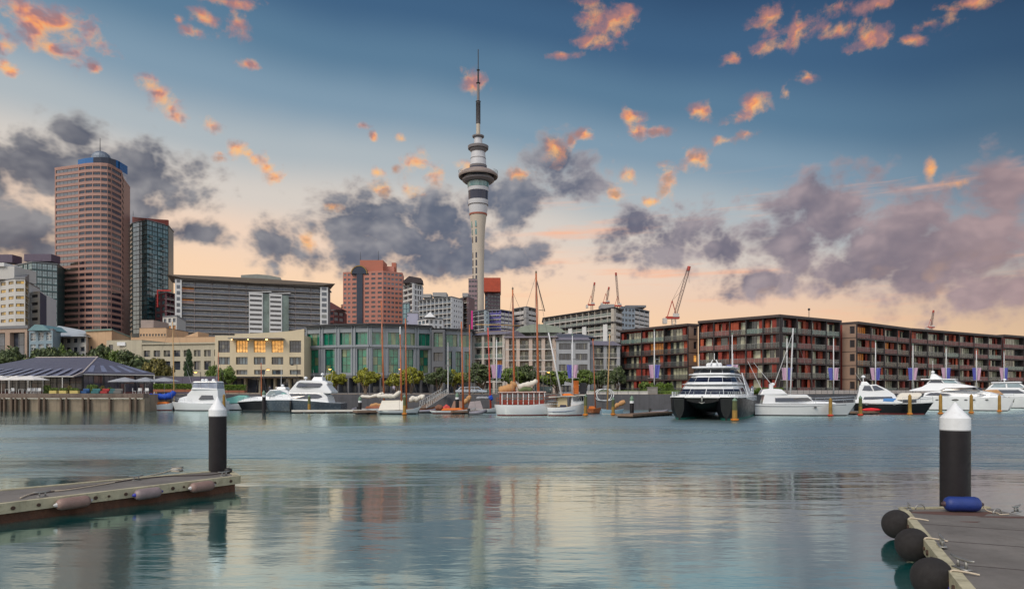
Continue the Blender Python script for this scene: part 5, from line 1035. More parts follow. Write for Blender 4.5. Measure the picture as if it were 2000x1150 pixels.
# ------------------------------------------------------------------ tower cranes
cred = mat('crane_red', (168, 60, 48), .6, var=.1); cwht = mat('crane_white', (190, 186, 180), .6, var=.1); cgrey = mat('crane_grey', (122, 104, 98), .6, var=.1)
def lattice(b, p, q, w, n, r=.14, mi=0):
    p, q = Vector(p), Vector(q); u = (q - p).normalized(); a = u.cross(Vector((0, 1, 0))).normalized() * w; c = u.cross(a).normalized() * w
    L = [[p.lerp(q, i / n) + s for i in range(n + 1)] for s in (a + c, a - c, -a - c, -a + c)]
    for l in L: b.tube([l[0], l[-1]], r, 4, mi)
    for i in range(n):
        for k_ in range(4): b.tube([L[k_][i], L[(k_ + 1) % 4][i + 1]], r * .6, 3, mi); b.tube([L[k_][i], L[(k_ + 1) % 4][i]], r * .6, 3, mi)
def crane(label, pxb, pyb, pxt, pyt, Y, pym, big=False):
    p0 = at(pxb, pyb, Y); t = thing('tower_crane', label, 'crane', (p0.x, Y, QZ), 0, 'luffing cranes over the roofs'); o = Vector(t.location); kw = dict(origin=o, loc=(0, 0, 0)); s = 1.0 if big else .8
    b = MB(); lattice(b, (p0.x, Y, QZ), at(pxb, pym, Y), 1.1 * s, 14, .16); b.build('mast', cwht if big else cgrey, t, **kw)
    j0 = at(pxb + (2 if big else 0), pym - 4, Y); j1 = at(pxt, pyt, Y); b = MB(); lattice(b, j0, j1, .85 * s, 18, .11); b.build('jib', cgrey, t, **kw)
    b = MB(); b.tube([j1 - (j1 - j0).normalized() * 1.5, j1 + (j1 - j0).normalized() * 1.2], 1.1 * s, 6); b.build('jib_head', cred, t, **kw)
    b = MB(); q = at(pxb, pym, Y); w = 3.2 * s; b.box(q.x - w * 1.5, q.x + w, Y - 1.6, Y + 1.6, q.z - .2, q.z + 1.2 * s); b.box(q.x - w * .3, q.x + w * .9, Y - 1.9, Y - 1.61, q.z + .9, q.z + 3.0 * s, 1); b.build('slewing_deck', [cred, cwht], t, **kw)
    b = MB(); ap = q + Vector((-1.0 * s, 0, 11 * s)); 
    for x in (-4.0 * s, 1.8 * s): b.tube([(q.x + x, Y, q.z + 1), ap], .25 * s, 4)
    b.build('a_frame', cred, t, **kw)
    b = MB(); b.tube([ap, j0.lerp(j1, .55)], .07, 4); b.tube([ap, j1], .07, 4); b.tube([j1, j1 - Vector((-.3, 0, 9 * s))], .06, 4); b.build('stay', darkm, t, **kw)
    b = MB(); b.box(q.x - w * 2.1, q.x - w * 1.35, Y - 1.5, Y + 1.5, q.z - 3.2 * s, q.z + .2); b.build('counterweight', cwht, t, **kw)
crane('big red and white luffing crane behind the red timber blocks', 1316, 640, 1345, 524, 420, 622, True)
crane('small crane leaning right, leftmost over the long pale slab', 1156, 640, 1161, 554, 620, 596)
crane('shortest crane just above the plant room of the long pale slab', 1185, 640, 1189, 563, 620, 592)
crane('slim upright crane right of the plant room of the long pale slab', 1208, 640, 1203, 535, 600, 598)
crane('tiny distant crane over the long red block', 1819, 680, 1823, 608, 700, 640)
t = thing('roof_aerial', 'short lamp topped aerial above the corner of the big red block', 'aerial', at(1580, 625, 160)); b = MB(); b.tube([(0, 0, -3), (0, 0, 2.4)], .07, 6); b.build('pole', darkm, t); b = MB(); b.lathe([(.1, 2.2), (.3, 2.4), (.25, 2.7), (.05, 2.8)], 8); b.build('head', darkm, t)
# ------------------------------------------------------------------ boats
navyh = mat('slate_hull', (58, 68, 78), .25, var=.08, vs=.5, coat=.4); blackh = mat('black_hull', (12, 13, 18), .4, var=.1, vs=.5, coat=.04, spec=.2)
boot = mat('boot_stripe_dark', (40, 42, 46), .5, var=.1); bootr = mat('boot_stripe_red', (120, 44, 40), .5, var=.1); bootg = mat('antifoul_green', (20, 96, 84), .6, var=.15)
teak = mat('varnished_wood', (150, 84, 44), .4, var=.2, vs=3, coat=.2); teakd = mat('teak_deck', (150, 122, 90), .7, var=.15, vs=3); mastw = mat('varnished_mast', (178, 98, 54), .4, var=.12, vs=1, coat=.2); mastw2 = mat('pale_wood_mast', (198, 160, 104), .5, var=.1, vs=1)
alu = mat('white_spar', (208, 210, 212), .35, var=.04); yglass = glass('yacht_glass', (30, 32, 42), (46, 50, 64), None, rough=.05, ior=2.0); yglass2 = glass('yacht_clear_glass', (110, 136, 142), (150, 170, 176), None, rough=.06, ior=1.8)
canv = mat('white_canvas', (216, 212, 200), .85, var=.06, vs=2, bump=.3, bs=4); canvt = mat('tan_canvas', (186, 142, 96), .85, var=.12, vs=2, bump=.4, bs=4); canvb = mat('blue_canvas', (24, 72, 176), .75, var=.12, vs=2, bump=.4, bs=4); canvg = mat('teal_canvas', (108, 168, 158), .8, var=.08, vs=2, bump=.3, bs=3); canvm = mat('mauve_grey_canvas', (150, 142, 142), .85, var=.1, vs=2, bump=.3, bs=3)
orangec = mat('orange_cloth', (214, 118, 50), .8, var=.1); wire = mat('rigging_wire', (120, 116, 112), .5, .4)
class Tr:
    """side view of a boat lying along a heading: picture points become local length and height"""
    def __init__(s, pxc, Y, deg=0.0):
        s.P = Vector((wx(pxc, Y), Y, 0)); s.a = math.radians(deg); s.c, s.s = math.cos(s.a), math.sin(s.a)
    def __call__(s, px, py):
        k = (px - 1000) / F; q = (k * s.P.y - s.P.x) / (s.c - k * s.s); Y = s.P.y + q * s.s
        return q, CZ + (HY - py) / F * Y
    def x(s, px): return s(px, 780)[0]
def boat(name, label, cat, T, group=None): return thing(name, label, cat, T.P, T.a, group)
def hull(t, T, sta, mats, keel=-.5, stripe=.18, yo=0.0, name='hull', pw=1.25):
    """stations: (deck px, deck py, deck half beam, waterline px, waterline half beam)"""
    rings = []
    lv = [0, .07, .3, .55, .8, 1.0]
    for (pd, yd, hb, pw_, hw) in sta:
        xd, zd = T(pd, yd); xw = T.x(pw_); half = []
        for f in lv:
            z = zd + (stripe - zd) * f; g = (zd - z) / max(zd, .1)
            half.append((xd + (xw - xd) * g, hb + (hw - hb) * g ** pw, z))
        half.append((xw, hw, .02)); half.append((xw, hw * .8, -.25)); 
        ring = [(x, -h + yo, z) for x, h, z in half] + [(xw, yo, keel)] + [(x, h + yo, z) for x, h, z in reversed(half)]
        rings.append(ring)
    n = len(rings[0]); h = len(lv); rowm = []
    for j in range(n):
        jj = j if j < n // 2 else n - 2 - j
        rowm.append(3 if j == n - 1 else (4 if jj == 0 else (0 if jj < h - 1 else (1 if jj == h - 1 else 2))))
    b = MB(); b.loft(rings, 0, True, True, True, rowm)
    return b.build(name, mats, t, smooth=True, sharp=38)
def HM(top, stripe=boot, bottom=boot, deck=white, rail=None): return [top, stripe, bottom, deck, rail or top]
def solid(t, T, name, pts, hw, m, bevel=.06, z0w=None, taper=None, yo=0.0, seg=2):
    """closed side profile swept across the beam; hw = (half width low, half width high); taper = (px start, px end, factor)"""
    P = [T(px, py) for px, py in pts]; z0, z1 = min(p[1] for p in P), max(p[1] for p in P)
    f = wfun(T, hw, z0, z1, taper); n = len(P); b = MB()
    vs = [(x, yo - f(x, z), z) for x, z in P] + [(x, yo + f(x, z), z) for x, z in P]
    b.add(vs, [tuple(range(n)), tuple(range(2 * n - 1, n - 1, -1))] + [(i, n + i, n + (i + 1) % n, (i + 1) % n) for i in range(n)])
    o = b.build(name, m, t, bevel=bevel, seg=seg); return o, f
def wfun(T, hw, z0, z1, taper):
    def f(x, z):
        w = hw[0] + (hw[1] - hw[0]) * min(1, max(0, (z - z0) / max(z1 - z0, .01)))
        if taper:
            xa, xb = T.x(taper[0]), T.x(taper[1]); u = min(1, max(0, (x - xa) / (xb - xa))); w *= 1 + (taper[2] - 1) * u
        return w
    return f
def patch(t, T, f, pts, m, name='window', off=.025, yo=0.0, both=True):
    P = [T(px, py) for px, py in pts]; P2 = []
    for (a, c) in zip(P, P[1:] + P[:1]):
        k = max(1, int(math.dist(a, c) / .5)); P2 += [(a[0] + (c[0] - a[0]) * i / k, a[1] + (c[1] - a[1]) * i / k) for i in range(k)]
    cx = sum(p[0] for p in P2) / len(P2); cz = sum(p[1] for p in P2) / len(P2)
    for s in ((-1, 1) if both else (-1,)):
        b = MB(); n = len(P2); vs = [(x, yo + s * (f(x, z) + off), z) for x, z in P2] + [(x, yo + s * (f(x, z) - .12), z) for x, z in P2] + [(cx, yo + s * (f(cx, cz) + off), cz)]
        b.add(vs, [(i, (i + 1) % n, 2 * n) for i in range(n)] + [(i, n + i, n + (i + 1) % n, (i + 1) % n) for i in range(n)]); b.build(name, m, t)
def rail(t, T, pts, hb, h=.75, yo=0.0, m=None, r=.022):
    b = MB()
    for s in (-1, 1):
        P = [Vector((*(T(px, py)[:1]), yo + s * w, T(px, py)[1])) for (px, py), w in zip(pts, hb)]
        for hh in (h, h * .55): b.tube([p + Vector((0, 0, hh)) for p in P], r, 5)
        for p, q in zip(P, P[1:]):
            k = max(1, int((q - p).length / 1.3))
            for i in range(k + 1): c = p.lerp(q, i / k); b.tube([c, c + Vector((0, 0, h))], r, 5)
    return b.build('guard_rail', m or steel, t)
def spar(t, name, p, q, r0, r1, m): b = MB(); b.tube([p, Vector(p).lerp(Vector(q), .5), q], [r0, (r0 + r1) / 2, r1], 10); return b.build(name, m, t, smooth=True)
def stays(t, top, feet, r=.018):
    b = MB()
    for f in feet: b.tube([top, f], r, 4)
    return b.build('rigging', wire, t)
def radar(t, T, px, py, h=.9, name='radar_dome'):
    x, z = T(px, py); b = MB(); b.lathe([(.06, -.6), (.06, 0), (.2, .02), (.3, .12), (.3, .25), (.2, .38), (.03, .44)], 14, c=(x, 0, z)); return b.build(name, white, t, smooth=True, sharp=60)
def whip(t, T, px, py, px2, py2, y=0.0, r=.022): x, z = T(px, py); x2, z2 = T(px2, py2); b = MB(); b.tube([(x, y, z), (x2, y, z2)], [r, r * .5], 5); return b.build('aerial', alu, t)
def bundle(t, T, name, pts, r, m, y=0.0):
    P = []
    for i, (a, c) in enumerate(zip(pts, pts[1:])):
        for k in range(5): u = k / 5; P.append((a[0] + (c[0] - a[0]) * u, a[1] + (c[1] - a[1]) * u))
    P.append(pts[-1]); b = MB(); V = [Vector((T(*p)[0], y, T(*p)[1])) for p in P]
    b.tube(V, [r * (.35 if i in (0, len(V) - 1) else R.uniform(.75, 1.2)) for i in range(len(V))], 9); return b.build(name, m, t, smooth=True)
# --- white sports fishing boat
T = Tr(395, 121, 0); t = boat('motor_yacht', 'white sports fishing boat with clear flybridge curtain and dark side window', 'motor boat', T, 'motor yachts in the marina')
hull(t, T, [(336, 784, .06, 343, .04), (350, 785, 1.2, 353, .75), (372, 786, 1.9, 373, 1.55), (405, 787.5, 2.1, 405, 1.9), (441, 789, 2.1, 441, 1.9)], HM(white))
solid(t, T, 'trunk_cabin', [(350, 785), (353, 777), (368, 773), (392, 773), (392, 787)], (1.5, 1.2), white, taper=(392, 350, .35))
o_, f_ = solid(t, T, 'deckhouse', [(372, 787), (371.5, 770), (382, 760), (432, 760), (434, 776), (436, 788)], (1.75, 1.5), white, bevel=.1, taper=(395, 371, .75))
patch(t, T, f_, [(396, 779.5), (402, 771.5), (423, 771.5), (425, 779.5)], yglass)
o_, f_ = solid(t, T, 'flybridge', [(381, 760.5), (383, 757), (431, 758.5), (432, 761)], (1.55, 1.5), white)
o_, f_ = solid(t, T, 'clear_curtain', [(383, 757.2), (385, 747), (430, 747), (431, 758.5)], (1.45, 1.35), glass('clear_curtain', (150, 160, 180), (178, 186, 200), None, rough=.1, ior=1.6), bevel=.03)
solid(t, T, 'hardtop', [(384, 747), (386, 744.6), (428, 744.3), (431, 746.6)], (1.5, 1.4), white, bevel=.05)
for px in (396, 403, 417): radar(t, T, px, 744.4)
b = MB(); 
for px in (383.5, 398, 414, 430.5): x, z0_ = T(px, 759); z1_ = T(px, 746)[1]; b.tube([(x, -1.46, z0_), (x, -1.40, z1_)], .03, 5); b.tube([(x, 1.46, z0_), (x, 1.40, z1_)], .03, 5)
b.build('frame', alu, t); rail(t, T, [(339, 784), (352, 785), (385, 786)], [.2, 1.2, 1.95], .7)
whip(t, T, 428, 745, 434, 700, -1.3); whip(t, T, 384, 757, 372, 722, -1.4)
solid(t, T, 'cockpit_coaming', [(430, 788), (432, 783), (441, 783.5), (441, 789)], (2.0, 1.95), white)
# --- small boat with the blue sail cover
T = Tr(308, 122, 0); t = boat('sailing_boat', 'small white sailing boat with bright blue sail cover and cream wooden mast', 'sailing boat', T, 'sailing boats in the marina')
hull(t, T, [(275, 789, .35, 279, .3), (285, 789.5, .9, 287, .7), (310, 790, 1.1, 310, .9), (330, 788, .7, 328, .5), (340, 785.5, .06, 336, .04)], HM(white, bootr, bootr, teakd))
solid(t, T, 'coachroof', [(296, 790), (298, 785), (326, 784), (332, 788)], (.75, .6), orangec)
x, z = T(340.5, 786); x2, z2 = T(337, 628); spar(t, 'mast', (x, 0, .6), (x2, 0, z2), .11, .06, mastw2)
bundle(t, T, 'sail_cover', [(289, 774), (305, 774.5), (325, 774.5), (335, 772), (341, 764)], .55, canvb); bundle(t, T, 'cover_skirt', [(290, 777), (325, 777), (338, 775)], .28, canvb)
stays(t, (x2, 0, z2), [(T(276, 788)[0], 0, 1.1), (T(385, 760)[0], 0, 3.2), (x, -1, 1), (x, 1, 1)])
whip(t, T, 279, 789, 279, 783, .3)
# --- teal covered boat
T = Tr(466, 124, 4); t = boat('motor_boat', 'white boat under a teal canvas cover between the fishing boat and the black cruiser', 'motor boat', T, 'motor yachts in the marina')
hull(t, T, [(440, 788.5, 1.4, 441, 1.2), (457, 788.5, 1.6, 457, 1.4), (480, 787, 1.4, 480, 1.0), (498, 784, .1, 494, .06)], HM(white))
solid(t, T, 'canvas_cover', [(440, 788), (441, 779), (468, 771.5), (484, 772), (494, 785)], (1.5, .5), canvg, bevel=.12)
# --- black hulled cruiser with low cabin
T = Tr(525, 121, 0); t = boat('motor_yacht', 'low black hulled cruiser with white deck, bow pointing left', 'motor boat', T, 'motor yachts in the marina')
hull(t, T, [(463, 784, .06, 475, .04), (480, 783, 1.0, 486, .5), (505, 781, 1.7, 506, 1.3), (545, 781, 1.9, 545, 1.7), (588, 783, 1.9, 588, 1.7)], HM(blackh, boot, boot, white, white))
solid(t, T, 'foredeck', [(466, 784), (480, 778), (505, 774.5), (530, 774), (530, 784)], (1.5, 1.1), white, taper=(520, 466, .12))
o_, f_ = solid(t, T, 'cabin', [(519, 782), (520, 773), (531, 761), (556, 759.5), (566, 762), (573, 772), (574, 782)], (1.6, 1.15), white, bevel=.1, taper=(535, 519, .6))
patch(t, T, f_, [(524, 772), (531, 763), (551, 762), (562, 766), (545, 771.5)], yglass2)
solid(t, T, 'radar_arch', [(544, 760), (546, 755.5), (560, 755.5), (563, 760)], (1.2, 1.0), white, bevel=.04); radar(t, T, 552, 755)
whip(t, T, 549, 756, 549.5, 712, 0, .05)
rail(t, T, [(466, 784), (480, 782), (510, 780)], [.2, 1.0, 1.6], .6)
# --- big slate grey motor yacht
T = Tr(595, 116, 0); t = boat('motor_yacht', 'big slate grey hulled motor yacht with two storey white house and curved dark windows', 'motor yacht', T, 'motor yachts in the marina')
hull(t, T, [(518, 781, .10, 525, .05), (528, 781, 1.3, 531, .7), (548, 780.5, 2.2, 549, 1.7), (575, 780.5, 2.5, 575, 2.2), (610, 782, 2.5, 610, 2.3), (650, 785.5, 2.4, 650, 2.2), (672, 786.5, 2.3, 672, 2.1)], HM(navyh, boot, boot, white, navyh))
solid(t, T, 'bulwark', [(519, 781), (520, 779), (576, 778), (577, 782)], (2.35, 2.35), white, taper=(560, 519, .06), bevel=.04)
o_, f_ = solid(t, T, 'main_house', [(566, 782), (569, 773), (568, 767), (638, 767), (646, 775), (649, 786), (600, 783)], (2.2, 2.0), white, bevel=.12, taper=(590, 566, .7))
patch(t, T, f_, [(570, 768.3), (625, 768.8), (634, 772), (636, 775), (627, 777.5), (585, 777), (576, 774)], yglass)
o_, f_ = solid(t, T, 'upper_house', [(566, 767), (584, 746), (592, 742.5), (640, 743.5), (646, 748), (644, 752), (655, 766), (652, 768)], (2.25, 1.6), white, bevel=.14, taper=(600, 566, .55))
patch(t, T, f_, [(584, 754), (589, 747.2), (633, 748), (636, 750.5), (630, 756), (584, 755.5)], yglass)
solid(t, T, 'radar_arch', [(612, 743), (616, 736), (632, 736), (634, 743.5)], (1.2, .9), white, bevel=.06); radar(t, T, 630, 733); radar(t, T, 597, 740)
for a in ((617, 742, 613, 722), (632, 742, 637, 718), (641, 743, 644, 720), (644, 745, 648, 722)): whip(t, T, *a, y=R.uniform(-1, 1))
solid(t, T, 'foredeck_tender', [(537, 779.5), (541, 772), (556, 769), (566, 770), (568, 779)], (.9, .7), white, bevel=.15); solid(t, T, 'tender_cover', [(549, 772), (551, 767.5), (558, 767), (560, 771)], (.5, .4), canvg, bevel=.06)
rail(t, T, [(521, 779), (535, 778), (560, 777)], [.4, 1.7, 2.3], .7)
b = MB(); x, z = T(577, 786); b.tube([(x, -2.5, z + .3), (x, -2.62, z), (x, -2.6, z - 1.4)], .16, 8); b.build('hull_fender', black, t, smooth=True)
# --- tented white classic yacht
def sloop(label, T, sta, mats, masts, sails=(), tent=None, group='sailing boats in the marina', cat='sailing boat', cr=None, feet=None):
    t = boat('sailing_boat', label, cat, T, group); hull(t, T, sta, mats, pw=1.6)
    x0, x1 = T.x(sta[0][0]), T.x(sta[-1][0]); zd = T(sta[len(sta) // 2][0], sta[len(sta) // 2][1])[1]
    if cr: solid(t, T, 'coachroof', cr[0], (cr[1], cr[1] * .85), cr[2], bevel=.05)
    for (pb, pyb, pt_, pyt, r, m) in masts:
        xb, zb = T(pb, pyb); xt, zt_ = T(pt_, pyt); spar(t, 'mast', (xb, 0, min(zb, zd)), (xt, 0, zt_), r * 1.15, r * .65, m)
        hb = max(s[2] for s in sta); u = (zt_ - zb)
        stays(t, (xt, 0, zt_ - .2), [(x0, 0, zd), (x1, 0, zd), (xb - .2, -hb, zd), (xb - .2, hb, zd)])
        b = MB(); q = Vector((xb, 0, zb)).lerp(Vector((xt, 0, zt_)), .62); b.tube([q + Vector((0, -.7, .1)), q, q + Vector((0, .7, .1))], .03, 5); b.build('spreader', m, t)
    for (nm, pts, r, m) in sails: bundle(t, T, nm, pts, r, m)
    if tent:
        a, c, e0, e1, w, m = tent; (xa, za), (xc, zc), (xe, ze), (xf, zf) = T(*a), T(*c), T(*e0), T(*e1)
        b = MB(); b.add([(xe, -w, ze), (xf, -w, zf), (xf, w, zf), (xe, w, ze), (xa, 0, za), (xc, 0, zc)], [(0, 1, 5, 4), (2, 3, 4, 5), (1, 2, 5), (3, 0, 4)], [0, 0, 0, 1]); b.build('boat_tent', [m, teak], t)
    return t
T = Tr(778, 104, 3)
t = sloop('white classic yacht under a white ridge tent with cloth bundled along its boom', T, [(735, 801, .5, 743, .3), (748, 801.5, 1.1, 752, .8), (780, 801, 1.35, 780, 1.1), (808, 797.5, .8, 804, .5), (823, 793, .06, 813, .03)], HM(white, boot, boot, teakd),
    [(784.5, 790, 781.5, 650, .13, mastw)], [('furled_sail', [(736, 774), (755, 773), (770, 773.5), (783, 764)], .30, canv)], ((746, 782), (789, 781), (741, 800.5), (792, 799.5), 1.25, canv))
b = MB(); x, z = T(781.5, 650); b.lathe([(.09, -.2), (.09, .9), (.02, 1.0)], 8, c=(x, 0, z)); b.build('mast_tip', white, t)
T = Tr(735, 112, -2)
sloop('long low wooden yacht with orange boom behind the white tent', T, [(700, 797, .3, 706, .2), (720, 797.5, .9, 722, .6), (750, 797, 1.0, 750, .8), (775, 795, .06, 768, .03)], HM(white, bootr, bootr, teak), [(750.5, 790, 744.5, 588, .14, mastw)],
    [('furled_sail', [(704, 773.5), (722, 775), (740, 771), (751, 767)], .26, canv), ('deck_cloth', [(722, 793), (735, 790), (748, 792)], .35, canvt)], cr=([(715, 797), (717, 793), (745, 792), (748, 797)], .6, teak))
T = Tr(812, 115, 0)
sloop('wooden yacht with white bundled sails on its sloping boom right of the tent', T, [(776, 797, .4, 781, .3), (800, 797.5, 1.0, 800, .8), (830, 797, .9, 828, .6), (850, 794, .06, 843, .03)], HM(teak, boot, boot, teakd), [(794, 790, 792, 622, .13, mastw)],
    [('furled_sail', [(800, 784), (808, 776), (812, 780), (824, 774), (829, 777)], .42, canv), ('boom', [(797, 783), (815, 780), (830, 776)], .16, mastw)])
T = Tr(885, 105, 2)
sloop('wooden decked yacht with white transom and orange varnished coamings', T, [(840, 801, .85, 846, .55), (855, 801.5, 1.1, 858, .8), (885, 801.5, 1.3, 885, 1.05), (912, 799, .8, 910, .5), (930, 795, .06, 922, .03)], HM(white, bootr, bootr, teak), [(905, 792, 901, 628, .15, mastw)],
    [('deck_bundle', [(851, 799), (857, 794), (864, 798)], .4, mat('brown_cloth', (120, 84, 66), .85)), ('red_cover', [(866, 799), (872, 794), (878, 799)], .35, mat('red_cloth', (196, 76, 72), .8))], cr=([(862, 801), (866, 797), (900, 796), (906, 800)], .8, orangec))
T = Tr(906, 113, 0)
sloop('brown yacht with a tan peaked cover behind the orange coamings', T, [(868, 797, .4, 873, .3), (890, 797, 1.0, 890, .8), (915, 796, .9, 914, .6), (932, 793, .06, 926, .03)], HM(teak, boot, boot, teakd), [(917, 790, 917, 634, .14, mastw)],
    [('peaked_cover', [(904, 788), (914, 780), (919, 772)], .4, canvt)], ((886, 783), (902, 783), (882, 796), (905, 796), 1.0, mat('brown_tent', (138, 108, 92), .85)))
T = Tr(945, 108, 0)
sloop('yacht with a grey boom cover and mauve ridge tent left of the timber ketch', T, [(914, 798, .4, 918, .3), (930, 798.5, 1.1, 930, .9), (955, 798, 1.1, 955, .8), (976, 793, .06, 968, .03)], HM(white, boot, boot, teakd), [(958.5, 790, 953, 640, .13, mat('red_mast', (206, 72, 52), .45, var=.1))],
    [('boom_cover', [(930, 777), (945, 776.5), (957, 777)], .22, mat('grey_cover', (160, 164, 170), .7)), ('mast_boot', [(955, 779), (959, 774), (960, 782)], .3, canvb)], ((918, 784), (938, 782), (914, 799), (944, 798), 1.1, canvm))
# --- inflatable dinghy
T = Tr(932, 100, 0); t = boat('inflatable_dinghy', 'grey inflatable dinghy with an outboard motor beside the black green capped pile', 'dinghy', T)
b = MB(); x0, x1 = T.x(917), T.x(949); L = x1 - x0
pts = [(x0, -.62, .32), (x0 + L * .5, -.64, .34), (x0 + L * .8, -.5, .45), (x1, 0, .62), (x0 + L * .8, .5, .45), (x0 + L * .5, .64, .34), (x0, .62, .32)]
b.tube(pts, [.2, .26, .25, .2, .25, .26, .2], 12); b.build('tube', mat('grey_hypalon', (128, 128, 138), .6, var=.1), t, smooth=True)
b = MB(); b.box(x0 + .1, x0 + L * .8, -.5, .5, .14, .2); b.box(x0 + .05, x0 + .12, -.5, .5, .1, .6); b.box(x0 + L * .4, x0 + L * .5, -.5, .5, .35, .42); b.build('floor', mat('grey_floor', (90, 92, 98), .7), t)
b = MB(); b.box(x0 - .3, x0 + .1, -.16, .16, .45, .95); b.box(x0 - .22, x0 - .02, -.07, .07, -.3, .5); b.build('outboard', black, t, bevel=.05)
# --- timber ketch
T = Tr(1016, 98, 6); t = boat('ketch', 'white hulled timber ketch with red deckhouse, tan boom cover and two tall orange masts', 'sailing ship', T, 'sailing boats in the marina')
hull(t, T, [(965.5, 789.5, .9, 971, .5), (974, 789.8, 1.7, 977, 1.2), (995, 790, 2.2, 996, 1.8), (1030, 790, 2.3, 1030, 2.0), (1060, 787.5, 1.9, 1060, 1.4), (1082, 784.5, .9, 1079, .5), (1094, 782, .08, 1087, .05)], HM(white, bootr, bootr, teakd), pw=1.7)
redh = mat('red_deckhouse', (146, 52, 36), .5, var=.15, vs=2)
o_, f_ = solid(t, T, 'deckhouse', [(977, 789.5), (977.5, 767), (1060, 766.5), (1061, 789)], (1.7, 1.6), redh, bevel=.03)
for i in range(8): a = 980 + i * 10.1; patch(t, T, f_, [(a, 780), (a, 769.5), (a + 6.6, 769.5), (a + 6.6, 780)], yglass if i not in (3, 6) else g_curt)
b = MB()
for i in range(9): x = T.x(978.2 + i * 10.2); b.box(x - .06, x + .06, -1.85, -1.73, T(978, 789)[1], T(978, 767)[1]); b.box(x - .06, x + .06, 1.73, 1.85, T(978, 789)[1], T(978, 767)[1])
b.build('post', white, t)
solid(t, T, 'house_roof', [(974, 766.8), (975, 764.8), (1062, 764), (1063, 766.3)], (2.0, 1.95), mat('red_white_roof', (196, 168, 158), .6), bevel=.03)
rail(t, T, [(970, 789), (990, 789.5), (1020, 789.5), (1060, 787), (1085, 783.5)], [1.2, 2.1, 2.2, 1.9, .8], .9, m=teak, r=.03)
for pb, yb, pt_, yt, r in ((1005, 766, 1001.3, 566, .17), (1052, 766, 1047, 534, .2)):
    xb, zb = T(pb, yb); xt, zt_ = T(pt_, yt); spar(t, 'mast', (xb, 0, 1.2), (xt, 0, zt_), r, r * .6, mastw)
    stays(t, (xt, 0, zt_ - .3), [(xb - .6, -2.2, 1.8), (xb + .5, -2.2, 1.8), (xb - .6, 2.2, 1.8), (T(1094, 782)[0], 0, 2.1), (T(968, 789)[0], 0, 1.6)], .022)
    b = MB(); b.lathe([(.1, 0), (.14, .2), (.05, .4)], 8, c=(xt, 0, zt_)); b.build('mast_head', mat('mast_head_grey', (120, 104, 84), .6), t)
xt, zt_ = T(1047.5, 545); x2, z2 = T(1064, 608); spar(t, 'gaff', (xt, 0, zt_), (x2, 0, z2), .07, .06, darkm); x3, z3 = T(1051, 607); spar(t, 'crosstree', (x3, -.9, z3), (T.x(1064), .2, z3 + .1), .05, .04, darkm)
x4, z4 = T(1002, 640); spar(t, 'yard', (x4 - 5.4, -.2, z4 + .4), (x4 + 1.0, -.2, z4 + .3), .06, .05, mastw2)
bundle(t, T, 'furled_sail', [(974, 763), (985, 760), (998, 757), (1006, 746)], .55, canvt); bundle(t, T, 'white_sail', [(1011, 757), (1022, 752), (1036, 750), (1050, 743)], .42, canv); bundle(t, T, 'deck_tarpaulin', [(1012, 762), (1025, 759), (1040, 761)], .4, mat('green_tarp', (96, 112, 76), .85))
# --- white workboat
T = Tr(1106, 97, 4); t = boat('workboat', 'white wooden workboat with blue hull line, wheelhouse windows and a slanting white boom', 'workboat', T)
hull(t, T, [(1067, 794.5, 1.2, 1070, .9), (1075, 795, 1.6, 1076, 1.3), (1100, 794.5, 1.8, 1100, 1.5), (1122, 791, 1.4, 1121, 1.0), (1136, 787, .6, 1133, .3), (1143, 784, .06, 1137, .03)], HM(white, bootr, bootr, teakd), pw=1.8)
f2 = wfun(T, (1.62, 1.75), 0, 2, None); xa, za = T(1072, 803); 
b = MB(); b.tube([(T(p, y)[0], -w - .03, T(p, y)[1]) for p, y, w in ((1069, 803, 1.1), (1076, 803.2, 1.52), (1100, 802.5, 1.72), (1121, 800.5, 1.25), (1133, 798, .47))], .045, 5); b.build('hull_line', mat('blue_line', (56, 80, 120), .5), t)
o_, f_ = solid(t, T, 'wheelhouse', [(1113, 793), (1114, 774), (1138, 771), (1139, 788)], (1.25, 1.1), white, bevel=.05, taper=(1122, 1139, .6))
for i in range(5): a = 1117 + i * 4.3; patch(t, T, f_, [(a, 782.5), (a, 775.5 - i * .3), (a + 3, 775.2 - i * .3), (a + 3, 782)], yglass)
solid(t, T, 'awning', [(1071, 776), (1072, 774.3), (1114, 773.5), (1140, 770.5), (1140, 772)], (1.5, 1.45), canv, bevel=.03)
solid(t, T, 'aft_cabin', [(1088, 794), (1088, 776), (1106, 776), (1106, 794)], (1.0, .95), mat('cream_paint', (206, 190, 150), .5), bevel=.04)
solid(t, T, 'engine_box', [(1091, 795), (1092, 790), (1104, 790), (1105, 795)], (1.2, 1.1), mat('navy_cover', (40, 44, 70), .7), bevel=.1)
xb, zb = T(1098, 772); xt, zt_ = T(1071, 650); spar(t, 'boom', (xb, -.2, zb - .6), (xt, -.2, zt_), .14, .09, alu); stays(t, (xt, -.2, zt_), [(T.x(1068), 0, 1.4), (T.x(1075), -1.4, 1.4), (T.x(1120), 0, 2.9)])
solid(t, T, 'tarpaulin', [(1098, 772.5), (1100, 768.5), (1112, 768), (1121, 772)], (.8, .6), orangec, bevel=.08); rail(t, T, [(1068, 794), (1086, 794.5)], [1.3, 1.7], .8)
xb, zb = T(1119, 772); spar(t, 'mast', (xb, 0, zb), (T.x(1117), 0, T(1117, 672)[1]), .06, .04, alu)
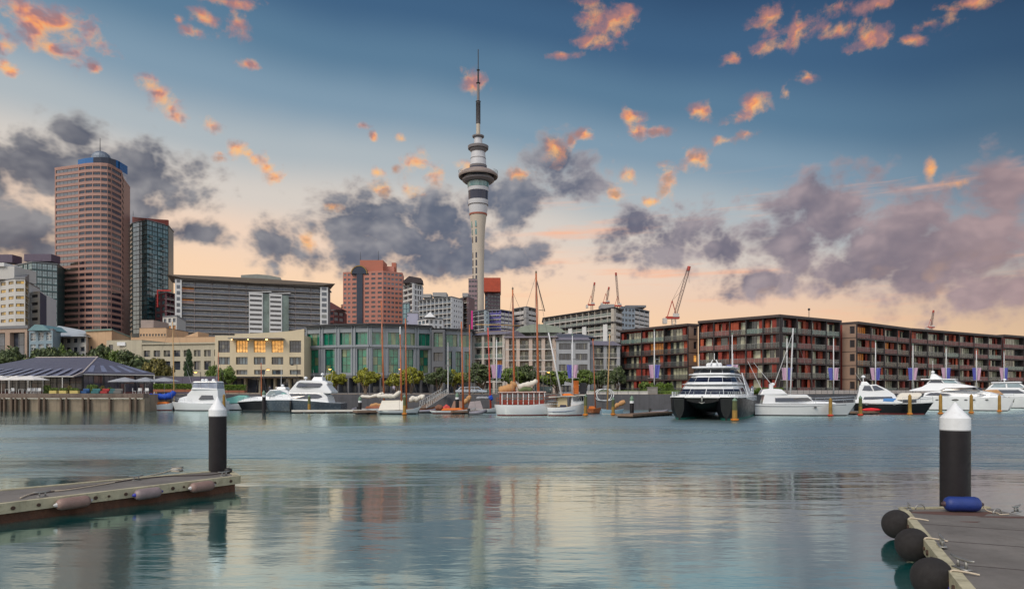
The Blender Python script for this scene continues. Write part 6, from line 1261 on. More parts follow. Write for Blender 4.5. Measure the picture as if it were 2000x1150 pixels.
# --- small boats right of the workboat
T = Tr(1160, 104, 0); t = sloop('small brown wooden boat with a short bare mast behind the green pile', T, [(1146, 798, .5, 1148, .4), (1158, 798, .8, 1158, .6), (1174, 795, .06, 1170, .03)], HM(teak, boot, boot, teakd), [(1163, 792, 1158, 662, .09, mastw)], [], cr=([(1150, 798), (1151, 793), (1161, 793), (1163, 798)], .5, orangec))
T = Tr(1196, 102, -3); t = sloop('small pale blue boat with a tan furled sail on its yard', T, [(1174, 798, .4, 1176, .3), (1186, 799.5, .85, 1187, .6), (1204, 799.5, .8, 1204, .55), (1219, 797.5, .06, 1214, .03)], HM(mat('pale_blue_hull', (150, 182, 200), .4), white, boot, teakd), [(1186, 796, 1191, 652, .1, mastw2)],
    [('furled_sail', [(1195, 797), (1205, 791), (1216, 786), (1221, 784)], .33, canvt)])
# --- big black catamaran, bows towards the viewer
CX, CY_ = wx(1371, 82), 82; t = thing('catamaran', 'large black hulled power catamaran with white tiered superstructure facing the viewer', 'catamaran', (CX, CY_, 0), math.radians(-90 - 25), 'motor yachts in the marina')
# local frame: +x towards the bows, y across; catamaran is 8.9 m wide and 24 m long
def cat_hull(t, yo, inner):
    rings = []
    for (x, hb, zd, hw, rk) in ((-24, 1.5, 2.35, 1.35, 0), (-18, 1.7, 2.5, 1.5, 0), (-10, 1.8, 2.8, 1.5, 0), (-4, 1.65, 3.05, 1.15, 0), (-1.2, 1.2, 3.15, .6, .2), (0, .62, 3.2, .12, .5)):
        half = [(hb, zd), (hb * .99, zd * .75), (hb * .9 + hw * .1, zd * .45), (hb * .5 + hw * .5, .75), (hw, .3), (hw * .96, .02), (hw * .7, -.5)]
        rings.append([(x - rk * (1 - z / zd), yo - h, z) for h, z in half] + [(x - rk, yo, -.8)] + [(x - rk * (1 - z / zd), yo + h, z) for h, z in reversed(half)])
    n = len(rings[0]); rowm = []
    for j in range(n):
        jj = j if j < n // 2 else n - 2 - j
        rowm.append(2 if j == n - 1 else (0 if jj < 4 else 1))
    b = MB(); b.loft(rings, 0, True, True, True, rowm); b.build('hull', [blackh, bootg, white], t, smooth=True, sharp=40)
cat_hull(t, 2.75, -1); cat_hull(t, -2.75, 1)
b = MB(); b.loft([[(x, -2.6, zt_), (x, 2.6, zt_), (x, 2.6, zb + .45), (x, 1.3, zb), (x, 0, zb - .25), (x, -1.3, zb), (x, -2.6, zb + .45)] for x, zt_, zb in ((-23, 2.3, .9), (-12, 2.7, 1.0), (-4, 3.0, 1.35), (-1.4, 3.1, 1.9), (-.5, 3.15, 2.5))]); b.build('bridge_deck', blackh, t, smooth=True, sharp=35)
b = MB(); b.prism([(-23.5, -4.4), (-6, -4.5), (-1.2, -4.0), (-.1, -3.2), (-.1, 3.2), (-1.2, 4.0), (-6, 4.5), (-23.5, 4.4)], 3.08, 3.32); b.build('deck_edge', white, t, bevel=.06)
b = MB(); 
for yy in (-2.75, 2.75): b.box(-22.8, -7, yy - 1.72, yy + 1.72, 2.55, 3.1)
b.build('side_band', mat('grey_gelcoat', (120, 134, 142), .3), t)
def tier(name, x0, x1, z0, z1, w0, w1, rk, m=white, bev=.18, back=0.6):
    """one storey: rounded front, sloping windscreen"""
    def outline(xf, w): return [(x0, -w), (xf - 3.2, -w), (xf - 1.4, -w * .86), (xf - .4, -w * .55), (xf, 0), (xf - .4, w * .55), (xf - 1.4, w * .86), (xf - 3.2, w), (x0, w)]
    lo, hi = outline(x1, w0), outline(x1 - rk, w1)
    hi[0] = (x0 + back, -w1); hi[-1] = (x0 + back, w1)
    b = MB(); b.loft([[(x, y, z0) for x, y in lo], [(x, y, z1) for x, y in hi]]); o = b.build(name, m, t, bevel=bev, seg=3); return lo, hi
def screen(lo, hi, z0, z1, fa, fb, i0, i1, name='windscreen', m=None, off=.04):
    for i in range(i0, i1):
        P = []
        for (k_, f) in ((i, fa), (i + 1, fa), (i + 1, fb), (i, fb)):
            a, c = Vector((*lo[k_], z0)), Vector((*hi[k_], z1)); P.append(a.lerp(c, f))
        c = sum(P, Vector()) / 4; P = [c + (p - c) * .96 for p in P]
        nrm = (P[1] - P[0]).cross(P[3] - P[0]).normalized(); b = MB(); b.ext([p + nrm * off for p in P], -nrm * .15); b.build(name, m or yglass, t)
lo, hi = tier('saloon', -21, -2.6, 3.3, 5.6, 4.0, 3.3, 2.2); screen(lo, hi, 3.3, 5.6, .14, .64, 1, 7)
b = MB(); b.prism([(-20, -3.55), (-7.2, -3.5), (-5.4, -2.9), (-4.3, -1.8), (-4.0, 0), (-4.3, 1.8), (-5.4, 2.9), (-7.2, 3.5), (-20, 3.55)], 5.62, 5.82); b.build('visor', white, t, bevel=.08)
lo, hi = tier('bridge_storey', -19.5, -5.0, 5.84, 7.6, 3.3, 2.7, 1.8); screen(lo, hi, 5.84, 7.6, .18, .74, 1, 7)
b = MB(); b.prism([(-18.5, -2.95), (-8.6, -2.9), (-7.2, -2.3), (-6.4, 0), (-7.2, 2.3), (-8.6, 2.9), (-18.5, 2.95)], 7.62, 7.9); b.build('visor', white, t, bevel=.08)
lo, hi = tier('sky_lounge', -17.5, -7.4, 7.92, 9.1, 2.75, 2.3, 1.0, bev=.1); screen(lo, hi, 7.92, 9.1, .14, .82, 0, 8)
b = MB(); b.prism([(-18, -2.6), (-9.0, -2.6), (-7.9, -1.8), (-7.5, 0), (-7.9, 1.8), (-9.0, 2.6), (-18, 2.6)], 9.1, 9.5); b.build('hardtop', white, t, bevel=.12)
for s in (-1, 1):
    f = lambda y: s * y
    b = MB(); pts = [(-20, 3.4), (-14.5, 3.4), (-14.8, 5.0), (-16.5, 6.9), (-17.6, 8.4), (-19.8, 5.2)]
    b.ext([(x, s * 3.95 - s * max(0, z - 3.4) * .22, z) for x, z in pts], (0, s * .12, 0)); b.build('side_wing', white, t, bevel=.04)
    b = MB(); pts = [(-13.6, 3.7), (-8.2, 3.7), (-9.0, 4.9), (-12.6, 5.1)]; b.ext([(x, s * (4.0 - (z - 3.3) * .30 + .04), z) for x, z in pts], (0, -s * .1, 0)); b.build('side_window', yglass, t)
    b = MB(); pts = [(-18, 6.2), (-9.5, 6.2), (-10.5, 7.2), (-17, 7.2)]; b.ext([(x, s * (3.3 - (z - 5.84) * .34 + .05), z) for x, z in pts], (0, -s * .1, 0)); b.build('side_window', yglass, t)
    b = MB(); cx_, cz_ = -21.5, 4.3; b.tube([(cx_ + 1.1 * math.cos(g), s * 3.95, cz_ + 1.1 * math.sin(g)) for g in [i * PI / 10 for i in range(21)]], .12, 6); b.build('porthole_ring', steel, t, smooth=True)
    b = MB(); P = [Vector((x, s * y, 3.32)) for x, y in ((-7, 4.35), (-3, 4.1), (-1.2, 3.7), (-.3, 3.0), (-.2, 0))]
    for hh in (.45, .9): b.tube([p + Vector((0, 0, hh)) for p in P], .03, 5)
    for p, q in zip(P, P[1:]):
        for i in range(3): c = p.lerp(q, i / 3); b.tube([c, c + Vector((0, 0, .9))], .03, 5)
    b.build('guard_rail', steel, t)
b = MB(); b.lathe([(.35, 9.5), (.3, 10.2), (.16, 10.3)], 12, c=(-11.5, 0, 0)); b.build('mast_base', white, t, smooth=True)
b = MB()
for s in (-.7, .7): b.tube([(-11.5, s, 9.5), (-11.5, s * .3, 11.0)], .07, 6)
b.tube([(-11.5, -.9, 10.3), (-11.5, .9, 10.3)], .06, 6); b.tube([(-11.5, 0, 11), (-11.5, 0, 12.4)], .04, 6); b.build('radar_mast', white, t)
for yy, h in ((.55, .55), (-.8, .5)): b = MB(); b.lathe([(.1, 9.5), (.36, 9.75), (.38, 10.05), (.25, 10.3), (.03, 10.4)], 14, c=(-12.2, yy, 0)); b.build('radar_dome', white, t, smooth=True)
for yy in (-2.2, 2.2): b = MB(); b.tube([(-13, yy, 9.4), (-13, yy, 12.4)], .035, 5); b.build('aerial', alu, t)
b = MB(); b.tube([(.0, 0, 2.5), (.05, 0, 2.95), (-.1, 0, 3.35)], .1, 6); b.tube([(.06, -.35, 2.5), (.14, 0, 2.35), (.06, .35, 2.5)], .07, 6); b.build('anchor', galv, t, smooth=True)
for o_ in t.children:                       # low, wide superstructure
    for v in o_.data.vertices:
        z_ = v.co.z; v.co.x *= .84; v.co.z = z_ * .87 if z_ < 3.3 else 2.87 + (z_ - 3.3) * .62
# --- white launch right of the catamaran
T = Tr(1570, 97, -14); t = boat('motor_yacht', 'long white launch with a round flybridge, bow pointing right', 'motor yacht', T, 'motor yachts in the marina')
hull(t, T, [(1472, 788, 2.0, 1472, 1.8), (1500, 788.5, 2.2, 1500, 2.0), (1560, 789, 2.3, 1560, 2.0), (1610, 788.5, 1.9, 1607, 1.3), (1650, 786.5, .9, 1638, .4), (1672, 785.5, .06, 1653, .03)], HM(white))
b = MB(); b.tube([(T(p, y)[0], -w, T(p, y)[1]) for p, y, w in ((1472, 792, 2.0), (1500, 792.5, 2.2), (1560, 792.7, 2.27), (1610, 791.8, 1.78), (1650, 789.5, .82))], .05, 5); b.build('rubbing_strake', mat('grey_strake', (120, 126, 134), .4), t)
o_, f_ = solid(t, T, 'deckhouse', [(1486, 788), (1491, 770), (1573, 770), (1584, 781), (1588, 788.5)], (1.9, 1.65), white, bevel=.1, taper=(1555, 1590, .7))
patch(t, T, f_, [(1511, 783.5), (1511, 776.5), (1575, 776), (1583, 782)], yglass)
solid(t, T, 'trunk_cabin', [(1580, 788), (1584, 783), (1622, 784), (1634, 788)], (1.5, 1.2), white, bevel=.08, taper=(1590, 1634, .5))
o_, f_ = solid(t, T, 'flybridge', [(1482, 771), (1488, 760), (1504, 758.5), (1524, 760), (1536, 770)], (1.7, 1.45), white, bevel=.12)
o_, f_ = solid(t, T, 'flybridge_screen', [(1503, 767), (1507, 761), (1523, 760.5), (1534, 768)], (1.62, 1.45), mat('pale_screen', (196, 196, 186), .3), bevel=.05)
radar(t, T, 1509, 753); b = MB(); x, z = T(1506, 759); b.tube([(x, 0, z), (x, 0, z + .7)], .3, 8); b.build('radar_post', white, t)
for a in ((1486, 760, 1459, 706), (1505, 751, 1470, 708), (1510, 752, 1547, 648)): whip(t, T, *a, y=-1.2, r=.05)
rail(t, T, [(1588, 788), (1615, 787.8), (1650, 786), (1670, 785)], [2.0, 1.7, .8, .1], .8)
for px in (1554, 1587, 1617): b = MB(); x, z = T(px, 794.5); w_ = 2.25 if px < 1600 else 1.6; b.lathe([(.0, -.03), (.16, -.02), (.16, .05), (.0, .06)], 12); b.v = [(x + vx * 1.4, -w_ - vz + .10, z + vy * .7) for vx, vy, vz in b.v]; b.build('porthole', yglass, t)
# --- sailing yacht behind the launch
T = Tr(1548, 115, -8); t = sloop('white sailing yacht mostly hidden behind the launch, with a tall white mast', T, [(1512, 791, 1.0, 1514, .8), (1540, 791.5, 1.4, 1540, 1.1), (1575, 791, 1.3, 1573, .9), (1602, 788, .06, 1594, .03)], HM(white, boot, boot, teakd), [(1543, 785, 1549, 641, .14, alu)], [('boom_cover', [(1545, 775), (1565, 776), (1585, 777)], .25, canv)], cr=([(1540, 791), (1543, 784), (1580, 785), (1588, 790)], .8, white))
# --- small black hulled cruiser
T = Tr(1748, 103, -24); t = boat('motor_yacht', 'black hulled cruiser with white topsides, raked bow and white canopy', 'motor yacht', T, 'motor yachts in the marina')
hull(t, T, [(1668, 786, 1.6, 1668, 1.5), (1700, 786.5, 1.9, 1700, 1.7), (1750, 787, 1.9, 1750, 1.6), (1795, 786, 1.2, 1788, .6), (1824, 784.5, .06, 1804, .03)], HM(blackh, bootr, bootr, white, white))
solid(t, T, 'white_topside', [(1668, 786.5), (1668, 780), (1745, 780), (1760, 784), (1760, 787)], (1.95, 1.9), white, bevel=.05)
o_, f_ = solid(t, T, 'cabin', [(1672, 781), (1678, 752), (1710, 750.5), (1731, 760), (1746, 770), (1752, 782)], (1.75, 1.3), white, bevel=.1, taper=(1700, 1752, .75))
patch(t, T, f_, [(1683, 762), (1687, 753), (1698, 753), (1703, 762)], yglass); patch(t, T, f_, [(1706, 762), (1702, 753), (1711, 753), (1726, 761)], yglass); patch(t, T, f_, [(1684, 780), (1687, 774.5), (1740, 774), (1742, 777)], yglass)
solid(t, T, 'radar_arch', [(1680, 752), (1682, 745), (1692, 745), (1698, 751)], (1.3, 1.0), white, bevel=.05); radar(t, T, 1686, 738); whip(t, T, 1684, 747, 1670, 728)
solid(t, T, 'white_canopy', [(1747, 781), (1756, 769), (1762, 767), (1798, 767), (1800, 771), (1790, 779)], (1.2, .7), canv, bevel=.12); solid(t, T, 'blue_cover', [(1722, 783), (1724, 777.5), (1748, 777.5), (1742, 784)], (1.96, 1.9), mat('bright_blue_cover', (72, 132, 196), .7), bevel=.04)
rail(t, T, [(1760, 785.5), (1795, 785), (1822, 783.5)], [1.8, 1.2, .1], .75)
for px in (1691, 1744): b = MB(); x, z = T(px, 789); b.lathe([(.0, -.03), (.14, -.02), (.14, .05), (.0, .06)], 12); b.v = [(x + vx * 1.4, -1.86 - vz, z + vy * .7) for vx, vy, vz in b.v]; b.build('porthole', yglass, t)
T = Tr(1702, 102, 0); t = boat('kayak', 'red kayak lying on the pontoon beside the black hulled cruiser', 'kayak', T); t.location.z = .5
b = MB(); x0, x1 = T.x(1683), T.x(1721); b.tube([(x0, 0, .22), (x0 + .5, 0, .2), ((x0 + x1) / 2, 0, .2), (x1 - .5, 0, .2), (x1, 0, .22)], [.04, .2, .3, .2, .04], 12); b.build('shell', mat('red_kayak', (210, 36, 40), .4), t, smooth=True)
# --- white catamaran yacht at the right
T = Tr(1890, 121, -38); t = boat('catamaran', 'white catamaran motor yacht with curved dark windows and swept flybridge', 'catamaran', T, 'motor yachts in the marina')
sta = [(1792, 781, 1.2, 1792, 1.1), (1803, 775, 1.4, 1803, 1.2), (1850, 774, 1.5, 1850, 1.3), (1910, 775, 1.4, 1908, 1.0), (1955, 776, .8, 1948, .4), (1981.5, 776.5, .06, 1967.5, .03)]
hull(t, T, sta, HM(white), yo=0); hull(t, T, sta, HM(white), yo=7.0)
b = MB(); xa, xb = T.x(1805), T.x(1945); b.loft([[(x, .9, z1), (x, 6.1, z1), (x, 6.1, z0), (x, .9, z0)] for x, z0, z1 in ((xa, 1.0, 2.3), ((xa + xb) / 2, 1.1, 2.5), (xb, 1.6, 2.35))]); b.build('bridge_deck', white, t)
solid(t, T, 'coach_house', [(1803, 776), (1806, 766), (1840, 762), (1905, 761), (1935, 766), (1965, 775.5), (1930, 777)], (4.4, 3.5), white, bevel=.18, taper=(1905, 1968, .55), yo=3.5)
f_ = wfun(T, (4.4, 3.5), T(1850, 776)[1], T(1850, 761)[1], (1905, 1968, .55))
patch(t, T, f_, [(1838, 763.3), (1848, 758.8), (1877, 756.5), (1909, 756.5), (1914, 762), (1905, 763.5)], yglass, yo=3.5, off=.3); patch(t, T, f_, [(1808, 771.3), (1818, 766.7), (1832, 766.5), (1858, 769.5), (1850, 771)], yglass, yo=3.5, off=.06); patch(t, T, f_, [(1906, 770), (1914, 768.6), (1926, 769.6), (1920, 770.3)], yglass, yo=3.5, off=.12)
solid(t, T, 'flybridge', [(1776, 763.5), (1776, 761.5), (1800, 755), (1811, 748), (1870, 748.2), (1908, 755.5), (1880, 757), (1846, 758), (1834, 763.2)], (3.7, 2.7), white, bevel=.12, yo=3.5, taper=(1870, 1910, .7))
o_, f_ = solid(t, T, 'upper_house', [(1808, 748.5), (1816, 741.5), (1862, 741), (1872, 748.3)], (2.75, 2.3), white, bevel=.05, yo=3.5)
patch(t, T, f_, [(1811, 747.3), (1817, 742.2), (1836, 742.2), (1842, 747.5)], yglass, yo=3.5); patch(t, T, f_, [(1844, 747.5), (1838, 742.2), (1861, 742), (1870, 747.8)], yglass2, yo=3.5)
solid(t, T, 'hardtop', [(1796, 741), (1797, 739.4), (1864, 739), (1866, 740.8)], (2.6, 2.4), white, bevel=.05, yo=3.5)
solid(t, T, 'radar_arch', [(1813, 739.5), (1815, 729), (1822, 729), (1838, 739)], (1.6, 1.0), white, bevel=.1, yo=3.5)
x, z = T(1817, 728.5); b = MB(); b.lathe([(.06, 0), (.3, .1), (.3, .4), (.04, .55)], 12, c=(x, 3.5, z)); b.tube([(x, 3.5, z), (x, 3.5, z + 2.4)], .03, 5); b.build('radar_dome', white, t, smooth=True)
for px, w in ((1832, 1), (1867, 2.2), (1888, 1), (1903, 1), (1928, 1)):
    b = MB(); x, z = T(px, 780.5); b.lathe([(.0, -.03), (.2, -.02), (.2, .05), (.0, .06)], 14); hb_ = 1.44 if px < 1910 else 1.15; b.v = [(x + vx * 1.3 * w, -hb_ + .05 - vz, z + vy * .7 * (1.3 if w > 1 else 1)) for vx, vy, vz in b.v]; b.build('porthole', yglass, t)
rail(t, T, [(1910, 775), (1950, 775.5), (1980, 776)], [1.4, .85, .1], .7)
x, z = T(1975, 779); b = MB(); b.tube([(x - .5, 3.0, z + .3), (x + .3, 3.0, z), (x + .2, 3.0, z - .6)], .12, 6); b.build('anchor', galv, t)
# --- flybridge cruiser at the picture edge
T = Tr(1985, 138, -40); t = boat('motor_yacht', 'white cruiser with tan canvas enclosure behind the white catamaran at the right edge', 'motor yacht', T, 'motor yachts in the marina')
hull(t, T, [(1905, 775, 1.8, 1905, 1.6), (1950, 775, 2.1, 1950, 1.8), (2010, 775, 2.0, 2005, 1.3), (2060, 773, .06, 2045, .03)], HM(white))
o_, f_ = solid(t, T, 'deckhouse', [(1915, 775), (1925, 762), (1932, 757), (1990, 757), (2020, 768), (2030, 775)], (2.0, 1.7), white, bevel=.1)
patch(t, T, f_, [(1938, 768), (1945, 761), (1990, 761), (2006, 768)], yglass); solid(t, T, 'canvas_side', [(1910, 770), (1918, 762), (1950, 760.5), (1962, 770)], (2.08, 1.85), canvt, bevel=.05)
o_, f_ = solid(t, T, 'wheelhouse', [(1930, 757.5), (1941, 748), (1992, 747), (2008, 758)], (1.6, 1.35), white, bevel=.06)
patch(t, T, f_, [(1936, 756.5), (1943, 749.5), (1965, 749), (1966, 756.5)], yglass2); patch(t, T, f_, [(1969, 756.5), (1968, 749), (1991, 748.7), (2002, 756.5)], yglass2)
solid(t, T, 'hardtop', [(1936, 748), (1938, 746), (1994, 745), (1997, 747)], (1.7, 1.5), white, bevel=.05); radar(t, T, 1962, 743); whip(t, T, 1955, 746, 1956, 735)
# --- two small sloops whose varnished masts rise at the left
T = Tr(432, 129.5, 0) if False else Tr(430, 124.5, 0)
sloop('small sloop moored behind the fishing boat, showing a slim orange mast', T, [(412, 795, .5, 414, .4), (428, 795, .9, 428, .7), (446, 792, .06, 442, .03)], HM(white, boot, boot, teakd), [(427, 788, 426.5, 688, .09, mastw)])
T = Tr(508, 124.3, 0)
sloop('small sloop moored behind the black cruiser, showing a slim orange mast', T, [(494, 795, .5, 496, .4), (508, 795, .9, 508, .7), (526, 792, .06, 522, .03)], HM(white, boot, boot, teakd), [(511, 788, 510, 708, .09, mastw)])
# ------------------------------------------------------------------ trees and shrubs
bark = mat('bark', (96, 80, 66), .9, var=.3, vs=2, bump=.5, bs=12); barkp = mat('pale_bark', (140, 122, 104), .9, var=.25, vs=2, bump=.4, bs=12)
def leafm(name, col, isl=.55):
    if name in MATS: return MATS[name]
    m = bpy.data.materials.new(name); m.use_nodes = True; k = NT(m.node_tree)
    b = k.new('ShaderNodeBsdfPrincipled'); o = k.new('ShaderNodeOutputMaterial'); k.l.new(b.outputs[0], o.inputs[0])
    r = k.new('ShaderNodeNewGeometry').outputs['Random Per Island']; c = s2l(col)
    base = k.ramp(r, [(0, tuple(v * (1 - isl) for v in c)), (.6, c), (1, (min(1, c[0] * (1 + isl) * 1.1), min(1, c[1] * (1 + isl)), c[2] * (1 + isl * .5)))])
    b.inputs['Roughness'].default_value = .6; k.put(b.inputs['Base Color'], base); b.inputs['Specular IOR Level'].default_value = .3
    MATS[name] = m; return m
l_dark = leafm('pohutukawa_leaves', (84, 98, 66)); l_mid = leafm('tree_leaves', (100, 122, 60)); l_lime = leafm('lime_leaves', (142, 146, 58)); l_con = leafm('conifer_needles', (58, 80, 52)); l_olive = leafm('olive_leaves', (112, 108, 60)); l_hedge = leafm('hedge_leaves', (98, 124, 50))
def crown_mesh(seed, rx, rz, m, clumps=34, leaves=70, leaf=.2, shape='dome'):
    Rr = random.Random(seed); b = MB()
    for c in range(clumps):
        while True:
            p = Vector((Rr.uniform(-1, 1), Rr.uniform(-1, 1), Rr.uniform(-1, 1)))
            if .25 < p.length < 1: break
        if shape == 'dome': p = Vector((p.x * rx, p.y * rx, (p.z * .5 + .5) * rz * (1 - .25 * (p.x ** 2 + p.y ** 2))))
        elif shape == 'cone': h = Rr.random(); a = Rr.uniform(0, 2 * PI); q = Rr.uniform(.2, 1) * (1 - h) ** .8; p = Vector((math.cos(a) * rx * q, math.sin(a) * rx * q, h * rz))
        else: p = Vector((p.x * rx, p.y * rx, p.z * rz * .5 + rz * .5))
        cr = Rr.uniform(.55, 1.15) * (rx * .30 if shape != 'cone' else rx * .38)
        for i in range(leaves):
            d = Vector((Rr.gauss(0, 1), Rr.gauss(0, 1), Rr.gauss(0, 1))).normalized(); q = p + Vector((d.x, d.y, d.z * .75)) * cr * Rr.uniform(.55, 1.05)
            n = (d + Vector((Rr.gauss(0, .5), Rr.gauss(0, .5), Rr.gauss(0, .5) + .3))).normalized(); a = n.cross(Vector((Rr.gauss(0, 1), Rr.gauss(0, 1), Rr.gauss(0, 1)))).normalized(); c2 = n.cross(a); s = leaf * Rr.uniform(.6, 1.3)
            b.face([q - a * s, q - c2 * s * .55, q + a * s, q + c2 * s * .55])
    return b.mesh('crown', m, fix=False)
def trunk_mesh(seed, h, rx, n=5, r=.16, m=None):
    Rr = random.Random(seed); b = MB()
    for i in range(n):
        a = 2 * PI * i / n + Rr.uniform(-.4, .4); e = Vector((math.cos(a) * rx * Rr.uniform(.3, .75), math.sin(a) * rx * Rr.uniform(.3, .75), h * Rr.uniform(1.0, 1.5)))
        mid = Vector((e.x * .28, e.y * .28, h * .5)); b.tube([(e.x * .06, e.y * .06, -.1), mid, e * .8, e], [r, r * .8, r * .55, r * .25], 6)
    return b.mesh('trunk', m or bark, fix=False)
TREES = {}
def tree(name, label, px, Y, py_top, w_px, kind, group, trunk_h=.35, cat='tree', rz=None):
    """kinds are built once; every tree is a copy turned and stretched"""
    spec = {'dark': (l_dark, 'dome', bark, 3), 'mid': (l_mid, 'dome', bark, 3), 'lime': (l_lime, 'dome', barkp, 2), 'cone': (l_con, 'cone', bark, 1), 'olive': (l_olive, 'ball', barkp, 1), 'bush': (l_mid, 'ball', bark, 2), 'limebush': (l_hedge, 'ball', bark, 2)}[kind]
    i = R.randrange(spec[3]); key = (kind, i)
    if key not in TREES:
        TREES[key] = (crown_mesh(hash(kind) % 1000 if False else len(TREES) * 7 + 3, 2.0, 2.6 if spec[1] == 'dome' else (5.0 if spec[1] == 'cone' else 2.6), spec[0], 52 if spec[1] != 'cone' else 50, 90, .17, spec[1]), trunk_mesh(len(TREES) + 5, 1.9, 2.0, 6 if spec[1] == 'dome' else 3, .13, spec[2]))
    cm, tm = TREES[key]; x = wx(px, Y); zt = wz(py_top, Y); H = zt - QZ; W = w_px / F * Y; t = thing(name, label, cat, (x, Y, QZ), R.uniform(0, 6.28), group)
    c = bpy.data.objects.new('crown', cm); COL.objects.link(c); c.parent = t; ch = 5.0 if spec[1] == 'cone' else 2.6; th = H * trunk_h
    c.location = (0, 0, th); sx_ = W / 3.9; c.scale = (sx_, sx_, (H - th) / (ch * 1.08))
    if trunk_h > 0:
        k = bpy.data.objects.new('trunk', tm); COL.objects.link(k); k.parent = t; k.scale = (sx_ * .8, sx_ * .8, max(.3, (th + (H - th) * .3) / 2.4))
    return t
g1 = 'dark round trees behind the restaurant'
for px, Y, py, w, kd, l in ((14, 172, 672, 62, 'dark', 'dark round tree at the left picture edge behind the restaurant roof'), (70, 176, 676, 52, 'dark', 'dark round tree below the small blue gabled house'), (103, 174, 673, 56, 'dark', 'broad dark tree below the white terrace roof'), (128, 180, 670, 26, 'mid', 'small lighter green tree between the dark round trees'), (150, 172, 682, 56, 'dark', 'flat low dark tree just over the pavilion ridge'),
                            (192, 176, 669, 52, 'dark', 'tall round dark tree over the pavilion ridge end'), (222, 178, 680, 34, 'mid', 'small green tree below the white wall panel'), (258, 170, 680, 74, 'dark', 'wide dark tree at the right slope of the pavilion roof'), (307, 160, 700, 46, 'olive', 'olive brown tree at the right eave of the pavilion')):
    tree('tree', l, px, Y, py, w * 1.15, kd, g1, .2)
tree('cypress', 'narrow dark conifer standing before the low pale warehouse', 369, 165, 679, 26, 'cone', None, .06)
tree('tree', 'small green tree at the left corner of the cream warehouse', 416, 150, 712, 26, 'mid', 'green trees before the cream warehouse', .4); tree('tree', 'round green tree covering the lower left windows of the cream warehouse', 440, 150, 713, 36, 'mid', 'green trees before the cream warehouse', .35)
g2 = 'yellow green promenade trees with many pale stems'
for px, Y, py, w, kd, l in ((654, 142, 725, 36, 'lime', 'yellow green tree behind the stern of the slate grey yacht'), (714, 142, 719, 44, 'lime', 'yellow green tree left of the tallest mast of the tented yachts'), (776, 142, 728, 36, 'lime', 'yellow green tree partly behind the orange mast with the white tip'), (803, 144, 716, 40, 'lime', 'taller yellow green tree right of the two close orange masts'), (856, 142, 718, 46, 'dark', 'dark green tree in front of the stair block'), (888, 144, 722, 34, 'lime', 'yellow green tree behind the white lamp pole'),
                            (940, 142, 708, 54, 'dark', 'large dark tree left of the white and blue banner'), (1000, 144, 716, 40, 'mid', 'green tree behind the first orange ketch mast'), (1028, 146, 712, 48, 'dark', 'dark tree between the two ketch masts'), (1088, 144, 724, 54, 'mid', 'broad green tree behind the slanting white boom'), (1142, 144, 722, 40, 'mid', 'green tree right of the pink and blue banner'), (1172, 146, 722, 44, 'dark', 'dark tree left of the pale wooden mast'), (1206, 148, 714, 28, 'dark', 'narrow dark tree at the left corner of the red blocks')):
    tree('tree', l, px, Y, py - 2, w * 1.18, kd, g2, .36)
tree('shrub', 'round clipped shrub in front of the first red block', 1263, 131, 743, 30, 'bush', None, .08, 'shrub')
for px, Y, py, w, l in ((1290, 132, 746, 20, 'small yellow green shrub right of the clipped round shrub'), (1306, 133, 747, 22, 'yellow green shrub at the left bow of the black catamaran'), (1472, 130, 760, 30, 'low green shrub at the stern of the black catamaran'), (1226, 129, 765, 40, 'low green shrub along the sea wall right of the white loop'), (1180, 129, 766, 44, 'low green shrub behind the white loop sculpture'), (1248, 129, 767, 36, 'low green shrub left of the grey plinth'), (1495, 131, 763, 26, 'low green shrub behind the white launch stern')):
    tree('shrub', l, px, Y, py, w, 'limebush', 'low shrubs along the right sea wall', 0, 'shrub')
def hedge(label, px0, px1, Y, py0, py1, d=1.0):
    x0, x1 = wx(px0, Y), wx(px1, Y); t = thing('hedge', label, 'hedge', ((x0 + x1) / 2, Y, wz(py1, Y))); h = wz(py0, Y) - wz(py1, Y); L = x1 - x0; Rr = random.Random(px0); b = MB()
    b.box(-L / 2 + .1, L / 2 - .1, .12, d - .12, 0, h * .85)
    for i in range(int(L * 420)):
        f = Rr.random(); q = Vector((Rr.uniform(-L / 2, L / 2), Rr.uniform(-.05, d), h * Rr.uniform(.85, 1.08))) if f < .4 else Vector((Rr.uniform(-L / 2, L / 2), Rr.uniform(-.12, .12), Rr.uniform(0, h)))
        a = Vector((Rr.gauss(0, 1), Rr.gauss(0, 1), Rr.gauss(0, 1))).normalized(); c = a.cross(Vector((Rr.gauss(0, 1), Rr.gauss(0, 1), Rr.gauss(0, 1)))).normalized(); s = .13 * Rr.uniform(.6, 1.3); b.face([q - a * s, q - c * s * .6, q + a * s, q + c * s * .6])
    b.build('foliage', l_hedge, t, fix=False); b = MB(); b.box(-L / 2, L / 2, -.2, d + .2, -.5, -.002); b.build('trough', mat('terracotta_trough', (150, 96, 70), .8, var=.15), t); return t
hedge('clipped green hedge right of the pavilion behind the blue sail cover', 300, 385, 133, 750, 760); hedge('clipped green hedge behind the teal covered boat', 432, 478, 133, 752, 762); hedge('green hedge in front of the corner of the large red block', 1480, 1530, 136, 758, 764)
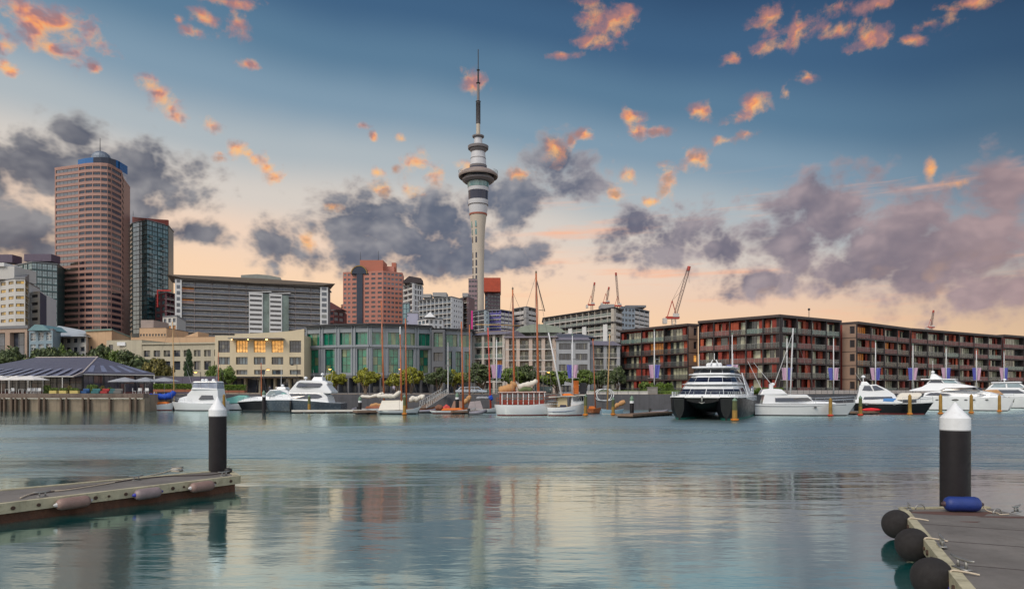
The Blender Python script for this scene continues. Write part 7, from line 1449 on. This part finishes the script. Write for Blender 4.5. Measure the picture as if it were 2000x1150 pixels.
# ------------------------------------------------------------------ terrace of the restaurant
def parasol(label, px, Y, pyt, w, m, group):
    t = thing('parasol', label, 'parasol', (wx(px, Y), Y, QZ), 0, group); W = w / F * Y / 2; zt = wz(pyt, Y) - QZ; b = MB(); n = 8
    b.lathe([(W, zt - .75), (W * .5, zt - .32), (.04, zt)], n, cap=False); b.lathe([(W, zt - .86), (W, zt - .75)], n, cap=False); b.build('canopy', m, t); b = MB(); b.tube([(0, 0, 0), (0, 0, zt)], .04, 8); b.build('pole', fwhite, t); b = MB(); b.lathe([(.4, 0), (.4, .08), (.06, .12)], 12); b.build('base', fwhite, t)
    b = MB()
    for i in range(8): a = 2 * PI * i / 8; b.tube([(0, 0, zt - .55), (W * .6 * math.cos(a), W * .6 * math.sin(a), zt - .42)], .018, 4)
    b.build('rib_frame', fwhite, t)
cw = mat('parasol_white', (214, 212, 208), .8, var=.04); cg = mat('parasol_grey', (150, 154, 160), .8, var=.05)
for px, w, l in ((3, 40, 'white parasol cut by the left picture edge'), (32, 46, 'white parasol second from the left edge on the terrace'), (60, 62, 'large white parasol third from the left edge on the terrace')): parasol(l, px, 121.5, 733, w, cw, 'white parasols on the terrace')
for px, w, Y, l in ((244, 60, 122, 'grey parasol standing left of the pavilion corner post'), (284, 50, 124, 'grey parasol at the right corner post of the pavilion'), (321, 60, 127, 'grey parasol in front of the green hedge')): parasol(l, px, Y, 736.5, w, cg, 'grey parasols on the terrace')
def mk_chair(label, m, loc, rz):
    t = thing('terrace_chair', label, 'chair', loc, rz, 'terrace chairs'); b = MB(); b.box(-.24, .24, -.24, .24, .42, .47); b.build('seat', m, t, bevel=.01); b = MB(); b.box(-.24, .24, .2, .25, .47, .95); b.build('backrest', m, t, bevel=.01)
    for sx_ in (-.2, .2):
        for sy in (-.2, .2): b = MB(); b.tube([(sx_, sy, 0), (sx_, sy, .42)], .022, 5); b.build('leg', m, t)
    return t
def mk_table(label, loc, m, w=.9):
    t = thing('terrace_table', label, 'table', loc, 0, 'terrace tables'); b = MB(); b.box(-w / 2, w / 2, -w / 2, w / 2, .70, .74); b.build('table_top', m, t, bevel=.01)
    for sx_ in (-w / 2 + .06, w / 2 - .06):
        for sy in (-w / 2 + .06, w / 2 - .06): b = MB(); b.box(sx_ - .03, sx_ + .03, sy - .03, sy + .03, 0, .699); b.build('leg', m, t)
    return t
chw = mat('white_chair', (206, 208, 208), .5); ch0 = mk_chair('white terrace chair leftmost of the row under the white parasols', chw, (wx(24, 119.6), 119.6, QZ + .15), .3)
tb0 = mk_table('square white table under the third white parasol', (wx(44, 119.8), 119.8, QZ + .15), chw)
dup(tb0, (wx(18, 119.8), 119.8, QZ + .15), 0, 'square white table closest to the left picture edge')
for i, px in enumerate((56, 61, 66, 71, 76)): dup(ch0, (wx(px, 119.6), 119.6 + (i % 2) * .5, QZ + .15), R.uniform(-1, 3), '%s of five white chairs between the white table and the yellow planters' % ORD[i])
for i, px in enumerate((262, 268, 274, 281, 287)): dup(ch0, (wx(px, 120), 120 + (i % 2) * .6, QZ + .15), R.uniform(-1, 3), '%s of five white chairs at the right end of the terrace' % ORD[i])
for i, (px, w) in enumerate(((105, 14), (124, 14), (146, 16))):
    W = w / F * 119; t = thing('planter_box', 'yellow planter box %s in the row on the terrace edge' % ORD[i], 'planter', (wx(px, 119), 119, QZ + .15), 0, 'yellow planters on the terrace edge'); b = MB(); b.box(-W / 2, W / 2, -.3, .3, 0, .5); b.build('box', mat('yellow_planter', (196, 180, 110), .7, var=.1), t, bevel=.02)
    b = MB(); Rr = random.Random(i)
    for k_ in range(260): q = Vector((Rr.uniform(-W / 2, W / 2), Rr.uniform(-.28, .28), Rr.uniform(.45, .95))); a = Vector((Rr.gauss(0, 1), Rr.gauss(0, 1), Rr.gauss(0, 1))).normalized(); c = a.orthogonal().normalized(); b.face([q - a * .1, q - c * .06, q + a * .1, q + c * .06])
    b.build('plant', l_mid, t, fix=False)
for px, c, n in ((166, (42, 84, 132), 'blue'), (187, (60, 112, 116), 'teal'), (205, (156, 50, 52), 'red'), (222, (64, 104, 108), 'dark teal'), (231, (110, 110, 108), 'grey')):
    t = thing('lounge_seat', '%s lounge seat on the terrace edge before the clear pavilion wall' % n, 'seat', (wx(px, 119.5), 119.5, QZ + .15), R.uniform(-.3, .3), 'coloured lounge seats on the terrace'); m = mat('lounge_' + n.replace(' ', '_'), c, .8, var=.15)
    b = MB(); b.box(-.65, .65, -.4, .4, .0, .42); b.build('seat', m, t, bevel=.08); b = MB(); b.box(-.65, .65, .2, .45, .422, .85); b.build('backrest', m, t, bevel=.08)
for i, px in enumerate((92, 136, 172, 184, 200, 215, 176)):
    t = tree('potted_shrub', ['leafy potted shrub beside the white chairs', 'leafy potted shrub behind the second yellow planter', 'leafy potted shrub behind the blue lounge seat', 'broad potted shrub behind the teal lounge seat', 'leafy potted shrub behind the red lounge seat', 'leafy potted shrub behind the dark teal lounge seat', 'low potted shrub between the blue and teal seats'][i], px, 122.5, 750 + (i % 3) * 3, 13, ['bush', 'olive', 'limebush'][i % 3], 'potted shrubs on the terrace', .0, 'shrub')
red_ch = mat('red_chair', (150, 62, 50), .7)
rc0 = mk_chair('red indoor style chair leftmost along the glass wall', red_ch, (wx(100, 126), 126, QZ), .2)
for i, px in enumerate((112, 128, 150, 158, 196, 212, 226)): dup(rc0, (wx(px, 126), 126 + .3 * (i % 2), QZ), R.uniform(-1, 3), '%s red chair from the left before the pavilion glass' % ORD[i + 1])
# hoarding behind the hedge
b = MB(); x0, x1 = wx(302, 146), wx(428, 146); t = thing('screen_wall', 'violet grey screen wall between the pavilion and the cream warehouse', 'wall', (x0, 146, QZ))
for i in range(7): a0 = (x1 - x0) * i / 7; b = MB(); b.box(a0 + .03, a0 + (x1 - x0) / 7 - .03, 0, .12, 0, wz(736, 146) - QZ); b.build('panel', mat('violet_grey_panel', (92, 88, 104), .7, var=.08), t)
b = MB(); b.box(0, x1 - x0, -.05, .17, wz(736, 146) - QZ + .002, wz(735, 146) - QZ + .05); b.build('capping', fgrey, t)
# ------------------------------------------------------------------ flagpoles, lamps, street things
pink = mat('pink_banner', (190, 158, 182), .8, var=.05); blueb = mat('violet_blue_banner', (86, 90, 170), .8, var=.05)
FP = [(970, 133, 663, 'pb'), (1118, 133, 655, 'bp'), (1278, 134, 646, 'pb'), (1430, 134, 653, 'bp'), (1537, 137, 660, 'pb'), (1628, 140, 661, 'bp'), (1710, 146, 668, 'pb'), (1783, 154, 674, 'bp'), (1848, 162, 680, 'pb'), (1907, 170, 684, 'bp'), (1961, 178, 687, 'pb')]
fl_ = ['left of the orange ketch masts', 'beside the slanting white boom', 'in front of the first red block', 'over the stern of the black catamaran', 'beside the yacht mast', 'at the right end of the large red block', 'at the red block with blue windows', 'over the bow of the black hulled cruiser', 'above the flybridge of the white catamaran yacht', 'above the foredeck of the white catamaran yacht', 'nearest the right picture edge']
for (px, Y, pyt, od), l in zip(FP, fl_):
    t = thing('flagpole', 'white flagpole with pink and blue banners ' + l, 'flagpole', (wx(px, Y), Y, QZ), 0, 'flagpoles with banners along the quay'); zt = wz(pyt, Y) - QZ
    b = MB(); b.tube([(0, 0, 0), (0, 0, zt * .5), (0, 0, zt)], [.13, .11, .08], 10); b.build('pole', alu, t, smooth=True)
    b = MB(); b.lathe([(.12, zt), (.16, zt + .15), (.03, zt + .35)], 10); b.build('finial', gcap, t)
    za, zb = wz(712 + (px > 1500) * 6, Y) - QZ, wz(738 + (px > 1500) * 4, Y) - QZ
    for s, m in ((-1, pink if od[0] == 'p' else blueb), (1, blueb if od[0] == 'p' else pink)):
        b = MB(); n = 6; w0, w1 = .98, .66; fr_ = [[Vector((s * (.14 + (w0 + (w1 - w0) * j / 4) * i / n), .10 * math.sin(i * 1.2 + j * .5 + px), za + (zb - za) * j / 4)) for i in range(n + 1)] for j in range(5)]
        for j in range(4):
            for i in range(n): b.face([fr_[j][i], fr_[j][i + 1], fr_[j + 1][i + 1], fr_[j + 1][i]])
        b.build('banner', m, t, fix=False)
    b = MB(); 
    for z_ in (za, zb): b.tube([(-1.3, 0, z_), (1.3, 0, z_)], .025, 5)
    b.build('banner_arm', alu, t); b = MB(); b.box(.1, 1.0, -.12, .12, za + 1.0, za + 1.15); b.build('floodlight', fgrey, t)
glow = mat('lamp_warm_glow', (255, 196, 110), .4, var=0, emit=(255, 180, 90), es=8)
for px, Y, py, s, l in ((515, 140, 721, 1, 'lit street lamp before the lower windows of the cream warehouse'), (580, 142, 712, -1, 'dark unlit street lamp at the right end of the cream warehouse'), (636, 142, 720, 1, 'lit street lamp in front of the left green windows'), (773, 142, 720, 1, 'lit street lamp left of the taller yellow green tree'), (392, 140, 726, -1, 'lit street lamp in front of the violet grey screen wall'), (1062, 142, 726, 1, 'lit street lamp behind the second ketch mast'), (875, 136, 668, 0, 'tall slim white lamp pole before the grey terrace wing')):
    t = thing('street_lamp', l, 'street lamp', (wx(px, Y), Y, QZ), 0, 'street lamps on the promenade'); zt = wz(py, Y) - QZ
    b = MB(); b.tube([(0, 0, 0), (0, 0, zt)], [.09, .05] if s else [.12, .06], 8); b.build('pole', fdark if s else alu, t)
    if s:
        b = MB(); b.tube([(0, 0, zt - .2), (s * .9, -.2, zt)], .035, 6); b.build('arm', fdark, t)
        b = MB(); b.lathe([(.40, zt - .06), (.38, zt + .02), (.10, zt + .14)], 12, c=(s * .95, -.2, 0)); b.build('hood', fdark, t); b = MB(); b.lathe([(.10, zt - .17), (.33, zt - .075)], 12, c=(s * .95, -.2, 0)); b.build('lens', glow if 'unlit' not in l else fgrey, t)
    else: b = MB(); b.box(-.55, .55, -.1, .1, zt * .54, zt * .54 + .14); b.build('floodlight_bar', fgrey, t); b = MB(); b.lathe([(.1, zt), (.12, zt + .3), (.02, zt + .5)], 8); b.build('finial', gcap, t)
# parked cars and bus on the promenade road
def car(label, px, Y, col, L=4.3):
    t = thing('parked_car', label, 'car', (wx(px, Y), Y, QZ), 0, 'parked cars on the promenade'); h = L / 2; b = MB(); W = .85
    low = [(-h, .35), (-h + .05, .75), (-h + .6, .85), (h - .9, .82), (h - .05, .7), (h, .35)]
    b.ext([(x, -W, z) for x, z in low], (0, 2 * W, 0)); b.ext([(x, -W + .12, z) for x, z in ((-h + .5, .83), (-h + 1.0, 1.38), (.5, 1.42), (1.3, .83))], (0, 2 * W - .24, 0)); b.build('body', mat('car_' + label.split()[0], col, .3, .2, var=.03, coat=.6), t, bevel=.06)
    b = MB(); b.ext([(x, -W + .10, z) for x, z in ((-h + .8, .88), (-h + 1.08, 1.3), (-.35, 1.34), (-.35, .88))], (0, .03, 0)); b.build('window', yglass, t); b = MB(); b.ext([(x, -W + .10, z) for x, z in ((-.25, .88), (-.25, 1.34), (.45, 1.34), (1.05, .88))], (0, .03, 0)); b.build('window', yglass, t)
    for x in (-h + .8, h - .85):
        for y in (-W + .02, W - .22): w = MB(); w.lathe([(.32, 0), (.33, .1), (.32, .2)], 16); w.v = [(x + vx, y + vz, .33 + vy) for vx, vy, vz in w.v]; k = w.build('wheel', black, t); w = MB(); w.lathe([(.19, -.012), (.17, -.01)], 12); w.v = [(x + vx, y + vz, .33 + vy) for vx, vy, vz in w.v]; w.build('rim', galv, k)
    b = MB(); b.box(h - .12, h + .01, -W + .1, -W + .45, .62, .74); b.build('headlight', whitep, t)
car('silver parked car left of the orange trunk behind the wooden yachts', 911, 133.5, (176, 186, 196)); car('pale blue parked car just right of the silver car', 930, 134, (178, 192, 206))
t = thing('kiosk', 'small orange kiosk panel pair behind the wheelhouse of the workboat', 'kiosk', (wx(1125, 135), 135, QZ))
b = MB(); b.box(-.5, .5, -.3, .3, 0, 2.6); b.build('panel', orangec, t, bevel=.02); b = MB(); b.box(.8, 2.0, -.2, .4, 0, 2.2); b.build('dark_panel', fdark, t, bevel=.02)
t = thing('parked_bus', 'dark windowed bus parked behind the second ketch mast', 'bus', (wx(1062, 150), 150, QZ))
b = MB(); b.box(-1.9, 1.9, 0, 8, .4, 3.1); b.build('body', mat('bus_teal', (100, 120, 122), .4), t, bevel=.12); b = MB(); b.box(-1.7, 1.7, -.03, .1, 1.5, 2.8); b.build('windscreen', yglass, t)
for x in (-1.5, 1.5): w = MB(); w.lathe([(.45, 0), (.45, .3)], 14); w.v = [(x + vz - .15, .8 + vx, .45 + vy) for vx, vy, vz in w.v]; w.build('wheel', black, t)
for x in (-1.5, 1.3): b = MB(); b.box(x, x + .3, -.035, .05, .8, 1.0); b.build('headlight', whitep, t)
# white loop sculpture on the wall
Y = 125; t = thing('loop_sculpture', 'white double oval loop sculpture standing on the sea wall', 'sculpture', (wx(1182, Y), Y, wz(782, Y)))
for dx, yy in ((0, 0), (-.25, .9)):
    b = MB(); w, h = (1199 - 1166) / F * Y / 2, (782 - 760) / F * Y; r_ = h / 2; pts = []
    for i in range(33):
        a = 2 * PI * i / 32; pts.append((dx + (w - r_) * (1 if math.cos(a) > 0 else -1) * min(1, abs(math.cos(a)) * 6) + r_ * math.cos(a), yy, r_ + r_ * math.sin(a)))
    b.tube(pts, .075, 8); b.build('loop', whitep, t, smooth=True)
b = MB(); x0, x1 = wx(1146, 126.4), wx(1275, 126.4); t = thing('white_wall', 'low white wall beside the loop sculpture on the sea wall', 'wall', (x0, 126.3, QZ + .0)); b.box(0, x1 - x0, .02, .4, .0, .55); b.build('panel', mat('white_wall', (206, 204, 198), .7, streak=.15), t)
t = thing('plinth', 'grey stone plinth on the quay beside the black catamaran', 'plinth', (wx(1276, 125.8), 126.7, QZ)); b = MB(); b.box(-.9, .9, -.5, .5, 0, 1.2); b.build('block', concrete, t, bevel=.04); b = MB(); b.box(-.98, .98, -.58, .58, 1.2, 1.32); b.build('capping', concrete, t, bevel=.02)
# grass bank behind the sea wall, right
b = MB(); Rr = random.Random(5)
for i in range(9000):
    px = Rr.uniform(1150, 1500); Y = Rr.uniform(127.5, 133); x = wx(px, Y); 
    if px > 1400 and Y < 131: continue
    h = Rr.uniform(.3, .85); a = Rr.uniform(0, 6.28); b.face([(x - .09 * math.cos(a), Y - .09 * math.sin(a), QZ), (x + .09 * math.cos(a), Y + .09 * math.sin(a), QZ), (x + Rr.uniform(-.2, .2), Y, QZ + h)])
tag(b.build('grass', l_hedge, fix=False), 'tall green grass growing behind the right sea wall', 'grass', kind='stuff')
# shopfront awnings and entrance behind the wooden yachts
t = thing('entrance_canopy', 'flat dark entrance canopy with two warm downlights under the stair block', 'canopy', (wx(843, 160), 160, QZ))
b = MB(); b.box(-2.6, 2.6, 0, 4, 3.2, 3.4); b.build('roof_slab', fdark, t)
for x in (-.9, .6): b = MB(); b.lathe([(.2, 3.06), (.2, 3.19)], 10, c=(x, .6, 0)); b.build('downlight', glow, t)
for x in (-2.4, 2.4): b = MB(); b.tube([(x, .2, 0), (x, .2, 3.2)], .07, 6); b.build('post', fdark, t)
# people strolling on the promenade
def person(label, px, Y, top, legs, rz=0.0, walk=.12):
    t = thing('person', label, 'person', (wx(px, Y), Y, QZ), rz, 'people on the promenade'); me = bpy.data.meshes.new('body'); skin = mat('skin', (186, 140, 112), .6, var=.05)
    J = {'pelvis': (0, 0, .92, .13), 'spine': (0, 0, 1.15, .12), 'chest': (0, 0, 1.38, .145), 'neck': (0, 0, 1.52, .055), 'head': (0, -.01, 1.62, .085), 'crown': (0, -.01, 1.72, .075)}
    for s, n in ((-1, 'l'), (1, 'r')):
        J.update({'sh' + n: (s * .17, 0, 1.42, .065), 'el' + n: (s * .23, .03, 1.14, .045), 'wr' + n: (s * .24, -.06 * s, .90, .032), 'ha' + n: (s * .24, -.08 * s, .80, .035), 'hip' + n: (s * .09, 0, .88, .09), 'kn' + n: (s * .10, -walk * s * .6 - .02, .49, .062), 'an' + n: (s * .10, -walk * s * 1.2, .10, .045), 'to' + n: (s * .11, -walk * s * 1.2 - .18, .04, .04)})
    names = list(J); E = [('pelvis', 'spine'), ('spine', 'chest'), ('chest', 'neck'), ('neck', 'head'), ('head', 'crown')]
    for n in 'lr': E += [('chest', 'sh' + n), ('sh' + n, 'el' + n), ('el' + n, 'wr' + n), ('wr' + n, 'ha' + n), ('pelvis', 'hip' + n), ('hip' + n, 'kn' + n), ('kn' + n, 'an' + n), ('an' + n, 'to' + n)]
    me.from_pydata([J[n][:3] for n in names], [(names.index(a), names.index(c)) for a, c in E], []); o = bpy.data.objects.new('body', me); COL.objects.link(o); o.parent = t
    sk = o.modifiers.new('skin', 'SKIN'); ss = o.modifiers.new('sub', 'SUBSURF'); ss.levels = 1; ss.render_levels = 1
    for i, n in enumerate(names): v = me.skin_vertices[0].data[i]; v.radius = (J[n][3], J[n][3] * (.75 if n in ('chest', 'pelvis', 'spine') else 1)); v.use_root = n == 'pelvis'
    bpy.context.view_layer.update(); dg = bpy.context.evaluated_depsgraph_get(); em = bpy.data.meshes.new_from_object(o.evaluated_get(dg)); o.modifiers.clear(); o.data = em; em.name = 'body'
    em.materials.clear()
    for m in (skin, mat('cloth_' + top[0], top[1], .85), mat('cloth_' + legs[0], legs[1], .85)): em.materials.append(m)
    for p in em.polygons:
        c = p.center; p.material_index = 2 if (c.z < .98 and abs(c.x) < .19) else (1 if (c.z < 1.5 and c.z > .9) else 0)
        p.use_smooth = True
    b = MB(); b.lathe([(.088, 1.62), (.1, 1.68), (.085, 1.75), (.03, 1.79)], 12, c=(0, .01, 0)); b.build('hair', mat('hair', (50, 38, 32), .8), t, smooth=True)
person('person in white top and dark trousers walking before the cream warehouse shops', 540, 148, ('white', (210, 208, 204)), ('dark', (44, 46, 56)))
person('person in grey jacket standing near the lit street lamp', 527, 146, ('grey', (110, 112, 120)), ('blue', (58, 66, 92)), .8)
person('person in violet white top standing under the yellow green trees', 769, 134, ('lilac', (190, 184, 206)), ('dark', (44, 46, 56)), -.5)
person('person in dark clothes strolling left of the cars', 897, 134, ('navy', (46, 52, 72)), ('black', (34, 34, 38)), 1.2)

# gangway down to the pontoons
p, q = Vector((wx(868, 125), 125.5, QZ)), Vector((wx(826, 112), 112, .75)); t = thing('gangway', 'pale trussed gangway sloping down from the sea wall to the wooden yachts', 'gangway', q); d = p - q; u = d.normalized(); s_ = Vector((u.y, -u.x, 0)).normalized() * .6
b = MB()
for k_ in (-1, 1):
    b.tube([s_ * k_, d + s_ * k_], .06, 5); b.tube([s_ * k_ + Vector((0, 0, 1)), d + s_ * k_ + Vector((0, 0, 1))], .05, 5)
    for i in range(10): b.tube([d * (i / 10) + s_ * k_, d * ((i + .5) / 10) + s_ * k_ + Vector((0, 0, 1))], .035, 4); b.tube([d * ((i + .5) / 10) + s_ * k_ + Vector((0, 0, 1)), d * ((i + 1) / 10) + s_ * k_], .035, 4)
b.build('truss', fwhite, t); b = MB(); b.ext([s_, -s_, d - s_, d + s_], (0, 0, .05)); b.build('tread', planks, t)

dg_ = next(o for o in COL.objects if o.name.startswith('inflatable_dinghy'))
dup(dg_, (wx(834, 110), 110, 0), .15, 'grey inflatable dinghy tied under the foot of the gangway', (1.15, 1.0, .8))
dup(dg_, (wx(697, 112), 112, 0), 1.9, 'grey inflatable dinghy stern on beside the black and white banded pile')
dup(dg_, (wx(1286, 101), 101, 0), -.3, 'grey inflatable dinghy behind the weathered wooden pontoon')
for o in COL.objects:
    if o.get('category') == 'dinghy': o['group'] = 'inflatable dinghies'
